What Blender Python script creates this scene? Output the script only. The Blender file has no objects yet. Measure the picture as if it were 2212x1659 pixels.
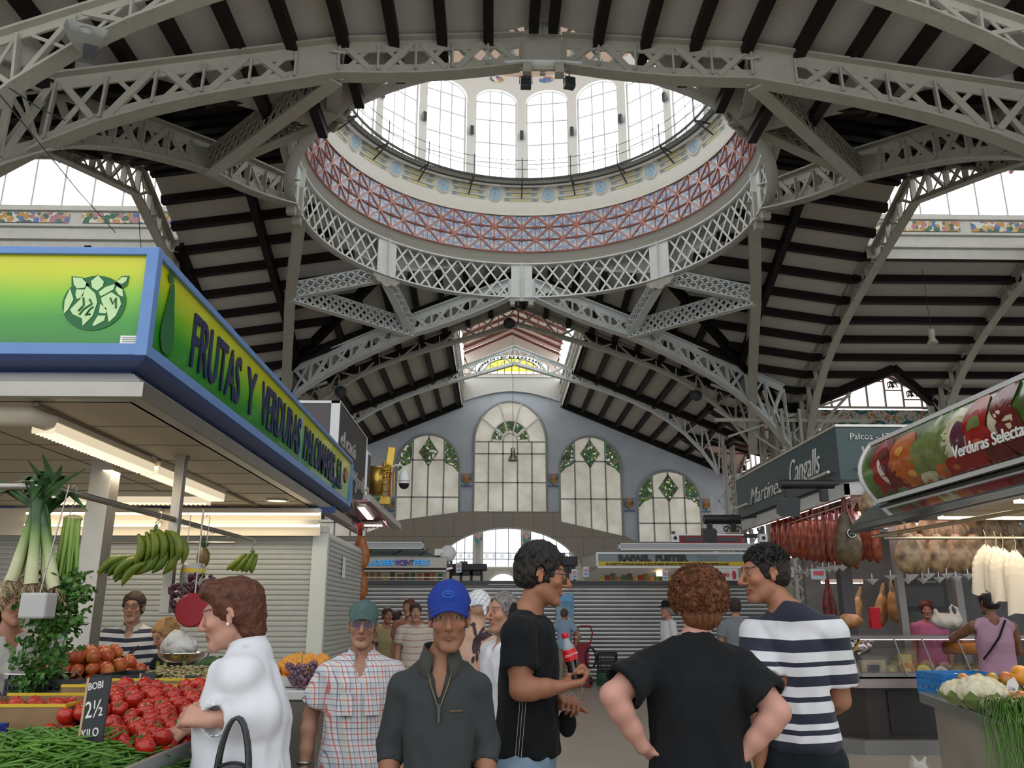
import bpy, math, random
import numpy as np
from mathutils import Vector, Matrix, Quaternion
R = math.radians
PI = math.pi
rnd = random.Random(7)
COL = bpy.context.scene.collection
SC = bpy.context.scene
# ------------------------------------------------------------------ camera, world, exposure
EYE = 1.6
PITCH = math.atan(495.5 / 1789.0)
YAW = -math.atan(41.0 * math.cos(PITCH) / 1789.0)
cam_d = bpy.data.cameras.new('camera'); cam = bpy.data.objects.new('camera', cam_d); COL.objects.link(cam)
cam.location = (0,0, EYE)
cam.rotation_euler = (R(90) + PITCH, 0, YAW)
cam_d.sensor_width = 36.0; cam_d.sensor_fit = 'HORIZONTAL'; cam_d.lens = 1789.0 / 2212 * 36
cam_d.clip_start = .05; cam_d.clip_end = 300
SC.camera = cam
CR = Matrix.Rotation(YAW, 3, 'Z') @ Matrix.Rotation(R(90) + PITCH, 3, 'X')
def ray(u, v):
 return CR @ Vector(((u - 1106) / 1789.0,(829.5 - v) / 1789.0,-1.0))
def at(u, v, Y=None, Z=None, X=None):
 """world point seen at pixel u,v of the 2212x1659 frame, on plane Y=, Z= or X="""
 d = ray(u, v)
 if Y is not None: k = Y / d.y
 elif Z is not None: k = (Z - EYE) / d.z
 else: k = X / d.x
 return Vector((0,0, EYE)) + d * k
world = bpy.data.worlds.new('sky'); SC.world = world; world.use_nodes = True
wb = world.node_tree.nodes['Background']; wb.inputs[0].default_value = (.93,.96,1.0,1); wb.inputs[1].default_value = 1.3
SC.view_settings.view_transform = 'Standard'; SC.view_settings.look = 'None'
SC.view_settings.exposure = .22; SC.view_settings.gamma = 1.0; SC.view_settings.use_curve_mapping = False
SC.cycles.max_bounces = 7; SC.cycles.diffuse_bounces = 4; SC.cycles.glossy_bounces = 3
SC.cycles.transmission_bounces = 6; SC.cycles.transparent_max_bounces = 12
SC.cycles.caustics_reflective = False; SC.cycles.caustics_refractive = False
SC.cycles.sample_clamp_indirect = 6.0
def area(name, loc, size, power, rot, color=(1,1,1)):
 l = bpy.data.lights.new(name, 'AREA'); l.shape = 'RECTANGLE'; l.size, l.size_y = size; l.energy = power; l.color = color
 o = bpy.data.objects.new(name, l); COL.objects.link(o); o.location = loc; o.rotation_euler = rot
 return o
GLOW = dict(dome=2.4, lantern=2.8, far=1.2)
AX, CY = 1.2,26.5           # nave axis, centre of the crossing
# ------------------------------------------------------------------ materials
MATS = {}
def nt_mat(name):
 m = bpy.data.materials.new(name); m.use_nodes = True; MATS[name] = m
 return m, m.node_tree, m.node_tree.nodes['Principled BSDF']
def mat(name, col, rough=.6, metal=.0, noise=.0, nscale=8.0, bump=.0, bscale=40.0, spec=.4, emit=.0, ecol=None, trans=.0, alpha=1.0, sheen=.0, sss=.0, coat=.0):
 if name in MATS: return MATS[name]
 m, nt, b = nt_mat(name)
 c = (*col, 1) if len(col) == 3 else col
 b.inputs['Base Color'].default_value = c
 b.inputs['Roughness'].default_value = rough; b.inputs['Metallic'].default_value = metal
 b.inputs['Specular IOR Level'].default_value = spec
 if coat: b.inputs['Coat Weight'].default_value = coat; b.inputs['Coat Roughness'].default_value = .1
 if sheen: b.inputs['Sheen Weight'].default_value = sheen; b.inputs['Sheen Roughness'].default_value = .5
 if sss: b.inputs['Subsurface Weight'].default_value = sss; b.inputs['Subsurface Radius'].default_value = (.012,.004,.002); b.inputs['Subsurface Scale'].default_value = 1.0
 if emit: b.inputs['Emission Color'].default_value = (*(ecol or col),1); b.inputs['Emission Strength'].default_value = emit
 if trans: b.inputs['Transmission Weight'].default_value = trans
 if alpha < 1: b.inputs['Alpha'].default_value = alpha
 if noise or bump:
  tc = nt.nodes.new('ShaderNodeTexCoord')
  n = nt.nodes.new('ShaderNodeTexNoise'); n.inputs['Scale'].default_value = nscale; n.inputs['Detail'].default_value = 4
  nt.links.new(tc.outputs['Object'], n.inputs['Vector'])
  if noise:
   mr = nt.nodes.new('ShaderNodeMapRange'); mr.inputs[1].default_value = .3; mr.inputs[2].default_value = .7
   mr.inputs[3].default_value = 1 - noise; mr.inputs[4].default_value = 1 + noise
   nt.links.new(n.outputs['Fac'], mr.inputs[0])
   mx = nt.nodes.new('ShaderNodeMix'); mx.data_type = 'RGBA'; mx.blend_type = 'MULTIPLY'; mx.inputs[0].default_value = 1
   mx.inputs[6].default_value = c; nt.links.new(mr.outputs[0], mx.inputs[7]); nt.links.new(mx.outputs[2], b.inputs['Base Color'])
  if bump:
   n2 = nt.nodes.new('ShaderNodeTexNoise'); n2.inputs['Scale'].default_value = bscale; n2.inputs['Detail'].default_value = 3
   nt.links.new(tc.outputs['Object'], n2.inputs['Vector'])
   bp = nt.nodes.new('ShaderNodeBump'); bp.inputs['Strength'].default_value = bump; bp.inputs['Distance'].default_value = .01
   nt.links.new(n2.outputs['Fac'], bp.inputs['Height']); nt.links.new(bp.outputs[0], b.inputs['Normal'])
 return m
class NG:
 """tiny node-math helper"""
 def __init__(s, nt): s.nt = nt
 def n(s, t, **k):
  nd = s.nt.nodes.new(t)
  for a, v in k.items(): setattr(nd, a, v)
  return nd
 def m(s, op, a, b=None, c=None):
  nd = s.n('ShaderNodeMath', operation=op)
  for i, x in enumerate((a, b, c)):
   if x is None: continue
   if isinstance(x, (int, float)): nd.inputs[i].default_value = x
   else: s.nt.links.new(x, nd.inputs[i])
  return nd.outputs[0]
 def xyz(s, kind='Object'):
  tc = s.n('ShaderNodeTexCoord'); sp = s.n('ShaderNodeSeparateXYZ'); s.nt.links.new(tc.outputs[kind], sp.inputs[0])
  return sp.outputs
 def mix(s, f, a, b, blend='MIX'):
  nd = s.n('ShaderNodeMix', data_type='RGBA', blend_type=blend)
  for i, x in ((0, f),(6, a),(7, b)):
   if isinstance(x, (int, float)): nd.inputs[i].default_value = x
   elif isinstance(x, tuple): nd.inputs[i].default_value = (*x[:3],1)
   else: s.nt.links.new(x, nd.inputs[i])
  return nd.outputs[2]
 def ramp(s, f, stops, interp='LINEAR'):
  nd = s.n('ShaderNodeValToRGB'); cr = nd.color_ramp; cr.interpolation = interp
  while len(cr.elements) < len(stops): cr.elements.new(.5)
  for e, (p, c) in zip(cr.elements, stops): e.position = p; e.color = (*c[:3],1)
  s.nt.links.new(f, nd.inputs[0]); return nd.outputs[0]
 def link(s, a, b): s.nt.links.new(a, b)
 def noise(s, scale, detail=3, vec=None, kind='Object'):
  nd = s.n('ShaderNodeTexNoise'); nd.inputs['Scale'].default_value = scale; nd.inputs['Detail'].default_value = detail
  if vec is None: tc = s.n('ShaderNodeTexCoord'); vec = tc.outputs[kind]
  s.nt.links.new(vec, nd.inputs['Vector']); return nd.outputs['Fac']
def attr_mat(name, rough=.6, sss=.0, bump=.0, bscale=60.0, sheen=.0, spec=.35, noise=.0, nscale=20, coat=.0):
 """material that reads the colour attribute 'Col' (paint, skin tones, cloth patterns)"""
 if name in MATS: return MATS[name]
 m = mat(name, (1,1,1), rough=rough, sss=sss, bump=bump, bscale=bscale, sheen=sheen, spec=spec, coat=coat)
 nt = m.node_tree; b = nt.nodes['Principled BSDF']; g = NG(nt)
 a = g.n('ShaderNodeAttribute', attribute_name='Col'); c = a.outputs['Color']
 if noise:
  f = g.m('MULTIPLY_ADD', g.noise(nscale),2 * noise, 1 - noise)
  c = g.mix(1.0, c, f, 'MULTIPLY')
 g.link(c, b.inputs['Base Color']); return m
# ------------------------------------------------------------------ mesh builder
def frame_of(d, up=(0,0,1)):
 d = Vector(d).normalized(); up = Vector(up)
 if abs(d.dot(up)) > .98: up = Vector((1,0,0)) if abs(d.x) < .9 else Vector((0,1,0))
 s = d.cross(up).normalized(); t = s.cross(d).normalized()
 return d, s, t
class MB:
 def __init__(s): s.v = []; s.f = []; s.mi = []; s.sm = []; s.m = 0; s.M = None
 def add(s, vs, fs, smooth=False):
  o = len(s.v)
  if s.M is not None: vs = [s.M @ Vector(p) for p in vs]
  s.v += [tuple(p) for p in vs]
  for f in fs: s.f.append([i + o for i in f]); s.mi.append(s.m); s.sm.append(smooth)
  return s
 def box(s, c, d, rz=0, rx=0, ry=0):
  x, y, z = d[0] / 2, d[1] / 2, d[2] / 2
  M = Matrix.Translation(c) @ Matrix.Rotation(rz, 4, 'Z') @ Matrix.Rotation(ry, 4, 'Y') @ Matrix.Rotation(rx, 4, 'X')
  vs = [M @ Vector((a * x, b * y, e * z)) for a in (-1,1) for b in (-1,1) for e in (-1,1)]
  return s.add(vs, [(0,1,3,2),(4,6,7,5),(0,4,5,1),(2,3,7,6),(0,2,6,4),(1,5,7,3)])
 def bx(s, x0, x1, y0, y1, z0, z1): return s.box(((x0 + x1) / 2,(y0 + y1) / 2,(z0 + z1) / 2),(abs(x1 - x0), abs(y1 - y0), abs(z1 - z0)))
 def bar(s, a, b, w, h, up=(0,0,1)):
  """rectangular bar a->b; w across, h along up"""
  a, b = Vector(a), Vector(b); d, sd, t = frame_of(b - a, up)
  vs = []
  for p in (a, b):
   for x, y in ((-1,-1),(1,-1),(1,1),(-1,1)): vs.append(p + sd * (x * w / 2) + t * (y * h / 2))
  return s.add(vs, [(0,1,2,3),(7,6,5,4),(0,4,5,1),(1,5,6,2),(2,6,7,3),(3,7,4,0)])
 def tube(s, pts, r, n=8, cap=True, closed=False):
  pts = [Vector(p) for p in pts]; k = len(pts); rr = r if hasattr(r, '__len__') else [r] * k
  vs = []; pt = None
  for i, p in enumerate(pts):
   if closed: d = pts[(i + 1) % k] - pts[i - 1]
   else: d = pts[min(i + 1, k - 1)] - pts[max(i - 1,0)]
   if d.length < 1e-9: d = Vector((0,0,1))
   d.normalize()
   if pt is None: _, sd, t = frame_of(d)
   else:
    sd = d.cross(pt)
    if sd.length < 1e-6: _, sd, t = frame_of(d)
    else: sd.normalize(); t = sd.cross(d).normalized()
   pt = t
   for j in range(n):
    a = 2 * PI * j / n; vs.append(p + (sd * math.cos(a) + t * math.sin(a)) * rr[i])
  fs = []
  for i in range(k if closed else k - 1):
   for j in range(n):
    a, b = i * n + j, i * n + (j + 1) % n; i2 = (i + 1) % k
    fs.append((a, b, i2 * n + (j + 1) % n, i2 * n + j))
  s.add(vs, fs, True)
  if cap and not closed: s.add(vs[:n],[list(range(n))[::-1]]); s.add(vs[-n:],[list(range(n))])
  return s
 def lathe(s, prof, n=24, c=(0,0,0), smooth=True, a0=0, a1=2 * PI, M=None):
  full = abs(a1 - a0 - 2 * PI) < 1e-6; k = n if full else n + 1; vs = []
  for i in range(k):
   a = a0 + (a1 - a0) * i / n
   for r, z in prof:
    p = Vector((r * math.cos(a), r * math.sin(a), z)); p = (M @ p if M else p) + Vector(c); vs.append(p)
  m = len(prof); fs = []
  for i in range(n):
   for j in range(m - 1):
    a, b = i * m + j, ((i + 1) % k) * m + j; fs.append((a, b, b + 1, a + 1))
  return s.add(vs, fs, smooth)
 def ell(s, c, r, n=12, m=8, rot=None, jit=0):
  r = (r, r, r) if isinstance(r, (int, float)) else r
  vs = []; fs = []; c = Vector(c)
  for i in range(m + 1):
   th = PI * i / m
   for j in range(n):
    ph = 2 * PI * j / n; q = 1 + (rnd.uniform(-jit, jit) if jit else 0)
    p = Vector((r[0] * math.sin(th) * math.cos(ph) * q, r[1] * math.sin(th) * math.sin(ph) * q, r[2] * math.cos(th) * q))
    if rot is not None: p = rot @ p
    vs.append(c + p)
  for i in range(m):
   for j in range(n): fs.append((i * n + j, (i + 1) * n + j, (i + 1) * n + (j + 1) % n, i * n + (j + 1) % n))
  return s.add(vs, fs, True)
 def prism(s, poly, axis, lo, hi):
  """2-D polygon extruded along axis ('x','y','z') from lo to hi; poly coords are the other two axes in order"""
  def P(a, b, t): return {'x': (t, a, b), 'y': (a, t, b), 'z': (a, b, t)}[axis]
  n = len(poly); vs = [P(a, b, lo) for a, b in poly] + [P(a, b, hi) for a, b in poly]
  fs = [list(range(n)), list(range(n, 2 * n))[::-1]] + [(i, i + n, (i + 1) % n + n, (i + 1) % n) for i in range(n)]
  return s.add(vs, fs)
 def strip(s, A, B, smooth=False):
  k = len(A); return s.add(list(A) + list(B),[(i, i + 1, k + i + 1, k + i) for i in range(k - 1)], smooth)
 def build(s, name, mats, parent=None, world=False, fix=False, bevel=0, col=None):
  me = bpy.data.meshes.new(name)
  me.from_pydata(s.v, [], s.f)
  for m in (mats if isinstance(mats, (list, tuple)) else [mats]): me.materials.append(m)
  me.polygons.foreach_set('material_index', s.mi); me.polygons.foreach_set('use_smooth', s.sm)
  me.validate(); me.update()
  o = bpy.data.objects.new(name, me); COL.objects.link(o)
  if parent is not None:
   o.parent = parent
   if world: o.location = -ploc(parent)
  if bevel:
   bv = o.modifiers.new('bevel', 'BEVEL'); bv.width = bevel; bv.segments = 2; bv.limit_method = 'ANGLE'
  return o
def ploc(p):
 v = Vector((0,0,0))
 while p is not None: v += p.location; p = p.parent
 return v
def tag(o, label=None, cat=None, group=None, kind=None):
 if label: o['label'] = label
 if cat: o['category'] = cat
 if group: o['group'] = group
 if kind: o['kind'] = kind
 return o
def thing(name, label, cat, loc=(0,0,0), rz=0, group=None):
 o = bpy.data.objects.new(name, None); COL.objects.link(o); o.empty_display_size = .1
 o.location = loc; o.rotation_euler = (0,0, rz); return tag(o, label, cat, group)
def struct(o): o['kind'] = 'structure'; return o
def dup(o, parent=None, loc=None, rz=None, label=None):
 c = o.copy(); COL.objects.link(c)
 if parent is not None: c.parent = parent
 if loc is not None: c.location = loc
 if rz is not None: c.rotation_euler = (0,0, rz)
 if label: c['label'] = label
 for ch in list(o.children): dup(ch, c)
 return c
_texts = {}
def text(s, size, mat_, parent, M, name='lettering', ext=.004, sx=1.0, bold=.0, shear=.0, align='LEFT', space=1.0):
 """lettering as a mesh. M: 4x4 placing the text plane (x right, y up)"""
 cu = bpy.data.curves.new('t', 'FONT'); cu.body = s; cu.size = size; cu.extrude = ext; cu.offset = bold; cu.shear = shear
 cu.align_x = align; cu.resolution_u = 3; cu.space_character = space
 ob = bpy.data.objects.new('t', cu); COL.objects.link(ob)
 dg = bpy.context.evaluated_depsgraph_get(); dg.update()
 me = bpy.data.meshes.new_from_object(ob.evaluated_get(dg)); bpy.data.objects.remove(ob)
 me.transform(M @ Matrix.Diagonal((sx, 1,1,1))); me.materials.clear(); me.materials.append(mat_)
 o = bpy.data.objects.new(name, me); COL.objects.link(o); o.parent = parent
 return o
def Mxf(loc, xdir, ydir):
 x = Vector(xdir).normalized(); y = Vector(ydir).normalized(); z = x.cross(y).normalized(); y = z.cross(x)
 M = Matrix((x, y, z)).transposed().to_4x4(); M.translation = Vector(loc); return M
M_white = mat('cream_white_paint', (.60,.60,.55),.5, noise=.05, nscale=3)
M_steelw = mat('light_grey_steel_paint', (.46,.445,.375),.45, noise=.07, nscale=2.5, bump=.03)
M_wood = mat('dark_brown_roof_timber', (.014,.010,.008),.6, noise=.2, spec=.2)
M_chrome = mat('brushed_stainless_steel', (.36,.34,.30),.38, metal=1.0, noise=.06, nscale=5)
M_mirror = mat('polished_steel', (.75,.75,.73),.1, metal=1.0)
M_black = mat('black_plastic', (.015,.015,.017),.4)
M_dgrey = mat('dark_grey_metal', (.06,.065,.07),.45)
M_win = mat('bright_daylight_glazing', (.9,.95,1.0),.3, emit=GLOW['dome'], ecol=(.93,.97,1.0))
M_winl = mat('bright_lantern_glazing', (.9,.95,1.0),.3, emit=GLOW['lantern'], ecol=(.93,.97,1.0))
# ------------------------------------------------------------------ floor
def speckle_floor():
 m, nt, b = nt_mat('speckled_terrazzo_floor'); g = NG(nt)
 n1 = g.noise(60,2); n2 = g.noise(1.2,2)
 c = g.ramp(n1,[(.30,(.10,.09,.07)),(.36,(.36,.32,.25)),(.66,(.38,.34,.27)),(.72,(.5,.46,.38))])
 c = g.mix(.35, c, g.ramp(n2,[(.3,(.30,.27,.21)),(.7,(.42,.38,.30))]))
 x, y, z = g.xyz()
 jx = g.m('LESS_THAN', g.m('ABSOLUTE', g.m('SUBTRACT', g.m('FRACT', g.m('DIVIDE', x, 1.2)),.5)),.004)
 jy = g.m('LESS_THAN', g.m('ABSOLUTE', g.m('SUBTRACT', g.m('FRACT', g.m('DIVIDE', y, 1.2)),.5)),.004)
 c = g.mix(g.m('MULTIPLY', g.m('MAXIMUM', jx, jy),.5), c, (.18,.16,.12))
 g.link(c, b.inputs['Base Color']); b.inputs['Roughness'].default_value = .32; return m
struct(MB().bx(-34,36,-8,70,-.2,0).build('floor', speckle_floor()))
# ------------------------------------------------------------------ roof planes
def plank_mat():
 m, nt, b = nt_mat('cream_boarded_ceiling'); g = NG(nt)
 x, y, z = g.xyz()
 j = g.m('LESS_THAN', g.m('FRACT', g.m('MULTIPLY', g.m('ADD', x, g.m('MULTIPLY', y, 1.0)),5.5)),.06)
 c = g.mix(g.noise(1.5),(.50,.47,.42),(.62,.59,.54)); c = g.mix(g.m('MULTIPLY', j, .35), c, (.2,.19,.17))
 g.link(c, b.inputs['Base Color']); b.inputs['Roughness'].default_value = .7; return m
M_plank = plank_mat()
SL = .42; ZR = 17.0
CL = .15
def zr(x, y):
 if y < 0 and -y >= abs(x): return 16.25 - .27 * abs(x)
 return ZR - SL * min(abs(x), abs(y)) + CL * max(0,13.5 - max(abs(x), abs(y)))
RW = 14.6      # where the nave slopes stop
LW = 3.4       # half width of the raised lantern
def W(x, y, z): return Vector((AX + x, CY + y, z))
# a slope is a flat polygon; rafters hang under it along given segments
def slope(label, poly, segs, thick=.12, size=(.25,.30), cross=()):
 mb = MB(); n = len(poly); up = Vector((0,0, thick))
 vs = [Vector(p) for p in poly] + [Vector(p) + up for p in poly]
 mb.add(vs, [list(range(n)), list(range(2 * n - 1, n - 1,-1))] + [(i, (i + 1) % n, (i + 1) % n + n, i + n) for i in range(n)])
 c = struct(mb.build('ceiling', M_plank));
 for a, b in segs:
  a, b = Vector(a), Vector(b)
  d = Vector((0,0,-size[1] / 2)); MB().bar(a + d, b + d, size[0], size[1]).build('rafter', M_wood, c)
 for a, b in cross:
  a, b = Vector(a), Vector(b)
  d = Vector((0,0,-.2)); MB().bar(a + d, b + d, .26,.42).build('main_rafter', M_wood, c)
 return c
RA = 8.5
def seg_slope(arm, sx, t0, t1, L0, L1, step=1.15, cr=(), notch=()):
 """slope of an arm: arm 'n' = nave (ridge along y), 't' = transept (ridge along x). t: distance from the ridge t0..t1,
 L0..L1 along the ridge (signed)"""
 def P(t, l): return W(sx * t, l, ZR - SL * t if L0 > 0 else 16.25 - .27 * t) if arm == 'n' else W(l, sx * t, ZR - SL * t)
 sg_ = 1 if L1 > L0 else -1
 poly = [P(t0, L0), P(t1, L0)]
 for lc, hw, dp in notch: poly += [P(t1, lc - sg_ * hw), P(t1 - dp, lc), P(t1, lc + sg_ * hw)]
 poly += [P(t1, L1), P(t0, L1)]
 segs = []; t = t0 + .25
 while t < t1:
  l = L0
  for lc, hw, dp in notch:
   k = (t - (t1 - dp)) / dp
   if k > 0: segs.append((P(t, l), P(t, lc - sg_ * hw * k))); l = lc + sg_ * hw * k
  segs.append((P(t, l), P(t, L1))); t += step
 cr = [(P(t0, l), P(t1, l)) for l in cr if not any(abs(l - n_[0]) < n_[1] for n_ in notch)]
 for lc, hw, dp in notch: cr += [(P(t1, lc - sg_ * hw), P(t1 - dp, lc)),(P(t1 - dp, lc), P(t1, lc + sg_ * hw))]
 slope('', poly, segs, cross=cr)
def tri_slope(arm, sx, sl):
 """the part of the crossing roof between ring, valley and the arm, one eighth"""
 T = 13.5
 def P(t, l):
  z = ZR - SL * t + CL * (T - l) if arm == 't' or sl > 0 else 16.25 - .27 * t; return W(sx * t, sl * l, z) if arm == 'n' else W(sl * l, sx * t, z)
 poly = [P(T, T), P(.0, T), P(.0, RA)]
 for k in range(1,7):
  a = R(45) * k / 6; poly.append(P(RA * math.sin(a), RA * math.cos(a)))
 segs = []; t = .25
 while t < T - .4:
  l0 = max(t, math.sqrt(max(RA * RA - t * t, 0)) if t < RA * math.sin(R(45)) else t)
  segs.append((P(t, l0), P(t, T))); t += 1.15
 cr = [(P(RA / 1.414, RA / 1.414), P(T, T)),(P(.0, T - 3.2), P(T - 3.2, T - 3.2))]
 slope('', poly, segs, cross=[] if arm == 'n' and sl < 0 else cr)
for arm in 'nt':
 for sx in (-1,1):
  for sl in (-1,1): tri_slope(arm, sx, sl)
for sx in (-1,1):   # vertical boarding closing the step along the near valleys
 v_ = lambda t, k: W(sx * t, -t, 16.25 - .27 * t if k else ZR - SL * t + CL * (13.5 - t))
 mb = MB(); mb.add([v_(6,1), v_(13.5,1), v_(13.5,0), v_(6,0)],[(0,1,2,3)]); mb.add([W(sx * 0,-13.5,16.3), W(sx * LW, -13.5,15.35), W(sx * LW, -13.5,17), W(sx * 0,-13.5,20)],[(0,1,2,3)]); struct(mb.build('ceiling', M_plank))
for sx in (-1,1):
 seg_slope('n', sx, LW, RW, 13.5,28.5, cr=(13.5,20,28.3), notch=[(17.0,3.0,4.2),(24.2,3.0,4.2)])
 seg_slope('n', sx, LW, RW, -13.5,-24, cr=(-13.5,-20))
 for sl in (-1,1):
  if sl == -1: seg_slope('t', sx, LW, 13.5,-13.5,-30, cr=(-13.5,-17,-20.5,-25))
  else: seg_slope('t', sx, LW, 13.5, sx * 0 + 13.5,30, cr=(13.5,25), notch=[(17.4,4.2,3.4)])
# ------------------------------------------------------------------ raised lanterns over the ridges
M_pinkroof = mat('pinkish_lantern_boarding', (.50,.36,.31),.7, noise=.06)
M_redrib = mat('dark_red_brown_timber', (.13,.035,.025),.6)
def frieze_mat(name, ground=(.72,.70,.62)):
 m, nt, b = nt_mat(name); g = NG(nt)
 tc = g.n('ShaderNodeTexCoord'); mp = g.n('ShaderNodeMapping'); mp.inputs['Scale'].default_value = (1,1,1); g.link(tc.outputs['Object'], mp.inputs[0])
 vo = g.n('ShaderNodeTexVoronoi'); vo.inputs['Scale'].default_value = 5; g.link(mp.outputs[0], vo.inputs['Vector'])
 sp = g.n('ShaderNodeSeparateColor'); g.link(vo.outputs['Color'], sp.inputs[0])
 c = g.ramp(sp.outputs[0],[(0,(.05,.16,.10)),(.22,(.55,.30,.08)),(.42,(.10,.20,.45)),(.58,(.5,.22,.25)),(.72,(.07,.2,.12)),(.88,(.6,.45,.2))], 'CONSTANT')
 k = g.m('GREATER_THAN', vo.outputs['Distance'],.66)
 c = g.mix(k, c, ground); g.link(c, b.inputs['Base Color']); b.inputs['Roughness'].default_value = .35; return m
M_frieze = frieze_mat('painted_garland_tiles')
def lantern(dirx, diry, L0, L1, name_n):
 """long raised lantern; unit direction (dirx,diry) of its ridge, starting L0 from the centre"""
 def P(l, s, z): return W(dirx * l - diry * s, diry * l + dirx * s, z)
 LZ = ZR - SL * LW
 for s in (-1,1):
  a, b = P(L0, s * LW, LZ - .1), P(L1, s * LW, LZ - .1)
  w = struct(MB().strip([P(L0, s * LW, LZ - .45), P(L1, s * LW, LZ - .45)],[P(L0, s * LW, 16.95), P(L1, s * LW, 16.95)]).build('wall_lantern', M_white))
  f = MB(); y = s * (LW - .06)
  l = min(abs(L0), abs(L1)) * (1 if L0 > 0 else -1)
  n = int(abs(L1 - L0) / 3.6); st = (L1 - L0) / n
  for i in range(n):
   f.strip([P(L0 + st * (i + .06), y, 16.3), P(L0 + st * (i + .94), y, 16.3)],[P(L0 + st * (i + .06), y, 16.72), P(L0 + st * (i + .94), y, 16.72)])
  f.build('garland_frieze', M_frieze, w)
  tr = MB()
  for z, hh in ((16.16,.09),(16.86,.14),(15.62,.1)): tr.bar(P(L0, y, z), P(L1, y, z),.16, hh)
  tr.build('moulding', M_white, w)
  wi = struct(MB().strip([P(L0, s * LW, 16.95), P(L1, s * LW, 16.95)],[P(L0, s * LW, 19.1), P(L1, s * LW, 19.1)]).build('window_lantern', M_winl))
  fr = MB(); n = int(abs(L1 - L0) / 1.15); st = (L1 - L0) / n
  for i in range(n + 1): fr.bar(P(L0 + st * i, y, 16.95), P(L0 + st * i, y, 19.1),.07,.07)
  for z in (16.97,19.05): fr.bar(P(L0, y, z), P(L1, y, z),.1,.1)
  fr.build('window_frame', M_white, wi)
 r = MB();
 for s in (-1,1): r.add([P(L0, s * (LW + .2),19.05), P(L1, s * (LW + .2),19.05), P(L1,0,20.6), P(L0,0,20.6)],[(0,1,2,3)])
 c = struct(r.build('ceiling', M_pinkroof)); n = int(abs(L1 - L0) / 1.2); st = (L1 - L0) / n
 for i in range(n + 1):
  q = MB()
  for s in (-1,1): q.bar(P(L0 + st * i, s * LW, 18.98), P(L0 + st * i, 0,20.5),.12,.16)
  q.build('rafter', M_redrib, c)
 e = MB()
 for s in (-1,1): e.add([P(L0, s * LW, 17.5), P(L0, s * LW, 19.05), P(L0,0,20.6), P(L0,0,17.2)],[(0,1,2,3)])
 return P
lantern(0,1,13.5,28.5, 'n'); lantern(1,0,13.5,30, 'r'); lantern(-1,0,13.5,30, 'l')
lantern(0,-1,13.5,22, 'b')
for dx, dy in ((0,1),(1,0),(-1,0),(0,-1)):   # front end wall of each lantern above the roof ridge
 def P(l, s, z): return W(dx * l - dy * s, dy * l + dx * s, z)
 e = MB(); e.add([P(13.5,-LW, 15.6), P(13.5, LW, 15.6), P(13.5, LW, 19.05), P(13.5,0,20.6), P(13.5,-LW, 19.05)],[(0,1,2,3,4)])
 if (dx, dy) == (0,9): struct(e.build('wall_lantern_end', M_white))
# ------------------------------------------------------------------ trusses
def rivet(mb, p, n, r=.028):
 p = Vector(p); n = Vector(n).normalized(); _, s, t = frame_of(n)
 vs = [p + (s * math.cos(a) + t * math.sin(a)) * r for a in (0,1.257,2.513,3.77,5.027)] + [p + n * r * .6]
 mb.add(vs, [(i, (i + 1) % 5,5) for i in range(5)], True)
def truss(label, halves, fw=.42, wp=.24, bar=.11, rivets=False, group=None, matl=None, solid=(), cat='truss', name='roof_truss', apex=None):
 """halves: list of station lists [(top, bottom),...]; plate girder with pierced triangulated web"""
 matl = matl or M_steelw
 base = halves[0][0][1]; t = thing(name, label, cat, (base.x, base.y, base.z), group=group)
 rv = MB()
 for hi_, st in enumerate(halves):
  tc, bc = MB(), MB(); n = len(st)
  d = (st[-1][0] - st[0][0]); d.z = 0; d.normalize(); side = Vector((-d.y, d.x, 0))
  for k, (mb, out) in enumerate(((tc, 1),(bc, -1))):
   for i in range(n - 1):
    a, b = st[i][k], st[i + 1][k]; oa, ob = st[i][1 - k], st[i + 1][1 - k]
    da, db = (oa - a).normalized() * wp, (ob - b).normalized() * wp
    sd = (b - a); sd = Vector((-sd.y, sd.x, 0)).normalized()
    for q in (.025,):   # web plate
     mb.add([a + sd * q, b + sd * q, b + db + sd * q, a + da + sd * q, a - sd * q, b - sd * q, b + db - sd * q, a + da - sd * q],
       [(0,1,2,3),(7,6,5,4),(3,2,6,7),(0,4,5,1)])
    mb.bar(a, b, fw, .05)
    if rivets:
     L = (b - a).length; m = max(2, int(L / .17)); nn = (a - oa).normalized()
     for j in range(m):
      p = a.lerp(b, (j + .5) / m)
      if k == 1:
       for w in (-.14,.14): rivet(rv, p + sd * w + nn * .025, nn, .034)
      for w in (-1,1): rivet(rv, p - nn * (.1 if j % 2 else .17) + sd * w * .026, sd * w, .022)
  for i in range(n):
   a, b = st[i]
   dd = (b - a).normalized() * (wp * .5)
   if i in solid and i < n - 1:
    pl = MB(); a2, b2 = st[i + 1]
    sd = (a2 - a); sd = Vector((-sd.y, sd.x, 0)).normalized() * .022
    pl.add([a + sd, b + sd, b2 + sd, a2 + sd, a - sd, b - sd, b2 - sd, a2 - sd],[(0,1,2,3),(7,6,5,4)])
    pl.build('gusset_plate', matl, t, True)
   MB().bar(a + dd, b - dd, .05,.2 if 1 else .1, up=side).build('post', matl, t, True)
   if i < n - 1 and i not in solid:
    a2, b2 = st[i + 1]
    p, q = (a, b2) if i % 2 else (b, a2); r_, s_ = (b, a2) if i % 2 else (a, b2)
    off = (q - p).normalized() * wp * .6
    MB().bar(p + off, q - off, bar, .12, up=side).build('diagonal', matl, t, True)
    m_ = r_.lerp(s_, .5); off = (s_ - r_).normalized() * wp * .6
    MB().bar(r_ + off, s_ - off, bar * .7,.03, up=side).build('diagonal', matl, t, True)
  tc.build('top_chord', matl, t, True); bc.build('bottom_chord', matl, t, True)
 if rivets: rv.build('rivets', matl, t, True)
 return t
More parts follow.
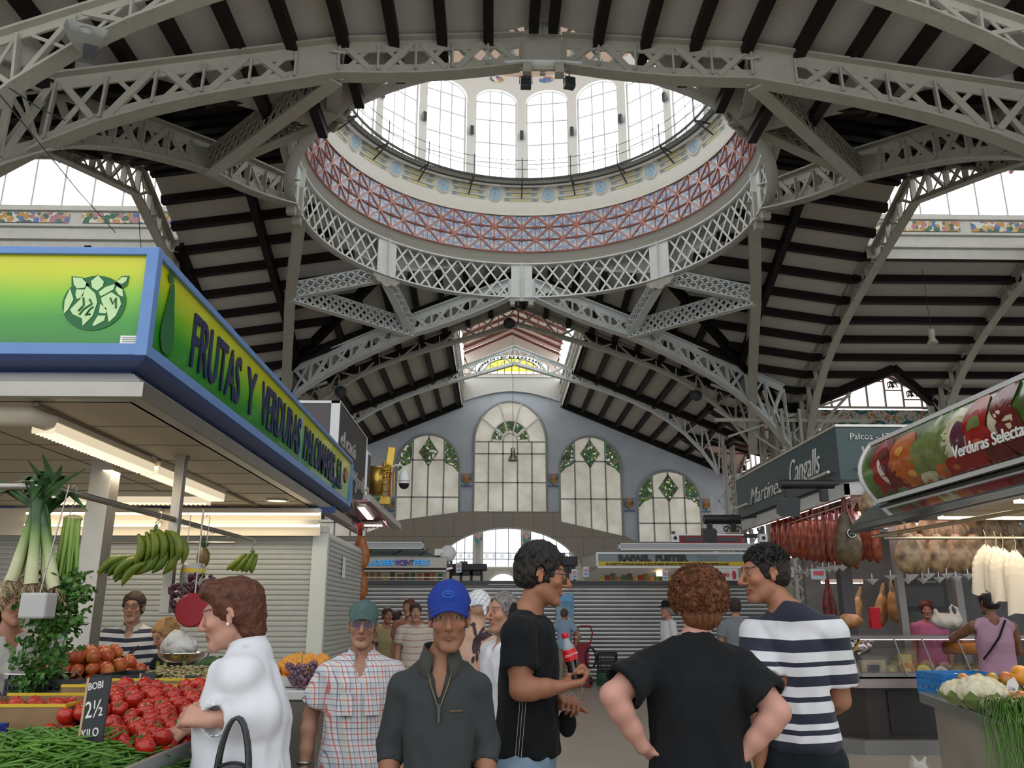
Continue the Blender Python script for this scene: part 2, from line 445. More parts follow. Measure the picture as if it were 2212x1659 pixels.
def lin(a, b, n): return [a.lerp(b, i / n) for i in range(n + 1)]
def main_half(rot, s):
 """bent crossing truss: ring vertex (0,8) -> (4.97,9.46) -> corner pier (12.6,11.3); rot 0 far,1 left,2 near,3 right"""
 def Q(x, y, z):
  x *= s
  x, y = {0: (x, y),1: (-y, x),2: (-x, -y),3: (y, -x)}[rot]
  return W(x, y, z)
 st = []
 for i in range(6):
  k = i / 5; st.append((Q(.55 + 4.4 * k, 8.15 + 1.31 * k, 16.05 - 1.25 * k), Q(.55 + 4.4 * k, 8.15 + 1.31 * k, 15.15 - 1.3 * k - .12 * math.sin(PI * k))))
 for i in range(1,9):
  k = i / 8; x, y = 4.95 + 7.6 * k, 9.46 + 1.84 * k
  zt = 14.8 - 2.75 * k; zb = 13.85 - 2.95 * k - 1.9 * k ** 4
  st.append((Q(x, y, zt), Q(x + .1 * k, y, zb)))
 return st, Q
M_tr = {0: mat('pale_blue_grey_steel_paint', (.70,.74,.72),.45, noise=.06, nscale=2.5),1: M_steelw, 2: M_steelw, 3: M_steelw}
names = {0: 'pale grey bent steel truss springing from the far side of the dome ring', 1: 'grey steel truss running past the left side of the dome ring',
   2: 'large riveted grey truss crossing in front of the dome', 3: 'grey steel truss running past the right side of the dome ring'}
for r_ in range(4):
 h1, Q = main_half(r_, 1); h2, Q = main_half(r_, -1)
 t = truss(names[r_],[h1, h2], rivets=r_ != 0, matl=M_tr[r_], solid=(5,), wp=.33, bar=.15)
 mb = MB()   # solid apex plate with the two bearing blocks
 ap = [(-.62,16.1),(.62,16.1),(.62,15.05),(-.62,15.05)]
 vs = [Q(x, 8.12 + o, z) for o in (0,.08) for x, z in ap]
 mb.add(vs, [(0,1,2,3),(7,6,5,4),(0,4,5,1),(2,6,7,3),(1,5,6,2),(0,3,7,4)])
 mb.bar(Q(0,8.05,16.1), Q(0,8.05,15.0),.1,.14); mb.build('apex_plate', M_tr[r_], t, True)
def cross_truss(dirx, diry, L, label, zt=16.9, spr=11.7, rivets=False, n=12, zb0=15.75, matl=None, legz=8.2, hw=11.9):
 def P(s, z): return W(dirx * L - diry * s, diry * L + dirx * s, z)
 hs = []
 for sg in (-1,1):
  st = []
  for i in range(n + 1):
   k = i / n; x = .02 + hw * k
   st.append((P(sg * (x + .0), zt - SL * x * .985), P(sg * (x - .25 * k ** 6), zb0 - .30 * x - 2.9 * k ** 5)))
  hs.append(st)
 t = truss(label, hs, rivets=rivets, matl=matl, bar=.09, wp=.2, fw=.36)
 # curved legs down to the piers
 for sg in (-1,1):
  lg = MB(); br = MB(); base_=0
  for k in range(6):
   a, b = k / 6,(k + 1) / 6
   z0, z1 = zt - SL * hw - (zt - SL * hw - legz + 3.4) * a, zt - SL * hw - (zt - SL * hw - legz + 3.4) * b
   lg.bar(P(sg * (hw + .12), z0), P(sg * (hw + .12), z1),.3,.12)
   x0 = hw - .25 + .0 * a; lg.bar(P(sg * (hw - .75), z0 - .2), P(sg * (hw - .75), z1 - .2),.3,.12) if k > 2 else None
   if k > 2: br.bar(P(sg * (hw + .1), z0), P(sg * (hw - .75), z1),.1,.06); br.bar(P(sg * (hw - .75), z0), P(sg * (hw + .1), z1),.1,.06)
  lg.build('leg', matl or M_steelw, t, True); br.build('leg_bracing', matl or M_steelw, t, True)
 return t
cross_truss(0,1,13.4, 'first grey arched truss under the nave roof beyond the dome')
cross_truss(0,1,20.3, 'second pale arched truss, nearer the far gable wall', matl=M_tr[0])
cross_truss(0,-1,13.4, 'nearest riveted truss at the top corners, in front of the dome truss', rivets=True, zt=16.0, zb0=14.85)
cross_truss(1,0,13.8, 'arched truss in front of the bright lantern windows on the right', rivets=True, hw=12.4)
cross_truss(-1,0,13.8, 'arched truss in front of the bright lantern windows on the left', rivets=True, hw=12.4)
cross_truss(1,0,20.2, 'farthest truss at the right edge beside the vegetable stall sign', hw=12.4)
# lattice struts of the crossing: three per quadrant
def lattice_beam(label, a, b, depth=.62, w=.34, pitch=.42, matl=None, name='lattice_beam'):
 a, b = Vector(a), Vector(b); matl = matl or M_steelw
 t = thing(name, label, 'lattice beam', a)
 d, sd, up = frame_of(b - a); L = (b - a).length
 MB().bar(a, b, w, .05).build('bottom_flange', matl, t, True)
 tu = up * depth
 MB().bar(a + tu, b + tu, w, .05).build('top_flange', matl, t, True)
 n = max(3, int(L / pitch)); lt = MB(); ln = L / n; k = 1.25
 for i in range(-1, n):
  p = a + d * (i * ln); q = p + d * (ln * 2) ;
  for x0, x1 in (((i) * ln, (i + 2) * ln),):
   for s0, s1 in ((0,1),(1,0)):
    # clip to 0..L
    u0, u1, w0, w1 = x0, x1, s0, s1
    if u0 < 0: f = (0 - u0) / (u1 - u0); w0 = w0 + (w1 - w0) * f; u0 = 0
    if u1 > L: f = (u1 - L) / (u1 - x0) ; w1 = w1 - (w1 - s0) * f; u1 = L
    for o in (-w * .42, w * .42):
     lt.bar(a + d * u0 + tu * w0 + sd * o, a + d * u1 + tu * w1 + sd * o, .02,.09, up=up) if False else lt.bar(a + d * u0 + tu * w0 + sd * o, a + d * u1 + tu * w1 + sd * o, .085,.02, up=sd)
 lt.build('lattice_web', matl, t, True)
 return t
qn = {(1,1): 'far right', (-1,1): 'far left', (1,-1): 'near right', (-1,-1): 'near left'}
for (sx, sy), w_ in qn.items():
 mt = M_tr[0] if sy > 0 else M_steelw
 V = W(sx * 5.85, sy * 5.85,15.0); p1 = W(sx * 9.4, sy * 5.0,13.75); p2 = W(sx * 5.0, sy * 9.4,13.75)
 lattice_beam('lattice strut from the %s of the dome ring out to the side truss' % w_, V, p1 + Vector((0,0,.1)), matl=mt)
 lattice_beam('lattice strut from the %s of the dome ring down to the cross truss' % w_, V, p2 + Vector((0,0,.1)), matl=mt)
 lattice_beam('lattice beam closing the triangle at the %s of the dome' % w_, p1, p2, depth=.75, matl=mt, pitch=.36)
# ------------------------------------------------------------------ corner piers
def pier(x, y, label, h=10.9, w=.85):
 t = thing('lattice_pier', label, 'pier', W(x, y, 0))
 for a in (-1,1):
  for b in (-1,1): MB().bx(a * w / 2 - .07, a * w / 2 + .07, b * w / 2 - .07, b * w / 2 + .07,0, h).build('post', M_steelw, t)
 for k, (ax, ay) in enumerate(((1,0),(-1,0),(0,1),(0,-1))):
  mb = MB(); z = .2
  while z < h - .9:
   for s in (-1,1):
    if ax: mb.bar((ax * w / 2,-s * w / 2, z),(ax * w / 2, s * w / 2, z + .9),.07,.02, up=(1,0,0))
    else: mb.bar((-s * w / 2, ay * w / 2, z),(s * w / 2, ay * w / 2, z + .9),.07,.02, up=(0,1,0))
   z += .9
  mb.build('lattice_side', M_steelw, t)
 return t
for (sx, sy), w_ in qn.items(): pier(sx * 12.75, sy * 11.6, 'tall grey lattice pier at the %s corner of the crossing' % w_)
for sx, w_ in ((1, 'right'),(-1, 'left')):
 for L, q in ((20.3, 'beside the second nave truss'),(13.4, 'beside the first nave truss')):
  pier(sx * 12.3, L, 'slim lattice pier %s on the %s' % (q, w_), h=10.9, w=.5)
# bracing around the far right and far left pier heads
for sx, w_ in ((1, 'right'),(-1, 'left')):
 t = thing('pier_bracing', 'tangle of thin steel braces round the far %s pier head' % w_, 'bracing', W(sx * 12.75,11.6,9))
 for k in range(5):
  a = R(k * 72 + 20); b_ = R(k * 72 + 90)
  MB().bar(W(sx * 12.75,11.6,8.6), W(sx * 12.75 + 3.4 * math.cos(a),11.6 + 3.0 * math.sin(a),11.2),.1,.1).build('brace', M_steelw, t, True)
 MB().bar(W(sx * 9.2,11.4,10.4), W(sx * 16.5,11.4,10.4),.1,.16).build('tie_bar', M_steelw, t, True)
 MB().bar(W(sx * 9.0,10.9,12.0), W(sx * 16.5,12.4,9.6),.1,.1).build('tie_bar', M_steelw, t, True)
 MB().bar(W(sx * 9.8,11.4,9.6), W(sx * 15.8,11.4,11.6),.08,.1).build('tie_bar', M_steelw, t, True)
# ------------------------------------------------------------------ dome ring, drum and cupola
def ringp(r, a, z): return Vector((AX + r * math.sin(a), CY + r * math.cos(a), z))
NT = 80
M_ring = mat('pale_ring_paint', (.80,.83,.81),.45, noise=.05)
ring = thing('dome_ring_girder', 'round white lattice girder ring carrying the dome', 'ring girder', W(0,0,15.2))
RZ0, RZ1, RR = 15.2,16.8,8.2
def hoop(mb, r0, r1, z0, z1, n=96):
 prof = [(r0, z0),(r1, z0),(r1, z1),(r0, z1),(r0, z0)]; mb.lathe(prof, n, (AX, CY, 0))
for nm, z in (('bottom_flange', RZ0),('top_flange', RZ1)):
 mb = MB(); hoop(mb, RR - .17, RR + .17, z - .03, z + .03); mb.build(nm, M_ring, ring, True)
for q in range(8):
 mb = MB(); a0 = q * PI / 4 + .062; a1 = (q + 1) * PI / 4 - .062; n = 9; da = (a1 - a0) / n
 for i in range(-1, n):
  for z0, z1 in ((RZ0, RZ1),(RZ1, RZ0)):
   x0, x1, w0, w1 = a0 + i * da, a0 + (i + 2) * da, z0, z1
   if x0 < a0: w0 = (z0 + z1) / 2; x0 = a0
   if x1 > a1 + 1e-6: w1 = (z0 + z1) / 2; x1 = a1
   mb.bar(ringp(RR, x0, w0), ringp(RR, x1, w1),.08,.03, up=ringp(1,(x0 + x1) / 2,0) - ringp(0,0,0))
 mb.build('lattice_web', M_ring, ring, True)
for q in range(8):
 a = q * PI / 4; mb = MB(); rv = MB()
 for s in (-1,1):
  c = ringp(RR - .06, a + s * .03,(RZ0 + RZ1) / 2); mb.box(c, (.46,.06, RZ1 - RZ0 + .1), rz=-a)
 mb.box(ringp(RR - .16, a, (RZ0 + RZ1) / 2),(.04,.2, RZ1 - RZ0 + .1), rz=-a)
 for k in range(7):
  for s in (-.052,-.03,.03,.052): rivet(mb, ringp(RR - .09, a + s, RZ0 + .15 + k * .22),-(ringp(1, a, 0) - ringp(0,0,0)),.022)
 mb.build('joint_plate', M_ring, ring, True)
 mb = MB()
 for s in (-1,1): mb.box(ringp(RR + .05, a + s * .05, RZ0 - .2),(.22,.3,.3), rz=-a)
 mb.build('bearing_block', M_steelw, ring, True)
# drum outer skirt down to the roof
mb = MB(); A, B = [],[]
for i in range(161):
 a = 2 * PI * i / 160; A.append(ringp(8.62, a, 16.95)); B.append(ringp(8.62, a, zr(8.62 * math.sin(a),8.62 * math.cos(a)) + .05))
mb.strip(A, B, True); struct(mb.build('wall_drum_skirt', mat('grey_plaster', (.42,.41,.38),.7)))
for q in range(4):      # scalloped gussets below the ring at the strut heads
 a = PI / 4 + q * PI / 2; out = [(-.085,15.2),(-.085,15.02),(-.06,14.92),(-.05,14.8),(-.03,14.84),(-.012,14.72),(.012,14.72),(.03,14.84),(.05,14.8),(.06,14.92),(.085,15.02),(.085,15.2)]
 mb = MB(); mb.add([ringp(8.12, a + x, z) for x, z in out] + [ringp(8.2, a + x, z) for x, z in out],[list(range(12)), list(range(23,11,-1))] + [(i, i + 12,(i + 1) % 12 + 12,(i + 1) % 12) for i in range(12)])
 mb.build('scalloped_gusset', M_steelw, ring, True)
mb = MB(); mb.lathe([(8.64,16.8),(8.34,16.8),(8.34,16.92),(8.24,16.95),(8.2,17.06),(8.08,17.1),(8.06,17.24),(7.97,17.27),(7.97,17.34)],120,(AX, CY, 0))
struct(mb.build('trim_1', mat('cream_moulding', (.56,.54,.47),.4)))
# tile band
def tile_mat():
 m, nt, b = nt_mat('blue_and_white_tiles'); g = NG(nt)
 uv = g.n('ShaderNodeUVMap'); sp = g.n('ShaderNodeSeparateXYZ'); g.link(uv.outputs[0], sp.inputs[0])
 u, v = sp.outputs[0], sp.outputs[1]
 fu = g.m('FRACT', u); fv = g.m('FRACT', v)
 par = g.m('MODULO', g.m('ADD', g.m('FLOOR', u), g.m('FLOOR', v)),2.0)
 fu2 = g.m('ABSOLUTE', g.m('SUBTRACT', fu, g.m('GREATER_THAN', par, .5)))   # mirror on odd cells -> one diagonal
 s = g.m('ADD', fu2, fv); lower = g.m('LESS_THAN', g.m('ABSOLUTE', g.m('SUBTRACT', fu2, fv)),5)
 # distance to the two triangle centres
 def dist(cx, cy): return g.m('SQRT', g.m('ADD', g.m('POWER', g.m('SUBTRACT', fu2, cx),2.0), g.m('POWER', g.m('SUBTRACT', fv, cy),2.0)))
 d = g.m('MINIMUM', dist(.70,.30), dist(.30,.70))
 ringm = g.m('LESS_THAN', g.m('ABSOLUTE', g.m('SUBTRACT', d, .15)),.035); dot = g.m('LESS_THAN', d, .06)
 dd = g.m('ABSOLUTE', g.m('SUBTRACT', fu2, fv))
 arc = g.m('LESS_THAN', g.m('ABSOLUTE', g.m('SUBTRACT', dd, .72)),.03)
 nz = g.m('GREATER_THAN', g.noise(9,2, uv.outputs[0]),.47)
 f = g.m('MULTIPLY', g.m('MAXIMUM', ringm, arc), nz); f = g.m('MAXIMUM', f, dot)
 c = g.mix(f, (.66,.74,.78),(.03,.06,.36)); c = g.mix(g.m('LESS_THAN', g.m('ABSOLUTE', g.m('SUBTRACT', d, .24)),.02), c, (.35,.52,.68))
 g.link(c, b.inputs['Base Color']); b.inputs['Roughness'].default_value = .18; return m
def ruled(mb_name, r0, r1, z0, z1, n, matl, rows=1, parent=None):
 me = bpy.data.meshes.new(mb_name); vs, fs, uvs = [],[],[]
 for i in range(n + 1):
  a = 2 * PI * i / n; vs += [ringp(r0, a, z0), ringp(r1, a, z1)]
 for i in range(n):
  fs.append((2 * i, 2 * i + 1,2 * i + 3,2 * i + 2)); uvs += [(i * NT / n, 0),(i * NT / n, rows),((i + 1) * NT / n, rows),((i + 1) * NT / n, 0)]
 me.from_pydata(vs, [], fs); uv = me.uv_layers.new(name='UVMap')
 for k, c in enumerate(uvs): uv.data[k].uv = c
 me.materials.append(matl); me.polygons.foreach_set('use_smooth', [True] * n)
 o = bpy.data.objects.new(mb_name, me); COL.objects.link(o)
 if parent: o.parent = parent
 return o
TR = 7.97; TZ0, TZ1 = 17.32,19.15
tb = struct(ruled('wall_tile_band', TR, TR, TZ0, TZ1, NT, tile_mat(),3))
M_rib = mat('terracotta_red_glazed_rib', (.44,.16,.125),.25, noise=.15, nscale=2, coat=.4)
rb = MB(); ph = (TZ1 - TZ0) / 3
for j in range(4):
 rb.tube([ringp(TR - .03,2 * PI * i / NT, TZ0 + j * ph) for i in range(NT)],.045,5, closed=True)
for i in range(NT):
 a = 2 * PI * i / NT; rb.bar(ringp(TR - .02, a, TZ0), ringp(TR - .02, a, TZ1),.06,.05)
 a2 = 2 * PI * (i + 1) / NT
 for j in range(3):
  z0, z1 = TZ0 + j * ph, TZ0 + (j + 1) * ph
  if (i + j) % 2: z0, z1 = z1, z0
  rb.bar(ringp(TR - .035, a, z0), ringp(TR - .035, a2, z1),.085,.06, up=ringp(1,(a + a2) / 2,0) - ringp(0,0,0))
 for j in (1,2):
  if (i + j) % 2 == 1: rb.ell(ringp(TR - .05, a, TZ0 + j * ph),(.1,.1,.1),8,5)
rb.build('rib_lattice', M_rib, tb)
M_cream = mat('cream_glazed_plaster', (.80,.78,.70),.25, noise=.03)
mb = MB(); mb.lathe([(TR - .1,19.1),(TR - .06,19.2),(7.92,19.3),(7.9,19.72),(7.72,20.62),(7.4,20.66)],120,(AX, CY, 0));
cb = struct(mb.build('wall_drum_band', M_cream))
def slant(a, k, out=.0):   # point on the medallion band, k 0..1 upwards
 return ringp(7.9 - .18 * k - out, a, 19.72 + .9 * k)
M_yel = mat('pale_yellow_glaze', (.62,.58,.28),.3); M_blu = mat('soft_blue_glaze', (.16,.32,.52),.3); M_gro = mat('olive_grey_groove', (.16,.15,.10),.5)
M_med = None
def med_mat():
 m, nt, b = nt_mat('pale_blue_medallion_glaze'); g = NG(nt); x, y, z = g.xyz()
 ang = g.m('ARCTAN2', z, x); k = g.m('ABSOLUTE', g.m('SINE', g.m('MULTIPLY', ang, 4.0))); rr = g.m('SQRT', g.m('ADD', g.m('POWER', x, 2.0), g.m('POWER', z, 2.0)))
 c = g.mix(g.m('LESS_THAN', k, .3),(.34,.56,.72),(.52,.50,.30)); c = g.mix(g.m('LESS_THAN', rr, .05), c, (.4,.25,.12))
 c = g.mix(g.m('GREATER_THAN', g.noise(30),.56), c, (.2,.4,.62)); g.link(c, b.inputs['Base Color']); b.inputs['Roughness'].default_value = .3; return m
M_med = med_mat(); NB = 20; proto = None
for i in range(NB):
 a = (i + .5) * 2 * PI / NB; p = slant(a, .42,.02)
 if proto is None:
  mm = MB(); mm.lathe([(0,.03),(.27,.03),(.27,0)],24, M=Matrix.Rotation(R(90),3, 'X')); mm.lathe([(.27,0),(.29,.05),(.33,.05),(.35,.02),(.42,-.02)],24, M=Matrix.Rotation(R(90),3, 'X'))
  mm.mi = [0 if k < 48 else 1 for k in range(len(mm.f))]
  proto = mm.build('medallion', [M_med, M_cream], cb); o = proto
  for pol in o.data.polygons: pol.use_smooth = False
 else: o = proto.copy(); COL.objects.link(o)
 o.location = p; o.rotation_euler = (R(11.3),0,-a)
 # three glazed bands between medallions
 mb = MB(); a0, a1 = a + .062, a + 2 * PI / NB - .062
 for r_, k in enumerate((.15,.42,.69)):
  e = 0 if r_ == 1 else -.008
  q = [a0 + e + (a1 - a0 - 2 * e) * j / 6 for j in range(7)]
  mb.m = 0; mb.strip([slant(x, k - .06,.012) for x in q],[slant(x, k + .07,.012) for x in q])
  mb.m = 1; mb.strip([slant(x, k + .07,.02) for x in q],[slant(x, k + .10,.02) for x in q])
  mb.m = 2
  for b0, b1 in ((q[0], q[0] + .045),(q[-1] - .045, q[-1])):
   mb.strip([slant(b0 + .006, k - .05,.02), slant(b1 - .012, k - .035,.02)],[slant(b0 + .006, k + .055,.02), slant(b1 - .012, k + .035,.02)])
 mb.build('glazed_band', [M_yel, M_gro, M_blu], cb)
# drum windows
WR = 7.62; WZ0, WZ1 = 20.66,25.0
half = WR * math.sin(PI / NB); pierw = .42; ow = half - pierw / 2   # half opening
def bay(a):
 ca = Vector((AX + WR * math.cos(PI / NB) * math.sin(a), CY + WR * math.cos(PI / NB) * math.cos(a),0)); t = Vector((math.cos(a),-math.sin(a),0))
 return lambda x, z, o=0: ca + t * x + Vector((-math.sin(a),-math.cos(a),0)) * o + Vector((0,0, z))
wall = MB()
M_mull = mat('white_window_bar', (.62,.64,.62),.5)
for i in range(NB):
 a = (i + .5) * 2 * PI / NB; F = bay(a)
 N = 10; arc = [(ow * math.cos(PI * k / N), WZ1 - .2 + ow * .62 * math.sin(PI * k / N)) for k in range(N + 1)]
 # wall with arched opening
 outer = [(half * math.cos(PI * k / N) / max(abs(math.cos(PI * k / N)), abs(math.sin(PI * k / N))),0) for k in range(N + 1)]
 tp = 26.2
 vs = [F(x, z) for x, z in arc] + [F(half * math.cos(PI * k / N) if 0 < k < N else half * (1 if k == 0 else -1), tp) for k in range(N + 1)]
 wall.add(vs, [(k, k + 1, N + 2 + k, N + 1 + k) for k in range(N)])
 for s in (-1,1): wall.add([F(s * ow, WZ0), F(s * half, WZ0), F(s * half, tp), F(s * ow, WZ1 - .2)],[(0,1,2,3)]); wall.add([F(s * ow, WZ0), F(s * ow, WZ1 - .2), F(s * ow, WZ1 - .2,-.25), F(s * ow, WZ0,-.25)],[(0,1,2,3)])
 wall.strip([F(x, z) for x, z in arc],[F(x, z, -.25) for x, z in arc])
 g = MB(); g.add([F(ow, WZ0,-.22)] + [F(x, z, -.22) for x, z in arc] + [F(-ow, WZ0,-.22)],[list(range(N + 3))])
 w = struct(g.build('window_%d' % (i + 1), M_win)); f = MB()
 for x in (-ow + .03,-.28,.28, ow - .03): f.bar(F(x, WZ0,-.17), F(x, WZ1 - .2 + ow * .62 * math.sqrt(max(0,1 - (x / ow) ** 2)),-.17),.065,.06)
 for z in (WZ0 + .03, WZ0 + .95, WZ0 + 1.95, WZ0 + 3.15, WZ1 - .25): f.bar(F(-ow, z, -.17), F(ow, z, -.17),.06,.06)
 f.tube([F(x, z, -.17) for x, z in arc],.035,5)
 f.build('window_frame', M_mull, w)
struct(wall.build('wall_drum', mat('white_drum_plaster', (.78,.77,.72),.6)))
cap = MB(); cap.lathe([(7.62,26.15)] + [(7.7 * math.cos(R(t)),26.4 + 6.6 * math.sin(R(t))) for t in range(0,91,6)],60,(AX, CY, 0))
cup = struct(cap.build('ceiling_cupola', mat('pinkish_cupola_plaster', (.60,.46,.37),.6)))
M_orn = frieze_mat('painted_fruit_garland', (.75,.72,.6))
for i in range(NB):
 a = (i + .5) * 2 * PI / NB; F = bay(a); mb = MB(); mb.ell(F(0,25.95,.05),(.34,.1,.16),10,6, rot=Matrix.Rotation(-a, 3, 'Z'))
 mb.build('fruit_garland', M_orn, cup)
# spotlights on the piers
for i in range(-5,6):
 a = i * 2 * PI / NB; c = ringp(7.45, a, 23.0)
 words = {0: 'straight above the far point of the ring'}
 pos = 'facing the camera at the middle' if i == 0 else '%s pier %s of the middle one' % (['first', 'second', 'third', 'fourth', 'fifth'][abs(i) - 1], 'right' if i > 0 else 'left')
 t = thing('spotlight', 'small grey spotlight on the dome window pier, ' + pos, 'spotlight', c, -a, 'spotlights on the dome piers')
 MB().box((0,.0,0),(.16,.12,.42)).build('lamp_housing', M_dgrey, t); MB().box((0,.1,-.05),(.08,.12,.1)).build('bracket', M_dgrey, t)
# inspection walkway
wk = thing('walkway', 'dark metal inspection walkway ring under the dome windows', 'walkway', W(0,0,20.5))
mb = MB(); hoop(mb, 6.98,7.03,20.42,20.52); hoop(mb, 7.5,7.54,20.45,20.52); mb.build('edge_rail', M_dgrey, wk, True)
mb = MB()
for i in range(480):
 a = 2 * PI * i / 480; mb.bar(ringp(7.02, a, 20.48), ringp(7.5, a, 20.48),.012,.02)
mb.build('floor_grating', M_dgrey, wk, True)
for z in (20.95,21.4): mb = MB(); mb.tube([ringp(6.98,2 * PI * i / 80, z) for i in range(80)],.014,5, closed=True); mb.build('hand_rail', M_dgrey, wk, True)
for i in range(NB):
 a = 2 * PI * i / NB; mb = MB()
 mb.bar(ringp(6.98, a, 20.4), ringp(6.98, a, 21.5),.04,.04); mb.bar(ringp(6.98, a, 20.45), ringp(7.82, a, 19.95),.05,.05); mb.bar(ringp(6.98, a, 20.42), ringp(7.7, a, 20.42),.05,.05)
 mb.build('bracket', M_dgrey, wk, True)
# ------------------------------------------------------------------ far gable wall
GY = 55.0
M_gable = mat('pale_blue_grey_plaster', (.56,.62,.68),.7, noise=.08, nscale=.8)
mb = MB(); xs = [AX + q for q in np.arange(-18,18.01,.5)]
cx0 = at(1097,1142, Y=GY).x; AH = 5.0
def arch_z(x):
 d = abs(x - cx0); return 7.0 - 3.2 * (1 - math.sqrt(max(0,1 - (d / 4.9) ** 2))) if d < 4.9 else -1
xs = sorted(set(xs + [cx0 - 4.89, cx0 + 4.89] + [cx0 + q * .35 for q in range(-13,14)]))
lo = [Vector((x, GY, max(arch_z(x),0))) for x in xs]; lo = [Vector((p.x, p.y, p.z if arch_z(p.x) > 0 else 0)) for p in lo]
hi = [Vector((x, GY, 17.45 if abs(x - AX) < LW else ZR + .1 - SL * abs(x - AX))) for x in xs]
mb.strip(lo, hi); struct(mb.build('wall_far', M_gable))
# lantern end: shallow arched top, stained window
def sub_arc(cx, z0, w, h, n=12): return [(cx + w * math.cos(PI * k / n), z0 + h * math.sin(PI * k / n)) for k in range(n + 1)]
M_stone = None
def stone_mat():
 m, nt, b = nt_mat('brown_grey_sandstone'); g = NG(nt)
 br = g.n('ShaderNodeTexBrick'); br.inputs['Scale'].default_value = 1; br.inputs['Brick Width'].default_value = 1.3; br.inputs['Row Height'].default_value = 1.6
 tc = g.n('ShaderNodeTexCoord'); mp = g.n('ShaderNodeMapping'); mp.inputs['Rotation'].default_value = (R(90),0,0); g.link(tc.outputs['Object'], mp.inputs[0]); g.link(mp.outputs[0], br.inputs['Vector'])
 br.inputs['Color1'].default_value = (.38,.31,.22,1); br.inputs['Color2'].default_value = (.33,.31,.27,1); br.inputs['Mortar'].default_value = (.12,.10,.08,1); br.inputs['Mortar Size'].default_value = .02
 c = g.mix(g.noise(3), br.outputs[0],(.30,.27,.22)); g.link(c, b.inputs['Base Color']); return m
M_stone = stone_mat()
def gx(u): return at(u, 1000, Y=GY).x
def gz(v): return at(1100, v, Y=GY).z
outl = [(gx(560), gz(1160)),(gx(780), gz(1160)),(gx(872), gz(1125)),(gx(1000), gz(1107)),(gx(1205), gz(1107)),(gx(1210), gz(1128)),(gx(1345), gz(1160)),(gx(1372), gz(1174)),(gx(1560), gz(1176)),(gx(1700), gz(1176))]
def top_out(x):
 for (x0, z0),(x1, z1) in zip(outl, outl[1:]):
  if x0 <= x <= x1: return z0 + (z1 - z0) * (x - x0) / (x1 - x0)
 return outl[-1][1]
xs2 = sorted(set([x for x in xs if outl[0][0] < x < outl[-1][0]] + [p[0] for p in outl]))
loA = [max(arch_z(x),0) for x in xs2]; loA = [z if arch_z(x) > 0 else 0 for z, x in zip(loA, xs2)]
fr = MB(); fy = GY - .45
fr.strip([Vector((x, fy, z)) for x, z in zip(xs2, loA)],[Vector((x, fy, top_out(x))) for x in xs2])
fr.strip([Vector((x, fy, top_out(x))) for x in xs2],[Vector((x, GY, top_out(x))) for x in xs2])
fr.strip([Vector((x, GY + .6, z)) for x, z in zip(xs2, loA)],[Vector((x, fy, z)) for x, z in zip(xs2, loA)])
struct(fr.build('wall_far_arch', M_stone))
M_frost = None
def frost():
 m, nt, b = nt_mat('dusty_frosted_glazing'); g = NG(nt)
 c = g.ramp(g.noise(.9,5),[(.3,(.36,.34,.28)),(.7,(.56,.55,.49))])
 c = g.mix(g.m('MULTIPLY', g.noise(14,3),.35), c, (.30,.27,.2))
 g.link(c, b.inputs['Base Color']); g.link(c, b.inputs['Emission Color']); b.inputs['Emission Strength'].default_value = .55; b.inputs['Roughness'].default_value = .35; return m
M_frost = frost()
def stained():
 m, nt, b = nt_mat('green_and_ochre_stained_glass'); g = NG(nt)
 tc = g.n('ShaderNodeTexCoord'); vo = g.n('ShaderNodeTexVoronoi'); vo.inputs['Scale'].default_value = 8; g.link(tc.outputs['Object'], vo.inputs['Vector'])
 sp = g.n('ShaderNodeSeparateColor'); g.link(vo.outputs['Color'], sp.inputs[0])
 c = g.ramp(sp.outputs[0],[(0,(.02,.06,.025)),(.35,(.10,.13,.02)),(.62,(.5,.5,.42)),(.76,(.10,.02,.02)),(.82,(.03,.10,.05))], 'CONSTANT')
 vd = g.n('ShaderNodeTexVoronoi', feature='DISTANCE_TO_EDGE'); vd.inputs['Scale'].default_value = 8; g.link(tc.outputs['Object'], vd.inputs['Vector'])
 c = g.mix(g.m('LESS_THAN', vd.outputs['Distance'],.05), c, (.01,.01,.01))
 g.link(c, b.inputs['Base Color']); g.link(c, b.inputs['Emission Color']); b.inputs['Emission Strength'].default_value = .6; return m
M_stain = stained(); M_gbar = mat('grey_window_bar', (.36,.37,.36),.5)
wn = [20]
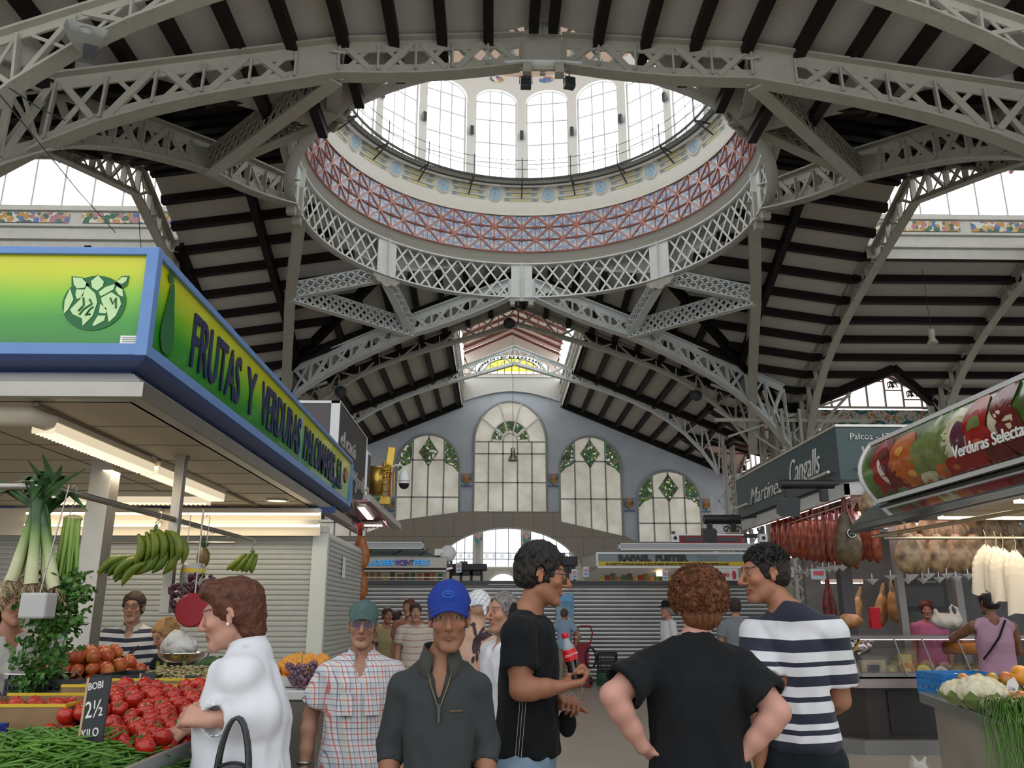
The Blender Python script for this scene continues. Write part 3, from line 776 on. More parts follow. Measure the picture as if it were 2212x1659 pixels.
def gable_window(u0, u1, vt, vs, vb, cols, rows, kind, cut=None):
 x0, x1, zt, zs, zb = gx(u0), gx(u1), gz(vt), gz(vs), gz(vb); cx = (x0 + x1) / 2; hw = (x1 - x0) / 2; y = GY - .05
 N = 20; arc = [(cx + hw * math.cos(PI * k / N), zs + (zt - zs) * math.sin(PI * k / N)) for k in range(N + 1)]
 zl = gz(cut[0]) if cut else zb; zr_ = gz(cut[1]) if cut else zb
 bot = [(x0, zl)] + ([(gx(cut[3]), zb if cut[2] == 'l' else zb)] if cut else []) + [(x1, zr_)]
 g = MB(); poly = arc + bot; g.add([(x, y, z) for x, z in poly],[list(range(len(poly)))])
 wn[0] += 1; w = struct(g.build('window_%d' % wn[0], M_frost)); f = MB()
 ring_ = [Vector((x, y - .06, z)) for x, z in poly]
 f.tube(ring_, .085,6, closed=True)
 def ztop(x): return zs + (zt - zs) * math.sqrt(max(0,1 - ((x - cx) / hw) ** 2))
 def zbot(x):
  for (a, za),(b_, zb_) in zip(bot, bot[1:]):
   if a <= x <= b_: return za + (zb_ - za) * (x - a) / (b_ - a)
  return zb
 for k in range(1, cols):
  x = x0 + (x1 - x0) * k / cols; f.bar((x, y - .05, zbot(x)),(x, y - .05, ztop(x) if kind == 'side' else zs),.1,.06, up=(0,1,0))
 for v in rows:
  z = gz(v); f.bar((x0, y - .05, z),(x1, y - .05, z),.06,.09)
 f.build('window_frame', M_gbar, w)
 s = MB()
 if kind == 'side':
  dz = zt - zs; d = [(cx, zt - .12 * dz),(cx + hw * .3, zs + .45 * dz + .0),(cx, zs - .02 * dz + .1),(cx - hw * .3, zs + .45 * dz)]
  s.add([(x, y - .08, z) for x, z in d],[(0,1,2,3)])
  for sg in (-1,1):
   pts = [(cx + sg * hw * .53, ztop(cx + hw * .53) - .08)] + [(cx + sg * hw * q, ztop(cx + hw * q) - .05) for q in (.65,.78,.9,.97)] + [(cx + sg * hw * .96, zs - .35),(cx + sg * hw * .8, zs + .02),(cx + sg * hw * .53, zs + .28)]
   s.add([(x, y - .07, z) for x, z in pts],[list(range(len(pts)))])
  fd = MB(); fd.tube([Vector((x, y - .1, z)) for x, z in d],.06,5, closed=True); fd.build('diamond_frame', M_gbar, w)
 else:
  ro, ri = hw * .52, hw * .2
  for k in range(5):
   a0, a1 = PI * k / 5 + .05, PI * (k + 1) / 5 - .05
   aa = [a0 + (a1 - a0) * q / 4 for q in range(5)]
   s.strip([Vector((cx + ro * .95 * math.cos(a), y - .08, zs + .1 + ro * 1.1 * math.sin(a))) for a in aa],[Vector((cx + (ri + .12) * math.cos(a), y - .08, zs + .1 + (ri + .12) * 1.1 * math.sin(a))) for a in aa])
  fd = MB()
  for rr in (ro, ri): fd.tube([Vector((cx + rr * math.cos(PI * q / 14), y - .1, zs + .05 + rr * 1.1 * math.sin(PI * q / 14))) for q in range(15)],.06,5)
  for k in range(1,5):
   a = PI * k / 5; fd.bar((cx + ri * math.cos(a), y - .1, zs + ri * math.sin(a)),(cx + hw * math.cos(a), y - .1, zs + (zt - zs) * math.sin(a)),.1,.06, up=(0,1,0))
  fd.build('fanlight_bars', mat('pale_window_bar', (.6,.6,.56),.5), w)
 s.build('stained_panel', M_stain, w)
 return w
gable_window(1024,1180,868,955,1107,5,(955,981,1043), 'mid')
gable_window(858,993,940,1010,1160,4,(995,1075), 'side', cut=(1160,1128, 'l', 930))
gable_window(1208,1340,943,1012,1160,4,(997,1078), 'side', cut=(1128,1160, 'r', 1272))
gable_window(1373,1507,1017,1085,1172,4,(1075,1130), 'side')
gable_window(697,832,1015,1085,1172,4,(1075,1130), 'side')
M_coat = frieze_mat('painted_shield_tiles', (.2,.25,.35))
for u, v, w_ in ((1008,1037, 'left of the tall window'),(1195,1037, 'right of the tall middle window'),(1358,1090, 'between the two right-hand windows'),(842,1090, 'on the gable beside the camera dome'),(1525,1092, 'at the right end of the gable wall')):
 p = at(u, v, Y=GY); t = thing('tile_shield', 'coloured tile coat of arms ' + w_, 'tile panel', (p.x, GY - .06, p.z))
 MB().prism([(-.35,.42),(.35,.42),(.3,.25),(.33,0),(.22,-.2),(0,-.32),(-.22,-.2),(-.33,0),(-.3,.25)], 'y', -.04,.04).build('shield', M_coat, t)
 mb = MB();
 for k in range(4): mb.bx(-.12 + k * .07,-.09 + k * .07,-.07,-.04,-.15,.15)
 mb.build('red_bars', mat('red_glaze', (.45,.04,.02),.4), t)
 mb = MB(); mb.bx(-.14,.14,-.06,-.035,-.18,.18); mb.build('yellow_field', mat('yellow_glaze', (.6,.38,.05),.4), t)
 mb = MB(); mb.tube([(-.35 + .7 * k / 12,-.05,-.42 + .05 * math.sin(k * 1.5)) for k in range(13)],.035,5); mb.build('blue_scroll', mat('blue_glaze', (.05,.12,.35),.4), t)
# lantern end wall with the yellow stained window
mb = MB(); N = 16; yl = GY
bot = [(AX + LW * math.cos(PI * k / N),16.2 + .0 * k) for k in range(N + 1)]
oarc = sub_arc(AX, 17.55,2.75,1.35, N)
top_ = []
for k in range(N + 1):
 x = AX + (LW + .1) * math.cos(PI * k / N); top_.append((x, 20.6 - (abs(x - AX)) * .455))
mb.strip([Vector((x, yl, z)) for x, z in oarc],[Vector((x, yl, z)) for x, z in top_])
mb.add([(AX - LW, yl, 17.3),(AX + LW, yl, 17.3),(AX + LW, yl, 17.57),(AX - LW, yl, 17.57)],[(0,1,2,3)])
mb.add([(AX - LW, yl, 17.5),(AX - 2.75, yl, 17.5),(AX - LW, yl, 19.1)],[(0,1,2)]); mb.add([(AX + LW, yl, 17.5),(AX + 2.75, yl, 17.5),(AX + LW, yl, 19.1)],[(0,1,2)])
struct(mb.build('wall_lantern_end', mat('pinkish_stone', (.48,.40,.34),.7)))
g = MB(); g.add([(x, yl + .1, z) for x, z in oarc],[list(range(len(oarc)))]); wl = struct(g.build('window_26', mat('white_lit_glass', (.9,.9,.9),.3, emit=1.1)))
g = MB(); g.add([(x, yl + .05, z) for x, z in sub_arc(AX, 17.75,1.9,1.0)],[list(range(13))]); g.build('yellow_pane', mat('yellow_lit_glass', (.8,.75,.1),.3, emit=.9, ecol=(.85,.8,.12)), wl)
f = MB()
for k in range(-5,6): f.bar((AX + k * .5, yl, 17.56),(AX + k * .5, yl, 17.56 + 1.3 * math.sqrt(1 - (k / 5.6) ** 2)),.06,.05)
for k in range(26): f.ell((AX + 2.3 * math.cos(PI * k / 25), yl - .02,17.66 + 1.12 * math.sin(PI * k / 25)),(.09,.03,.09),6,4)
f.tube([(AX + 1.9 * math.cos(PI * k / 25), yl - .02,17.7 + .98 * math.sin(PI * k / 25)) for k in range(26)],.04,5)
f.build('leading', mat('dark_green_leading', (.04,.06,.03),.5), wl)
# shallow arched lintel over the gable wall under the lantern
mb = MB(); mb.strip([Vector((AX - LW + 2 * LW * k / 16, GY - .25,15.5 + .75 * math.sin(PI * k / 16))) for k in range(17)],[Vector((AX - LW + 2 * LW * k / 16, GY - .25,17.35)) for k in range(17)])
mb.strip([Vector((AX - LW + 2 * LW * k / 16, GY - .25,17.35)) for k in range(17)],[Vector((AX - LW + 2 * LW * k / 16, GY, 17.35)) for k in range(17)])
mb.bar((AX - LW, GY - .3,17.3),(AX + LW, GY - .3,17.3),.2,.15)
struct(mb.build('trim_6', mat('white_plaster', (.66,.66,.62),.6)))
# hall beyond the arch
BY = 63.0
g = MB(); zc = at(1097,1231, Y=BY).z
mb = MB(); mb.add([(AX - 12, BY + .2,0),(AX + 12, BY + .2,0),(AX + 12, BY + .2,12),(AX - 12, BY + .2,12)],[(0,1,2,3)]); struct(mb.build('wall_back_hall', M_stone))
M_far = mat('blinding_far_glazing', (.9,.93,1),.3, emit=GLOW['far'], ecol=(.95,.98,1))
for i, (u0, u1) in enumerate(((968,1022),(1043,1126),(1147,1230))):
 x0, x1 = at(u0,1180, Y=BY).x, at(u1,1180, Y=BY).x; z0, z1 = at(1100,1224, Y=BY).z, 9.0
 g = MB(); g.bx(x0, x1, BY, BY + .05, z0, z1); w = struct(g.build('window_%d' % (27 + i), M_far)); f = MB()
 for k in range(0,4): x = x0 + (x1 - x0) * k / 3; f.bar((x, BY - .03, z0),(x, BY - .03, z1),.05,.05)
 za = at(1100,1208, Y=BY).z; zb_ = at(1100,1195, Y=BY).z
 for z in (za, zb_): f.bar((x0, BY - .03, z),(x1, BY - .03, z),.05,.05)
 n = int((x1 - x0) / .5)
 for k in range(n):
  c = x0 + (k + .5) * (x1 - x0) / n; f.tube([(c + .13 * math.cos(q) * (1 if q < 3.2 else -1), BY - .03,(za + zb_) / 2 + .1 * math.sin(q)) for q in np.linspace(0,6,10)],.02,4)
 f.build('window_frame', M_dgrey, w)
g = MB(); N = 14; c0 = at(1087,1262, Y=BY - .1); wv = at(1120,1262, Y=BY).x - c0.x; zt = at(1087,1240, Y=BY).z
g.add([(c0.x + wv * math.cos(PI * k / N), BY, c0.z - .3 + (zt - c0.z + .3) * math.sin(PI * k / N)) for k in range(N + 1)],[list(range(N + 1))]); struct(g.build('window_30', M_far))
for u in (1033,1137):
 p = at(u, 1166, Y=BY - .1); t = thing('tile_shield', 'small tile shield seen through the arch, %s of the back window' % ('left' if u < 1100 else 'right'), 'tile panel', p)
 MB().prism([(-.3,.4),(.3,.4),(.3,0),(0,-.4),(-.3,0)], 'y', -.04,.04).build('shield', M_coat, t)
# side walls of nave / aisles far off and end walls of transept, dark
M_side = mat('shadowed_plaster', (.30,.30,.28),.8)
for sx in (-1,1):
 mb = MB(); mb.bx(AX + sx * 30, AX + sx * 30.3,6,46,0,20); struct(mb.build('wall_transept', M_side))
# ------------------------------------------------------------------ dormers and outer walls
M_orange = None
def vine_mat():
 m, nt, b = nt_mat('teal_vine_and_oranges_tiles'); g = NG(nt); x, y, z = g.xyz(); s_ = g.m('ADD', x, y)
 w = g.m('ABSOLUTE', g.m('SUBTRACT', g.m('MULTIPLY', g.m('SINE', g.m('MULTIPLY', s_, 4.0)),.22), g.m('SUBTRACT', g.m('FRACT', g.m('MULTIPLY', z, 1.25)),.5)))
 tc = g.n('ShaderNodeTexCoord'); vo = g.n('ShaderNodeTexVoronoi'); vo.inputs['Scale'].default_value = 3.4; g.link(tc.outputs['Object'], vo.inputs['Vector'])
 c = g.mix(g.m('LESS_THAN', w, .10),(.55,.56,.52),(.03,.17,.15)); c = g.mix(g.m('LESS_THAN', vo.outputs['Distance'],.30), c, (.60,.22,.04)); c = g.mix(g.m('GREATER_THAN', g.noise(9,2),.60), c, (.03,.15,.13))
 g.link(c, b.inputs['Base Color']); b.inputs['Roughness'].default_value = .3; return m
M_vine = vine_mat()
M_winp = mat('pale_pinkish_sky_glazing', (.9,.85,.85),.3, emit=1.05, ecol=(1.0,.93,.93))
def dormer(P, lc, hw, z0, zp, nx, oa, za_):
 """P(l, o, z): point along the wall l, outward offset o. low gabled window above a tiled frieze"""
 lo, hi = lc - hw, lc + hw; ze = z0 + .35
 g = MB(); g.add([P(lo, 0, z0), P(hi, 0, z0), P(hi, 0, ze), P(lc, 0, zp), P(lo, 0, ze)],[(0,1,2,3,4)]); w = struct(g.build('window_dormer', M_winp))
 f = MB(); d = MB(); zt = lambda l: ze + (zp - ze) * (1 - abs(l - lc) / hw)
 for i in range(nx + 1):
  l = lo + (hi - lo) * i / nx; f.bar(P(l, -.08, z0), P(l, -.08, zt(l)),.07,.09)
  if i < nx:
   m_ = l + (hi - lo) / nx / 2; zz = zt(m_) - .62; f.bar(P(l, -.08, zz), P(l + (hi - lo) / nx, -.08, zz),.06,.06)
   for q in range(3): d.tube([P(m_ + .28 * math.cos(a + q * 2.1) * (.5 + .5 * math.sin(a)),-.06, zz + .32 + .2 * math.sin(a * 2 + q)) for a in np.linspace(0,6,8)],.035,4)
 f.bar(P(lo, -.08, z0 + .02), P(hi, -.08, z0 + .02),.1,.1); f.bar(P(lo, -.08, ze), P(lc, -.08, zp),.12,.14); f.bar(P(lc, -.08, zp), P(hi, -.08, ze),.12,.14)
 f.build('window_frame', M_steelw, w); d.build('leading', M_dgrey, w)
 fr = MB(); fr.add([P(lo - .6,-.1, z0 - 1.0), P(hi + .6,-.1, z0 - 1.0), P(hi + .6,-.1, z0 - .12), P(lo - .6,-.1, z0 - .12)],[(0,1,2,3)]); fr.build('tile_frieze', M_vine, w)
 r = MB();
 for a, za, b_, zb in ((lo - .6, ze - .1, lc, zp + .12),(lc, zp + .12, hi + .6, ze - .1)):
  if b_ == lc: r.add([P(a, .2, za), P(b_, .2, zb), P(b_, -oa, za_), P(a, -.65, za - .25)],[(0,1,2,3)])
  else: r.add([P(a, .2, za), P(b_, .2, zb), P(b_, -.65, zb - .25), P(a, -oa, za_)],[(0,1,2,3)])
 c = struct(r.build('ceiling', M_pinkroof))
 for i in range(7):
  l = lo + (hi - lo) * (i + .5) / 7; k = 1 - abs(l - lc) / (hw + .6); z = ze - .1 + (zp + .22 - ze) * k; rb_ = MB(); rb_.bar(P(l, .2, z - .08), P(l, -(oa - .7) * k - .6,(11.3 if nx > 8 else 10.8) + (za_ - 11.2) * k),.12,.14); rb_.build('rafter', M_redrib, c)
for sx in (-1,1):
 dormer(lambda l, o, z: W(sx * l, 14.2 + o, z),17.4,4.2,11.7,14.2,9,4.1,12.78)
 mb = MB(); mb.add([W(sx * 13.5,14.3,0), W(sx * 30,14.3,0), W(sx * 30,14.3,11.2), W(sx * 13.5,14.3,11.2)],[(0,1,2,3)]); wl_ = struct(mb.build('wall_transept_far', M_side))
 fb = MB()
 for z in (10.0,9.2): fb.bar(W(sx * 13.5,14.05, z), W(sx * 30,14.05, z),.14,.12)
 for i in range(22): fb.bar(W(sx * (13.5 + i * .75),14.05,9.2 + .8 * (i % 2)), W(sx * (14.25 + i * .75),14.05,10.0 - .8 * (i % 2)),.07,.05)
 fb.build('eaves_girder', M_steelw, wl_)
 for i in range(4):
  g = MB(); x0 = 15 + i * 3.6; g.add([W(sx * x0,14.2,3.2), W(sx * (x0 + 2.6),14.2,3.2), W(sx * (x0 + 2.6),14.2,8.2), W(sx * x0,14.2,8.2)],[(0,1,2,3)]); g.build('window_bright', M_winp, wl_)
 for lc in (17.0,24.2): dormer(lambda l, o, z: W(sx * (15.2 + o), l, z), lc, 3.0,10.4,12.5,6,4.8,12.6)
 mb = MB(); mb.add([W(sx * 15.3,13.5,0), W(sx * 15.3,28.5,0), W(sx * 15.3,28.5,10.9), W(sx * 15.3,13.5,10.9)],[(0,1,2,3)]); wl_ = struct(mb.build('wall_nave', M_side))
 for i in range(4):
  g = MB(); y0 = 14.2 + i * 3.6; g.add([W(sx * 15.2, y0,4.5), W(sx * 15.2, y0 + 2.4,4.5), W(sx * 15.2, y0 + 2.4,9.0), W(sx * 15.2, y0,9.0)],[(0,1,2,3)]); g.build('window_bright', M_winp, wl_)
# ------------------------------------------------------------------ smooth bodies: distance fields meshed with surface nets
F4 = np.float32
def _smin(a, b, k):
 if k <= 0: return np.minimum(a, b)
 h = np.maximum(k - np.abs(a - b),0) / k
 return np.minimum(a, b) - h * h * k * .25
def _smax(a, b, k): return -_smin(-a, -b, k)
class Field:
 def __init__(s): s.p = []
 def cap(s, a, b, ra, rb=None, k=.03, op='add', sc=None):
  s.p.append(('cap', np.array(a, F4), np.array(b, F4), ra, ra if rb is None else rb, k, op, sc)); return s
 def ell(s, c, r, k=.03, op='add', rot=None):
  r = (r, r, r) if isinstance(r, (int, float)) else r
  s.p.append(('ell', np.array(c, F4), np.array(r, F4), None if rot is None else np.array(rot, F4), None, k, op, None)); return s
 def chain(s, pts, rs, k=.02, op='add'):
  for i in range(len(pts) - 1): s.cap(pts[i], pts[i + 1], rs[i], rs[i + 1], k, op)
  return s
 def prof(s, rows, k=.03, op='add', pw=2.3):
  s.p.append(('prof', np.array(rows, F4), pw, None, None, k, op, None)); return s
 def disc(s, e, n, r):    # removes the part beyond a cut end
  s.p.append(('disc', np.array(e, F4), np.array(n, F4), r, None, .004, 'sub', None)); return s
 def plane(s, n, d):      # keep n.p < d
  s.p.append(('plane', np.array(n, F4), d, None, None, 0, 'cut', None)); return s
 def box(s, lo, hi, k=.01, op='sub'):
  s.p.append(('box', np.array(lo, F4), np.array(hi, F4), None, None, k, op, None)); return s
 def noise(s, amp, freq, stretch=(1,1,1), ridged=False, zmin=-9, zmax=9):
  s.p.append(('noise', amp, freq, stretch, ridged, 0, 'noise', (zmin, zmax))); return s
 def bounds(s, pad=.03):
  lo = np.array([9., 9,9]); hi = -lo
  for q in s.p:
   if q[6] != 'add': continue
   if q[0] == 'cap': r = max(q[3], q[4]); a = np.minimum(q[1], q[2]) - r; b = np.maximum(q[1], q[2]) + r
   elif q[0] == 'ell': r = max(q[2]) if q[3] is not None else q[2]; a = q[1] - r; b = q[1] + r
   elif q[0] == 'prof': R_ = q[1]; a = np.array([(R_[:, 1] - R_[:, 3]).min(),(R_[:, 2] - R_[:, 4]).min(), R_[:, 0].min()]); b = np.array([(R_[:, 1] + R_[:, 3]).max(),(R_[:, 2] + R_[:, 4]).max(), R_[:, 0].max()])
   elif q[0] == 'box': a, b = q[1], q[2]
   lo = np.minimum(lo, a); hi = np.maximum(hi, b)
  return lo - pad, hi + pad
def axis_coords(lo, hi, base, fine):
 """fine: list of (lo, hi, step)"""
 xs = [lo]; x = lo
 while x < hi:
  st = base
  for a, b, f in fine:
   if a - base <= x <= b: st = min(st, f)
  x += st; xs.append(x)
 return np.array(xs, F4)
def nz3(X, Y, Z, f, seed=.0):
 a = np.sin(X * f + 1.7 * np.sin(Y * f * .8 + seed) + seed * 3.1) * np.cos(Y * f * 1.1 + 1.3 * np.sin(Z * f * .9 + 2 + seed))
 b = np.sin(Z * f * 1.05 + 1.5 * np.sin(X * f * .7 + 4 + seed)) * np.cos(X * f * .9 + seed + 1.1 * np.sin(Y * f * 1.3))
 return (a + b) * .5
def mesh_field(fd, base=.008, fine=((),(),()), pad=.03, seed=.0):
 lo, hi = fd.bounds(pad)
 ax = [axis_coords(lo[i], hi[i], base, fine[i]) for i in range(3)]
 D = np.full([len(a) for a in ax],1.0, F4)
 def sub(l, h):
  r = []
  for i in range(3):
   a = np.searchsorted(ax[i], l[i]); b = np.searchsorted(ax[i], h[i]); r.append(slice(max(a - 1,0), min(b + 1, len(ax[i]))))
  return tuple(r)
 for q in fd.p:
  t, op, k = q[0], q[6], q[5]; m = max(k, .02) + .012
  if t == 'cap': r = max(q[3], q[4]) + m; sl = sub(np.minimum(q[1], q[2]) - r, np.maximum(q[1], q[2]) + r)
  elif t == 'ell': r = (max(q[2]) if q[3] is not None else q[2]) + m; sl = sub(q[1] - r, q[1] + r)
  elif t == 'prof': R_ = q[1]; sl = sub(np.array([-9,-9, R_[:, 0].min() - m]), np.array([9,9, R_[:, 0].max() + m]))
  elif t == 'box': sl = sub(q[1] - m, q[2] + m)
  elif t == 'disc': sl = sub(q[1] - q[3] - m, q[1] + q[3] + m)
  else: sl = (slice(None),) * 3
  X, Y, Z = ax[0][sl[0]][:, None, None], ax[1][sl[1]][None, :, None], ax[2][sl[2]][None, None, :]
  if 0 in (X.size, Y.size, Z.size): continue
  if t == 'cap':
   a, b = q[1], q[2]; ba = b - a; L = float(ba @ ba) + 1e-12
   h = np.clip(((X - a[0]) * ba[0] + (Y - a[1]) * ba[1] + (Z - a[2]) * ba[2]) / L, 0,1)
   dx, dy, dz = X - a[0] - ba[0] * h, Y - a[1] - ba[1] * h, Z - a[2] - ba[2] * h
   if q[7] is not None: dx, dy, dz = dx / q[7][0], dy / q[7][1], dz / q[7][2]
   d = np.sqrt(dx * dx + dy * dy + dz * dz) - (q[3] + (q[4] - q[3]) * h)
  elif t == 'ell':
   dx, dy, dz = X - q[1][0], Y - q[1][1], Z - q[1][2]
   if q[3] is not None:
    M = q[3]; dx, dy, dz = M[0,0] * dx + M[1,0] * dy + M[2,0] * dz, M[0,1] * dx + M[1,1] * dy + M[2,1] * dz, M[0,2] * dx + M[1,2] * dy + M[2,2] * dz
   r = q[2]; e = np.sqrt((dx / r[0]) ** 2 + (dy / r[1]) ** 2 + (dz / r[2]) ** 2)
   g = np.sqrt((dx / r[0] ** 2) ** 2 + (dy / r[1] ** 2) ** 2 + (dz / r[2] ** 2) ** 2) + 1e-6
   d = e * (e - 1) / g
  elif t == 'prof':
   R_ = q[1]; R_ = R_[np.argsort(R_[:, 0])]; z = ax[2][sl[2]]
   cx, cy, rx, ry = [np.interp(z, R_[:, 0], R_[:, j])[None, None, :] for j in (1,2,3,4)]
   e = (np.abs((X - cx) / rx) ** q[2] + np.abs((Y - cy) / ry) ** q[2]) ** (1 / q[2])
   d = (e - 1) * np.minimum(rx, ry)
   d = _smax(d, (Z - R_[-1,0]),.03); d = _smax(d, (R_[0,0] - Z),.03)
  elif t == 'box':
   c, hh = (q[1] + q[2]) / 2,(q[2] - q[1]) / 2
   d = np.maximum(np.maximum(np.abs(X - c[0]) - hh[0], np.abs(Y - c[1]) - hh[1]), np.abs(Z - c[2]) - hh[2])
  elif t == 'disc':
   dx, dy, dz = X - q[1][0], Y - q[1][1], Z - q[1][2]
   d = np.maximum(-(dx * q[2][0] + dy * q[2][1] + dz * q[2][2]), np.sqrt(dx * dx + dy * dy + dz * dz) - q[3])
  elif t == 'plane':
   d = X * q[1][0] + Y * q[1][1] + Z * q[1][2] - q[2]
  elif t == 'noise':
   _, amp, fr, st, ridged, _, _, (z0, z1) = q
   n = nz3(X * st[0], Y * st[1], Z * st[2], fr, seed)
   if ridged: n = 1 - 2 * np.abs(n)
   w = np.clip((Z - z0) / .05,0,1) * np.clip((z1 - Z) / .05,0,1)
   D += (amp * n * w).astype(F4); continue
  V = D[sl]
  if op == 'add': D[sl] = _smin(V, d, k)
  elif op == 'sub': D[sl] = _smax(V, -d, k)
  elif op == 'cut': D[sl] = np.maximum(V, d)
 # surface nets
 D[0], D[-1] = .5,.5; D[:, 0], D[:, -1] = .5,.5; D[:, :, 0], D[:, :, -1] = .5,.5
 S = D < 0
 c = S[:-1, :-1, :-1].astype(np.int8)
 for i, j, k in ((1,0,0),(0,1,0),(0,0,1),(1,1,0),(1,0,1),(0,1,1),(1,1,1)):
  c = c + S[i:S.shape[0] - 1 + i, j:S.shape[1] - 1 + j, k:S.shape[2] - 1 + k]
 act = (c > 0) & (c < 8); I, J, K = np.nonzero(act)
 idx = np.full(act.shape, -1, np.int64); idx[I, J, K] = np.arange(len(I))
 P = np.zeros((len(I),3)); cnt = np.zeros(len(I))
 for e in range(3):
  o1 = [(0,0),(0,1),(1,0),(1,1)]
  for a_, b_ in o1:
   off = [0,0,0]; oth = [x for x in range(3) if x != e]; off[oth[0]] = a_; off[oth[1]] = b_
   i, j, k = I + off[0], J + off[1], K + off[2]; v0 = D[i, j, k]
   i2, j2, k2 = i + (e == 0), j + (e == 1), k + (e == 2); v1 = D[i2, j2, k2]
   mk = (v0 < 0) != (v1 < 0)
   t_ = np.where(mk, v0 / np.where(mk, v0 - v1,1),0)
   p0 = np.stack([ax[0][i], ax[1][j], ax[2][k]],1); p1 = np.stack([ax[0][i2], ax[1][j2], ax[2][k2]],1)
   P += np.where(mk[:, None], p0 + (p1 - p0) * t_[:, None],0); cnt += mk
 P /= cnt[:, None]
 Q = []
 for e in range(3):
  oth = [x for x in range(3) if x != e]
  A = np.take(S, range(0, S.shape[e] - 1), e); B = np.take(S, range(1, S.shape[e]), e)
  i, j, k = np.nonzero(A != B); ins = A[i, j, k]
  ijk = [i, j, k]; g = (ijk[oth[0]] > 0) & (ijk[oth[1]] > 0) & (ijk[oth[0]] < idx.shape[oth[0]]) & (ijk[oth[1]] < idx.shape[oth[1]])
  ijk = [x[g] for x in ijk]; ins = ins[g]; qs = []
  for a_, b_ in ((-1,-1),(0,-1),(0,0),(-1,0)):
   w = list(ijk); w[oth[0]] = w[oth[0]] + a_; w[oth[1]] = w[oth[1]] + b_; qs.append(idx[w[0], w[1], w[2]])
  qd = np.stack(qs, 1); flip = ins if e != 1 else ~ins
  qd[~flip] = qd[~flip][:, ::-1]; Q.append(qd)
 Q = np.concatenate(Q); return P, Q[(Q >= 0).all(1)]
def smooth(P, Q, it=1, f=.5):
 for _ in range(it):
  S = np.zeros_like(P); c = np.zeros(len(P))
  for a, b in ((0,1),(1,2),(2,3),(3,0)):
   for x, y in ((a, b),(b, a)):
    for d in range(3): S[:, d] += np.bincount(Q[:, x], P[Q[:, y], d], len(P))
    c += np.bincount(Q[:, x], minlength=len(P))
  P = P * (1 - f) + f * S / c[:, None]
 return P
def normals(P, Q):
 n = np.cross(P[Q[:, 2]] - P[Q[:, 0]], P[Q[:, 3]] - P[Q[:, 1]]); N = np.zeros_like(P)
 for j in range(4):
  for d in range(3): N[:, d] += np.bincount(Q[:, j], n[:, d], len(P))
 return N / (np.linalg.norm(N, axis=1)[:, None] + 1e-9)
def np_mesh(name, P, Q, mats, parent=None, col=None, mi=None):
 me = bpy.data.meshes.new(name); n, f = len(P), len(Q)
 me.vertices.add(n); me.vertices.foreach_set('co', np.ascontiguousarray(P, F4).ravel())
 me.loops.add(f * 4); me.loops.foreach_set('vertex_index', np.ascontiguousarray(Q, np.int32).ravel())
 me.polygons.add(f); me.polygons.foreach_set('loop_start', np.arange(0, f * 4,4, dtype=np.int32)); me.polygons.foreach_set('loop_total', np.full(f, 4, np.int32))
 me.polygons.foreach_set('use_smooth', np.ones(f, bool))
 for m in (mats if isinstance(mats, (list, tuple)) else [mats]): me.materials.append(m)
 if mi is not None: me.polygons.foreach_set('material_index', mi.astype(np.int32))
 me.update(); me.validate()
 if col is not None:
  a = me.color_attributes.new('Col', 'FLOAT_COLOR', 'POINT'); c4 = np.ones((n, 4), F4); c4[:, :3] = col; a.data.foreach_set('color', c4.ravel())
 o = bpy.data.objects.new(name, me); COL.objects.link(o)
 if parent is not None: o.parent = parent
 return o
def field_obj(name, fd, mats, parent, base=.008, fine=((),(),()), colf=None, sm=1, seed=.0, wr=0, wrf=14, wrz=.45, post=None):
 P, Q = mesh_field(fd, base, fine, seed=seed)
 if sm: P = smooth(P, Q, sm)
 N = normals(P, Q)
 if wr:   # cloth folds
  X, Y, Z = P.T; n = nz3(X, Y, Z * wrz, wrf, seed) + .5 * nz3(X * 1.3, Y * 1.2, Z * wrz * 1.6, wrf * 2.3, seed + 2)
  P = P + N * (wr * (1 - 2.2 * np.abs(n)))[:, None]; N = normals(P, Q)
 if post is not None: P = post(P)
 return np_mesh(name, P, Q, mats, parent, colf(P, N) if colf else None)
# ------------------------------------------------------------------ people
def V3(*a): return np.array(a, float)
M_skin = attr_mat('skin', rough=.5, bump=.08, bscale=180, noise=.06, nscale=35, spec=.35)
M_hair = attr_mat('hair', rough=.55, bump=.6, bscale=90, noise=.25, nscale=120, spec=.3)
def rotz(p, a):
 c, s = math.cos(a), math.sin(a); return np.array([p[0] * c - p[1] * s, p[0] * s + p[1] * c, p[2]])
class HeadT:
 """head pose: local head frame (facing -y) to body frame"""
 def __init__(s, c, yaw=0, pitch=0, roll=0, sc=1.0):
  s.c = V3(*c); s.sc = sc; s.M = np.array(Matrix.Rotation(yaw, 3, 'Z') @ Matrix.Rotation(roll, 3, 'Y') @ Matrix.Rotation(pitch, 3, 'X'))
 def __call__(s, *p): return s.c + s.M @ (V3(*p) * s.sc)
 def inv(s, P): return ((P - s.c) @ s.M) / s.sc
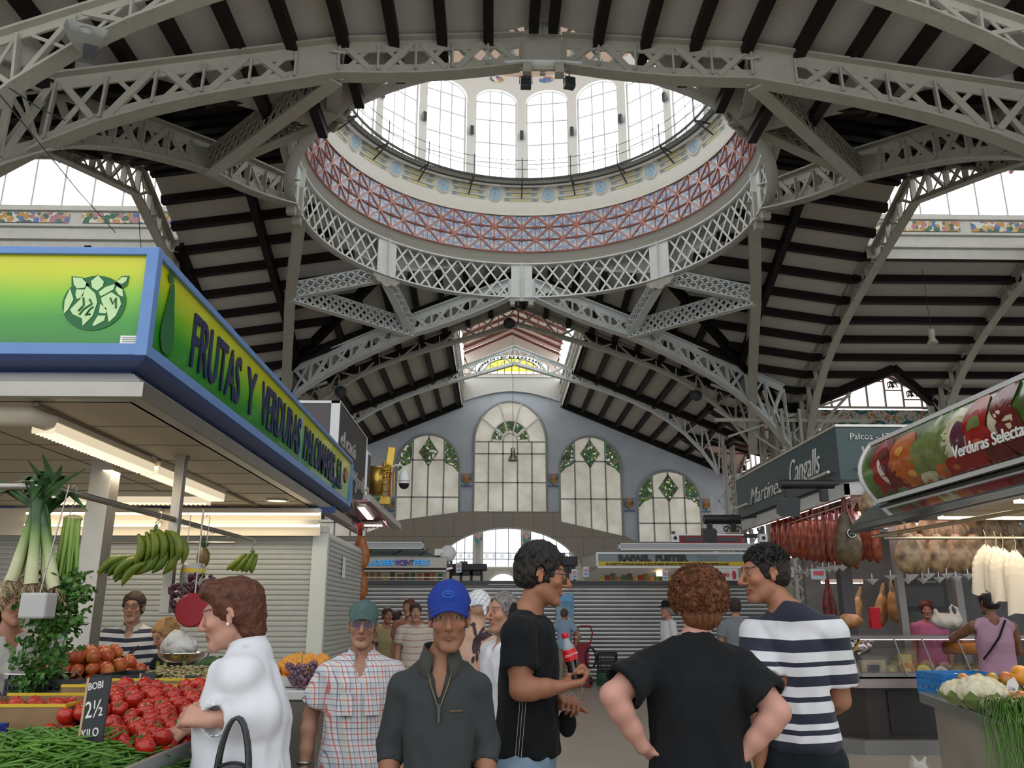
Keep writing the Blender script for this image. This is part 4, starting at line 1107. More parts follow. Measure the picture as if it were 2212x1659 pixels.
def head_prims(f, T, o):
 s = T.sc; fw = o.get('facew', 1.0); E = lambda c, r, k=.02, op='add': f.ell(T(*c), tuple(x * s for x in r), k * s, op, rot=T.M)
 C = lambda a, b, ra, rb=None, k=.012, op='add': f.cap(T(*a), T(*b), ra * s, None if rb is None else rb * s, k * s, op)
 E((0,.016,.034),(.072 * fw, .094,.084)); E((0,-.034,-.022),(.054 * fw, .058,.080),.03)
 E((0,-.032,-.072),(.040 * fw, .048,.036),.03); C((-.009,-.077,-.101),(.009,-.077,-.101),.015, k=.02)
 for x in (-1,1):
  C((x * .047 * fw, .0,-.058),(x * .020,-.068,-.098),.013,.012,.025)          # jaw line
  E((x * .040 * fw, -.066,-.018),(.024,.02,.02),.02)                      # cheek bone
 C((-.036,-.079,.033),(.036,-.079,.033),.0125, k=.016)                    # brow
 for x in (-1,1):
  E((x * .031,-.102,.013),(.020,.019,.0125),.010, 'sub')
  E((x * .031,-.0765,.0125),(.0145,.0145,.0115),.003)
  C((x * .018,-.087,.021),(x * .044,-.081,.020),.0042,.004,.004)     # upper lid
  C((x * .020,-.087,.0035),(x * .043,-.081,.0045),.0035,.003,.005)
 ns = o.get('nose', 1.0)
 C((0,-.088,.022),(0,-.088 - .024 * ns, -.020),.0078,.0105,.010); E((0,-.090 - .022 * ns, -.026),(.0115,.012,.010),.008)
 for x in (-1,1): E((x * .0125,-.096 - .004 * ns, -.030),(.0075,.010,.0075),.007)
 sm = o.get('smile', 0)
 C((0,-.092,-.054),(-.024 - .004 * sm, -.080,-.058 + .008 * sm),.0062,.0035,.007); C((0,-.092,-.054),(.024 + .004 * sm, -.080,-.058 + .008 * sm),.0062,.0035,.007)
 C((0,-.090,-.066),(-.022,-.079,-.060 + .006 * sm),.0068,.0035,.007); C((0,-.090,-.066),(.022,-.079,-.060 + .006 * sm),.0068,.0035,.007)
 C((-.024,-.0935,-.0598),(.024,-.0935,-.0598 + .003 * sm),.0016, k=.003, op='sub')
 if not o.get('noears'):
  for x in (-1,1):
   C((x * .076 * fw, .008,.022),(x * .074 * fw, .004,-.022),.013,.010,.006); E((x * .087 * fw, .0,.004),(.006,.009,.016),.005, 'sub')
   C((x * .080 * fw, .018,.028),(x * .083 * fw, .020,-.004),.006,.006,.006)
def head_color(P, T, o, skin, base_col):
 """paint face details in head space"""
 q = T.inv(P); x, y, z = q.T; ax_ = np.abs(x); col = base_col.copy()
 front = (y < -.03) & (np.abs(z) < .13)
 def put(mask, c, a=1.0):
  col[mask] = col[mask] * (1 - a) + np.array(c) * a
 sk = np.array(skin)
 r = np.exp(-(((ax_ - .042) / .02) ** 2 + ((z + .022) / .02) ** 2)) * front; col += (r[:, None] * .35) * (sk * (1.15,.75,.7) - sk)
 r = np.exp(-((x / .014) ** 2 + ((z + .024) / .016) ** 2)) * (y < -.09); col += (r[:, None] * .5) * (sk * (1.1,.72,.68) - sk)
 put(front & (ax_ < .027) & (z < -.049) & (z > -.0735) & (y < -.078), sk * np.array((.80,.50,.48)),.7)
 put(front & (np.abs(z + .0598) < .0016) & (ax_ < .026) & (y < -.07), sk * .3,.8)
 if o.get('smile', 0) > .5: put(front & (np.abs(z + .0598) < .0026) & (ax_ < .018) & (y < -.087),(.55,.50,.44),.8)
 hc = np.array(o.get('brow', o.get('hairc', (.05,.03,.02))))
 bz = .0375 - ((ax_ - .030) / .03) ** 2 * .006; put(front & (np.abs(z - bz) < .0042) & (ax_ > .012) & (ax_ < .050), hc, .85)
 de = np.sqrt((ax_ - .031) ** 2 + (z - .0125) ** 2 * 1.6); ey = (y < -.081) & front
 if o.get('eyes', 1):
  put(ey & (de < .0108) & (np.abs(z - .0125) < .0052),(.30,.27,.24)); put(ey & (de < .0062) & (np.abs(z - .0125) < .0056),(.03,.02,.015))  # eye whites kept dark: the brow's shade is put into the colour
  put(front & (y < -.07) & (np.abs(np.abs(z - .0125) - .0068) < .0012) & (np.abs(ax_ - .031) < .014), sk * .25,.6)
 st = o.get('stubble', 0)
 if st:
  w_ = np.clip((-.026 - z) / .03,0,1) * np.clip((-y + .012) / .03,0,1) * np.clip((z + .15) / .03,0,1) * st; w_[(ax_ < .027) & (z > -.0735) & (z < -.05)] *= .2
  col = col * (1 - w_[:, None]) + (sk * .35 + hc * .1) * w_[:, None]
 # scalp under the hair
 hl = o.get('hairline')
 if hl is not None: put(hl(x, y, z), hc, .9)
 return col
def hairline_short(x, y, z): return ((z > .062 + .3 * (y + .09) * 0) & (y < -.03)) | ((y >= -.03) & (z > .045 - .6 * (y + .03))) | ((y > .035) & (z > -.045))
def hair_short(T, fr=.066, side=-.045, vol=.012, amp=.004, freq=110, top=.0, back=-.06, ear=.0):
 """hair cap: fr hairline height on the forehead"""
 f = Field(); s = T.sc
 f.ell(T(0,.018,.040), tuple(x * s for x in (.075 + vol, .094 + vol, .084 + vol + top)),0, rot=T.M)
 f.ell(T(0,.050,-.012), tuple(x * s for x in (.066 + vol * .7,.056 + vol * .7,.060)),.02 * s, rot=T.M)
 f.ell(T(0,-.085, fr - .088), tuple(x * s for x in (.082,.070,.088)),.008 * s, 'sub', rot=T.M)    # face opening
 f.ell(T(0,-.02,-.105), tuple(x * s for x in (.12,.075,.085)),.01 * s, 'sub', rot=T.M)
 for x in (-1,1): f.ell(T(x * .095,.006 + ear, .002), tuple(x_ * s for x_ in (.035,.026,.034)),.006 * s, 'sub', rot=T.M)
 n = T.M @ V3(0,0,-1); f.plane(n, float(n @ T(0,0, back)))
 f.noise(amp, freq, ridged=False); return f
def hand_prims(f, wrist, d, nrm, side=1, s=1.0, curl=.5, spread=.12, thumb=None, k=.008, curls=None, tcurl=.5):
 """hand from wrist along d; nrm = back-of-hand normal; side = +1/-1 chooses the thumb side (d x nrm)"""
 d = V3(*d); d /= np.linalg.norm(d); nrm = V3(*nrm); nrm -= d * (nrm @ d); nrm /= np.linalg.norm(nrm); lat = np.cross(d, nrm) * side
 w = V3(*wrist)
 for j, o in enumerate((.028,.010,-.009,-.027)):
  f.cap(w + lat * o * .45 * s, w + d * .088 * s + lat * o * s, .0175 * s, .0135 * s, .012)
 lens = (.040,.046,.042,.033)
 for j, o in enumerate((.030,.010,-.010,-.029)):
  c = curls[j] if curls else curl + .06 * j
  p = w + d * .090 * s + lat * o * s; a = c * .55; dd = d * math.cos(a) - nrm * math.sin(a) + lat * (o * spread * 10)
  L = lens[j] * s
  for q, (fr, rr) in enumerate(((1.0,.0098),(.66,.0088),(.55,.0078))):
   dd = dd / np.linalg.norm(dd); p2 = p + dd * L * fr; f.cap(p, p2, rr * s, (rr - .0008) * s, .004 if q else .008)
   p = p2; a2 = c * (1.15,.8,0)[q]; ax_ = lat; dd = dd * math.cos(a2) - np.cross(ax_, dd) * math.sin(a2) * side * -1 * -1 if False else (dd * math.cos(a2) + (-nrm * (dd @ d) + d * (dd @ nrm)) * math.sin(a2))
 # thumb
 t0 = w + d * .022 * s + lat * .024 * s - nrm * .006 * s; td = thumb if thumb is not None else (d * .65 + lat * .65 - nrm * .35)
 td = V3(*td); td /= np.linalg.norm(td); t1 = t0 + td * .044 * s; td2 = td * (1 - .3 * tcurl) + d * .5 * tcurl - lat * .25 * tcurl; td2 /= np.linalg.norm(td2)
 t2 = t1 + td2 * .034 * s; t3 = t2 + td2 * .026 * s - nrm * .004
 f.cap(t0, t1,.0155 * s, .0125 * s, .012); f.cap(t1, t2,.0118 * s, .0105 * s, .005); f.cap(t2, t3,.0103 * s, .009 * s, .004)
 return w + d * .09 * s
def person(label, loc, yaw=0, H=1.75, skin=(.42,.23,.15), pose=None, o=None, top=None, legs=None, hair=None, res=1.0, hd=None, girth=1.0, group=None, head_sc=1.0, seed=.0, female=False, far=False):
 """builds body + clothes + hair. Body frame: faces -y, feet at z=0.
 pose: elbow/wrist points 'eL','wL','eR','wR' (L = -x side), hand dicts 'hL','hR', shoulders 'sw', lean"""
 pose = pose or {}; o = dict(o or {}); hd = hd or {}; s = H / 1.75; g = girth
 t = thing('person', label, 'person', loc, yaw, group)
 ln = pose.get('lean', (0,0))     # x,y offset of the shoulders relative to the hips
 def B(x, y, z):
  k = max(0,(z - .95) / .5); return V3(x * s + ln[0] * k, y * s + ln[1] * k, z * s)
 sw = pose.get('sw', .185) ; shz = pose.get('shz', 1.43)
 hc = B(0,-.015,1.640) + V3(*pose.get('hoff', (0,0,0)))
 T = HeadT(hc, hd.get('yaw', 0), hd.get('pitch', 0), hd.get('roll', 0), s * head_sc)
 f = Field(); kb = .035 * s
 bust = .02 if female else 0
 rows = [(.86,.155,.105),(.95,.165,.115),(1.05,.145,.10),(1.13,.140,.098),(1.25,.158,.105 + bust),(1.34,.165,.10),(1.42,.14,.078),(1.46,.08,.06)]
 f.prof([(*(lambda p: (p[2], p[0], p[1]))(B(0,.0, z)), rx * s * g, ry * s * g) for z, rx, ry in rows], kb, pw=2.2)
 for x in (-1,1): f.cap(B(x * .02,.025,1.485), B(x * (sw - .03),.01, shz - .012),.042 * s, .040 * s, .03)
 f.cap(B(0,.018,1.46), T(0,.012,-.06),.057 * s * (1 if not female else .88),.052 * s * (1 if not female else .88),.03)
 for a, b in (((-1), 'L'),(1, 'R')):
  sh = B(a * sw, .005, shz - .024); f.ell(sh, .052 * s * (1 if not female else .92),.02)
  el = pose.get('e' + b); el = B(a * (sw + .035),.02,1.13) if el is None else V3(*el)
  wr = pose.get('w' + b); wr = B(a * (sw + .045),-.03,.89) if wr is None else V3(*wr)
  ar = pose.get('arm', 1.0) * s
  mid = el * .35 + wr * .65; mid2 = sh * .5 + el * .5
  f.chain([sh, mid2, el],[.052 * ar, .050 * ar, .040 * ar],.02); f.chain([el, el * .72 + wr * .28, mid, wr],[.040 * ar, .043 * ar, .034 * ar, .026 * ar],.02)
  h = pose.get('h' + b, {})
  if h is not None:
   d = h.get('d', (wr - el)); hand_prims(f, wr, d, h.get('n', (a, 0,.2)), h.get('side', a), s * h.get('s', 1), h.get('curl', .45), h.get('spread', .1), h.get('thumb'), curls=h.get('curls'), tcurl=h.get('tcurl', .5))
 for a in (-1,1):
  hp = V3(a * .09 * s, .01,.90 * s); kn = V3(a * .10 * s + 0,-.01,.48 * s) + V3(*pose.get('k%s' % ('L' if a < 0 else 'R'),(0,0,0))); an = V3(a * .10 * s, .03,.08 * s) + V3(*pose.get('a%s' % ('L' if a < 0 else 'R'),(0,0,0)))
  f.chain([hp, kn, kn * .65 + an * .35, an],[.085 * s * g, .055 * s, .052 * s, .036 * s],.03); f.cap(an + V3(0,.02,-.045), an + V3(0,-.15,-.055),.033,.028,.02)
 head_prims(f, T, o)
 hz = hc[2]; fx = [(hc[0] - .10, hc[0] + .10,.0034 * res)]; fy = [(hc[1] - .14, hc[1] + .12,.0034 * res)]; fz = [(hz - .13, hz + .14,.0034 * res)]
 for b in 'LR':
  h = pose.get('h' + b)
  if h and h.get('fine'):
   w = V3(*pose['w' + b]); d = V3(*h.get('d', w - V3(*pose['e' + b]))); d /= np.linalg.norm(d); c = w + d * .08; r_ = .095
   fx.append((c[0] - r_, c[0] + r_, .0042 * res)); fy.append((c[1] - r_, c[1] + r_, .0042 * res)); fz.append((c[2] - r_, c[2] + r_, .0042 * res))
 sk = np.array(skin)
 def colf(P, N):
  c = np.tile(sk, (len(P),1)); m = nz3(P[:, 0], P[:, 1], P[:, 2],28, seed); c *= (1 + .05 * m)[:, None]
  hm = (np.linalg.norm(P - hc, axis=1) < .16 * s)
  c[hm] = head_color(P[hm], T, o, sk, c[hm]);
  if top and top.get('bodycol'): c = top['bodycol'](P, N, c, T)
  return c
 body = field_obj('body', f, M_skin, t, .0085 * res * (1 if not far else 1.4),(fx, fy, fz), colf, seed=seed, sm=0 if far else 1) if True else None
 body.data.name = 'body'
 J = dict(T=T, B=B, s=s, hc=hc, t=t, sw=sw, shz=shz, g=g, pose=pose, ln=ln, rows=rows, bust=bust, res=res, seed=seed)
 if top: top['fn'](J, **top.get('kw', {}))
 if legs: trousers(J, legs)
 if hair:
  hf = hair['f'](T, **hair.get('kw', {}))
  hcol = np.array(hair['c']); h2 = np.array(hair.get('c2', hcol * 1.6))
  def hcf(P, N):
   q = T.inv(P); n = np.clip(.5 + .5 * nz3(q[:, 0] * 1.5, q[:, 1] * .5, q[:, 2] * .5,170,1),0,1);
   cc = hcol * (1 - n[:, None]) + h2 * n[:, None]
   if 'side' in hair: sd_ = np.clip((np.abs(q[:, 0]) - .045) / .03,0,1) * np.clip((.06 - q[:, 2]) / .05,0,1); cc = cc * (1 - sd_[:, None]) + np.array(hair['side']) * sd_[:, None]
   return cc
  r_ = hair.get('res', .0042) * res
  field_obj('hair', hf, M_hair, t, r_, colf=hcf, sm=0, seed=seed)
  if hair.get('spikes'): spikes(J, hair)
 return t, J
def spikes(J, hair):
 """short tufts standing out of the hair"""
 T = J['T']; mb = MB(); rr = random.Random(3); n = hair['spikes']; col = mat('hair_%d_%d_%d' % tuple(int(c * 200) for c in hair['c']), tuple(hair['c']),.45, noise=.3, nscale=60)
 L = hair.get('slen', .02); zt = hair.get('sz', .02)
 for i in range(n):
  u, v = rr.uniform(0,2 * PI), rr.uniform(0,1); th = math.acos(1 - v * .95); x, y, z = math.sin(th) * math.cos(u), math.sin(th) * math.sin(u), math.cos(th)
  p = V3(x * .080,.018 + y * .100,.040 + z * .090)
  if p[1] < -.06 and p[2] < .075 or p[2] < zt: continue
  nn = V3(x, y, z) + V3(rr.uniform(-.5,.5), rr.uniform(-.6,.2), rr.uniform(-.1,.6)); nn /= np.linalg.norm(nn)
  a, b = T(*p), T(*(p + nn * L * rr.uniform(.5,1.1))); m = (a + b) / 2 + V3(0,0,.002)
  mb.tube([a, m, b],[.0032,.0024,.0004],4, cap=False)
 mb.build('hair_tufts', col, J['t'])
def torso_rows(J, infl, hem, extra=.0, box=1.0, belly=.0):
 B, s, g = J['B'], J['s'], J['g']; out = []
 for z, rx, ry in [(hem, .165,.115)] + [r for r in J['rows'] if r[0] > hem + .02]:
  lowk = max(0, min(1,(1.25 - z) / .3)); c = B(0,-belly * .4 * lowk, z)
  rx2 = max(rx, .150 * box) * s * g + infl + extra * lowk; ry2 = ry * s * g + infl + (extra + belly) * lowk * .8
  out.append((c[2], c[0], c[1], rx2, ry2))
 return out
def shirt(J, m, hem=.86, infl=.014, sleeve=.55, sinfl=.016, neck='crew', extra=.012, belly=.0, wr=.004, name='shirt', colf=None, flare=.0, nd=.0, box=1.0, wrf=14, kb=.015):
 B, s, t, T, pose = J['B'], J['s'], J['t'], J['T'], J['pose']; f = Field()
 f.prof(torso_rows(J, infl, hem, extra, box, belly),.035, pw=2.3)
 for x in (-1,1): f.cap(B(x * .02,.025,1.475), B(x * (J['sw'] - .03),.01, J['shz'] - .012),.042 * s + infl * .7,.040 * s + infl * .7,.03)
 subs = []
 for a, b in ((-1, 'L'),(1, 'R')):
  sh = B(a * J['sw'],.005, J['shz'] - .024); el = pose.get('e' + b); el = B(a * (J['sw'] + .035),.02,1.13) if el is None else V3(*el)
  wr_ = pose.get('w' + b); wr_ = B(a * (J['sw'] + .045),-.03,.89) if wr_ is None else V3(*wr_)
  f.ell(sh, .052 * s + sinfl * .7,.015)
  if sleeve <= 1:
   e = sh + (el - sh) * sleeve; f.cap(sh, e, .050 * s + sinfl * .7,.045 * s + sinfl * 1.3 + flare, kb)
   n = (el - sh) / np.linalg.norm(el - sh); subs.append((e, n, .042 * s + sinfl * .9 + flare))
  else:
   e = el + (wr_ - el) * (sleeve - 1); f.chain([sh, el],[.050 * s + sinfl * .7,.043 * s + sinfl], kb); f.cap(el, e, .043 * s + sinfl, .036 * s + sinfl, kb)
   n = (wr_ - el) / np.linalg.norm(wr_ - el); subs.append((e, n, .033 * s + sinfl * .7))
 for e, n, r in subs: # open sleeve ends
  f.cap(e + n * .012, e + n * .09, r * 1.5, r * 1.7,0, 'sub') if False else None
  f.disc(e, n, r * (1.28 if sleeve > 1.5 else 1.42)); f.cap(e - n * .006, e + n * .03, r - .004, r - .004,.003, 'sub')
 for e, n, r in subs:
  c = e + n * (r * 1.05 + .012); f.ell(c + n * r * .9,(r * 1.75,) * 3,.0, 'sub') if False else None
 # neck opening
 nb = B(0,.012,1.50)
 if neck in ('crew', 'v'):
  f.cap(B(0,.016,1.45), B(0,.014,1.505),.066 * s, .062 * s, .03)
  nn = np.array((0,-.42,.91)); f.disc(B(0,.012,1.498), nn, .105); f.cap(B(0,.01,1.48), B(0,.0,1.56),.053 * s, .053 * s, .003, 'sub')
 if neck == 'v':
  g_ = J['g']; f.chain([B(0,-.062 * g_ - .012,1.495), B(0,-.080 * g_ - .012,1.44), B(0,-.098 * g_ - .014,1.39 - nd)],[.050 * s, .036,.014],.004, 'sub')
 elif neck == 'tank':
  f.cap(B(0,.0,1.44), B(0,-.03,1.62),.09 * s, .10 * s, .006, 'sub')
  for a in (-1,1): f.cap(B(a * (J['sw'] + .035),.0,1.33), B(a * (J['sw'] + .04),0,1.55),.062 * s, .075,.01, 'sub')
 z0 = (B(0,0, hem))[2]; f.plane((0,0,-1),-z0)
 f.prof([(z0 - .05,0,0,.13 * s * J['g'] + infl, .09 * s * J['g'] + infl),(z0 + .03,0,0,.13 * s * J['g'] + infl, .09 * s * J['g'] + infl)],.0, 'sub')
 ob = field_obj(name, f, m, t, .0075 * J['res'], wr=wr, wrf=wrf, seed=J['seed'] + 1.3, colf=colf)
 return ob
def trousers(J, kw):
 B, s, t, g = J['B'], J['s'], J['t'], J['g']; f = Field(); top = kw.get('top', 1.0); infl = kw.get('infl', .016); pose = J['pose']
 f.prof([(.84 * s, 0,.0,.150 * s * g + infl, .105 * s * g + infl),(.95 * s, 0,.0,.165 * s * g + infl, .115 * s * g + infl),(top * s, 0,0,.155 * s * g + infl, .108 * s * g + infl)],.03)
 for a in (-1,1):
  hp = V3(a * .09 * s, .01,.88 * s); kn = V3(a * .10 * s, -.01,.48 * s) + V3(*pose.get('k%s' % ('L' if a < 0 else 'R'),(0,0,0))); an = V3(a * .10 * s, .03,.10 * s) + V3(*pose.get('a%s' % ('L' if a < 0 else 'R'),(0,0,0)))
  if kw.get('short'): f.cap(hp, hp * .2 + kn * .8,.092 * s * g + infl, .075 * s + infl, .02)
  else: f.chain([hp, kn, an],[.090 * s * g + infl, .062 * s + infl, .055 * s + infl],.02)
 field_obj(kw.get('name', 'trousers'), f, kw['m'], t, .011 * J['res'], wr=.003, seed=J['seed'])
def FYp(J, x, z, infl=.013, out=.007):
 r = J['rows']; zz = [q[0] for q in r]; ry = np.interp(z, zz, [q[2] for q in r]) * J['s'] * J['g'] + infl; rx = np.interp(z, zz, [q[1] for q in r]) * J['s'] * J['g'] + infl
 c = J['B'](x, 0, z); return V3(c[0], c[1] - ry * max(0,1 - abs(x / rx) ** 2.3) ** (1 / 2.3) - out, c[2])
def collar(J, m, open_=.5, h=.045, r=.070, name='collar', zip_=None):
 """shirt collar as a folded band round the neck, open at the front"""
 B, s, t = J['B'], J['s'], J['t']; mb = MB(); n = 28; A, Bq, Cq = [],[],[]
 for i in range(n + 1):
  k = -1 + 2 * i / n; a = k * (PI - .28 * open_ - .12); ak = abs(k) ** 3
  rr = r * s; x, y = math.sin(a), math.cos(a)
  base = B(x * (r + .006),.012 + y * (r + .002),1.497 - .035 * ak * (1 + open_ * .6) + .01 * (1 - ak));
  topp = B(x * (r - .006 + .012 * open_ * ak),.010 + y * (r - .006),1.497 - .03 * ak + h * (1 - .35 * ak))
  outp = B(x * (r + .022 + .03 * ak * open_),.012 + y * (r + .020 + .010 * ak),1.497 - .02 - (.05 * ak) * (1 + .3 * open_) - .01 * (1 - ak))
  A.append(base); Bq.append(topp); Cq.append(outp)
 off = [p + V3(0,0,.004) for p in Bq]
 mb.strip(A, Bq, True); mb.strip(Bq, off, True); mb.strip(off, Cq, True)
 ob = mb.build(name, m, t); so = ob.modifiers.new('thick', 'SOLIDIFY'); so.thickness = .003
 return ob
def glasses(J, m=None, lens=None, label=None, rim=.0016, w=.026, h=.017, dark=False):
 T = J['T']; t = J['t']; m = m or M_black; mb = MB()
 for x in (-1,1):
  mb.tube([T(x * .032 + w * math.cos(a) * (1),-.104 + .006 * abs(math.cos(a)) * 0,.010 + h * math.sin(a)) for a in np.linspace(0,2 * PI, 18)[:-1]], rim * T.sc, 5, closed=True)
  mb.tube([T(x * (.032 + w),-.103,.014), T(x * .077,-.085,.014), T(x * .080,.0,.016)], rim * T.sc, 5)
 mb.tube([T(-.008,-.104,.014), T(0,-.110,.018), T(.008,-.104,.014)], rim, 5)
 g = mb.build('spectacles', m, t)
 if lens:
  mb = MB()
  for x in (-1,1): mb.add([T(x * .032 + w * .97 * math.cos(a),-.104,.010 + h * .97 * math.sin(a)) for a in np.linspace(0,2 * PI, 18)[:-1]],[list(range(17))])
  mb.build('lens', lens, g)
def cap_hat(J, m, label=None, peak=.075, pitch=.0, tall=.0, logo=None, name='cap'):
 T = J['T']; t = J['t']; s = T.sc; f = Field()
 f.ell(T(0,.016,.054), tuple(x * s for x in (.086,.106,.088 + tall)),0, rot=T.M)
 n = T.M @ V3(0,.12,-1); f.plane(n, float(n @ T(0,.0,.056)));
 f.noise(.0025,55)
 q = field_obj(name, f, m, t, .0045 * J['res'], sm=1, seed=2.2)
 mb = MB(); A, Bq = [],[]                       # peak
 rows = []
 for r_ in range(5):
  k = r_ / 4; row = []
  for i in range(13):
   a = -1.15 + 2.3 * i / 12
   x = .082 * math.sin(a) * (1 - .06 * k); y0 = -.080 * math.cos(a) ** .8 * 1.0 + .006; y = y0 - peak * k * math.cos(a * .9)
   row.append(T(x, y, .071 - .014 * k - .34 * peak * k * k - .05 * (x / .08) ** 2 * (.3 + k) * .7))
  rows.append(row)
 for r_ in range(4): mb.strip(rows[r_], rows[r_ + 1], True)
 pk = mb.build('peak', m, q); so = pk.modifiers.new('thick', 'SOLIDIFY'); so.thickness = .005
 mb = MB(); mb.ell(T(0,.016,.139 + tall),.005 * s, 8,5); mb.build('button', m, q)
 return q
# ------------------------------------------------------------------ left stall: fruit and vegetables
SX, SY0, SY1 = -2.0,4.58,11.75
ZT, ZP, ZB, ZA = 3.70,3.10,3.03,2.77
M_blue = mat('light_blue_frame_paint', (.13,.25,.52),.35, noise=.05)
M_alu = mat('satin_aluminium', (.62,.60,.54),.38, metal=.6, noise=.05)
M_dblue = mat('dark_blue_trim', (.035,.06,.16),.4)
def grad_sign(name, z0, z1):
 m, nt, b = nt_mat(name); g = NG(nt); x, y, z = g.xyz()
 k = g.m('DIVIDE', g.m('SUBTRACT', z, z0), z1 - z0); k = g.m('ADD', k, g.m('MULTIPLY', g.m('SUBTRACT', g.noise(2.2,1),.5),.12))
 c = g.ramp(k, [(.0,(.02,.20,.02)),(.28,(.04,.30,.02)),(.5,(.18,.50,.01)),(.72,(.50,.60,.0)),(.97,(.72,.66,.0))])
 g.link(c, b.inputs['Base Color']); b.inputs['Roughness'].default_value = .22; b.inputs['Coat Weight'].default_value = .5; return m
M_sign = grad_sign('yellow_to_green_sign_print', ZP, ZT)
st = thing('stall_sign', 'green and yellow greengrocer sign box lettered FRUTAS Y VERDURAS in a blue frame', 'shop sign', (SX, SY0, ZT))
LX = -9.0
mb = MB(); mb.bx(LX, SX - .05, SY0 + .03, SY0 + .1, ZP, ZT - .04); mb.build('front_panel', M_sign, st, True)
mb = MB(); mb.bx(SX - .1, SX - .03, SY0 + .1, SY1 - .03, ZP, ZT - .04); mb.build('side_panel', M_sign, st, True)
mb = MB(); y0 = SY0
mb.bx(LX, SX - .06, y0, y0 + .06, ZT - .045, ZT); mb.bx(LX, SX - .06, y0, y0 + .06, ZB, ZP); mb.bx(SX - .067, SX + .003, y0 - .003, y0 + .067, ZB - .003, ZT + .003)
mb.bx(SX - .06, SX, y0 + .06, SY1, ZT - .045, ZT); mb.bx(SX - .06, SX, y0 + .06, SY1, ZB, ZP); mb.bx(SX - .06, SX, SY1 - .06, SY1, ZB, ZT)
mb.bx(SX - .034, SX - .022,8.60,8.62, ZP, ZT - .045); mb.build('frame', M_blue, st, True, bevel=.004)
# cut-corner underside, fascia and mirror band running round the corner
def lprofile(name, pts, matl):
 """pts: (inset, z) profile swept along front edge then side edge"""
 mb = MB(); A = [Vector((LX, SY0 + i, z)) for i, z in pts]; B_ = [Vector((SX - i, SY0 + i, z)) for i, z in pts]; C_ = [Vector((SX - i, SY1, z)) for i, z in pts]
 mb.strip(A, B_); mb.strip(B_, C_); return mb.build(name, matl, st, True)
lprofile('underside_trim', [(0, ZB),(.02, ZB - .03),(.13, ZB - .07),(.13, ZB - .08)], M_dblue)
lprofile('aluminium_fascia', [(.13, ZB - .08),(.10, ZB - .085),(.02, ZB - .155),(.0, ZB - .16)], M_alu)
lprofile('polished_band', [(0, ZB - .16),(-.012, ZB - .165),(-.012, ZA + .01),(0, ZA),(.10, ZA)], M_chrome)
M_soff = mat('beige_ceiling_panel', (.50,.43,.33),.6)
mb = MB(); mb.bx(LX, SX - .08, SY0 + .08,9.62, ZA, ZA + .03); sof = mb.build('soffit', M_soff, st, True)
mb = MB()
for k in range(1,5): mb.bx(SX - .1 - k * 1.2, SX - .09 - k * 1.2, SY0 + .1,9.6, ZA - .004, ZA)
for k in range(1,8): mb.bx(LX, SX - .1, SY0 + .1 + k * .62, SY0 + .11 + k * .62, ZA - .004, ZA)
mb.bx(SX - .66, SX - .62, SY0 + .1,9.6, ZA - .02, ZA); mb.build('panel_joints', mat('dark_joint_brown', (.2,.17,.12),.8), st, True)  # dark brown lines along the joints of the ceiling panels
mb = MB(); mb.bx(LX, SX - .1, SY0 + .1, SY1, ZT - .3, ZT - .25); mb.build('roof_panel', M_side, st, True)
# lettering
M_navy = mat('navy_sign_paint', (.012,.015,.07),.35)
MS = lambda y, z: Mxf((SX - .02, y, z),(0,1,0),(0,0,1))
def side_text(s, y0, y1, z0, h, m=M_navy):
 o = text(s, h / .72, m, st, MS(0,0), ext=.006, bold=.006)
 xs = [v.co.y for v in o.data.vertices]; a, b_ = min(xs), max(xs); zz = [v.co.z for v in o.data.vertices]; zlo = min(v for v in zz)
 for v in o.data.vertices: v.co.y = y0 + (v.co.y - a) * (y1 - y0) / (b_ - a)
 for v in o.data.vertices: v.co.z += z0
 o.location = -ploc(st); return o
def slab(o, k=.0): return o
side_text('FRUTAS', 5.31,6.39, ZP + .09,.38); side_text('Y', 6.56,6.84, ZP + .09,.38); side_text('VERDURAS', 7.02,8.52, ZP + .09,.38); side_text('PALOMARES, S.L', 8.72,11.0, ZP + .09,.36)
M_dkg = mat('dark_green_print', (.01,.13,.03),.35); M_pale = mat('pale_green_print', (.52,.72,.36),.35)
# pear (aubergine-shaped) emblem on the side
mb = MB(); pr = [(0,-.25),(.06,-.24),(.10,-.18),(.105,-.1),(.08,-.0),(.055,.08),(.04,.16),(.02,.21),(0,.215)]
yy, zz = 4.89, ZP + .28
pts = [(SX - .018, yy + a, zz + b_) for a, b_ in pr] + [(SX - .018, yy - a, zz + b_) for a, b_ in pr[::-1]]
mb.add(pts, [list(range(len(pts)))]); mb.add([(SX - .018, yy, zz + .2),(SX - .018, yy + .01, zz + .2),(SX - .018, yy + .02, zz + .29),(SX - .018, yy + .01, zz + .29)],[(0,1,2,3)])
mb.add([(SX - .018, yy, zz + .22),(SX - .018, yy - .05, zz + .20),(SX - .018, yy - .09, zz + .24),(SX - .018, yy - .03, zz + .29)],[(0,1,2,3)]); mb.build('pear_emblem', M_dkg, st, True)
mb = MB()   # pinkish apple at the far end
mb.ell((SX - .018,11.3, ZP + .32),(.006,.14,.11),14,8); mb.build('apple_emblem', mat('pink_print', (.45,.13,.12),.4), st, True)
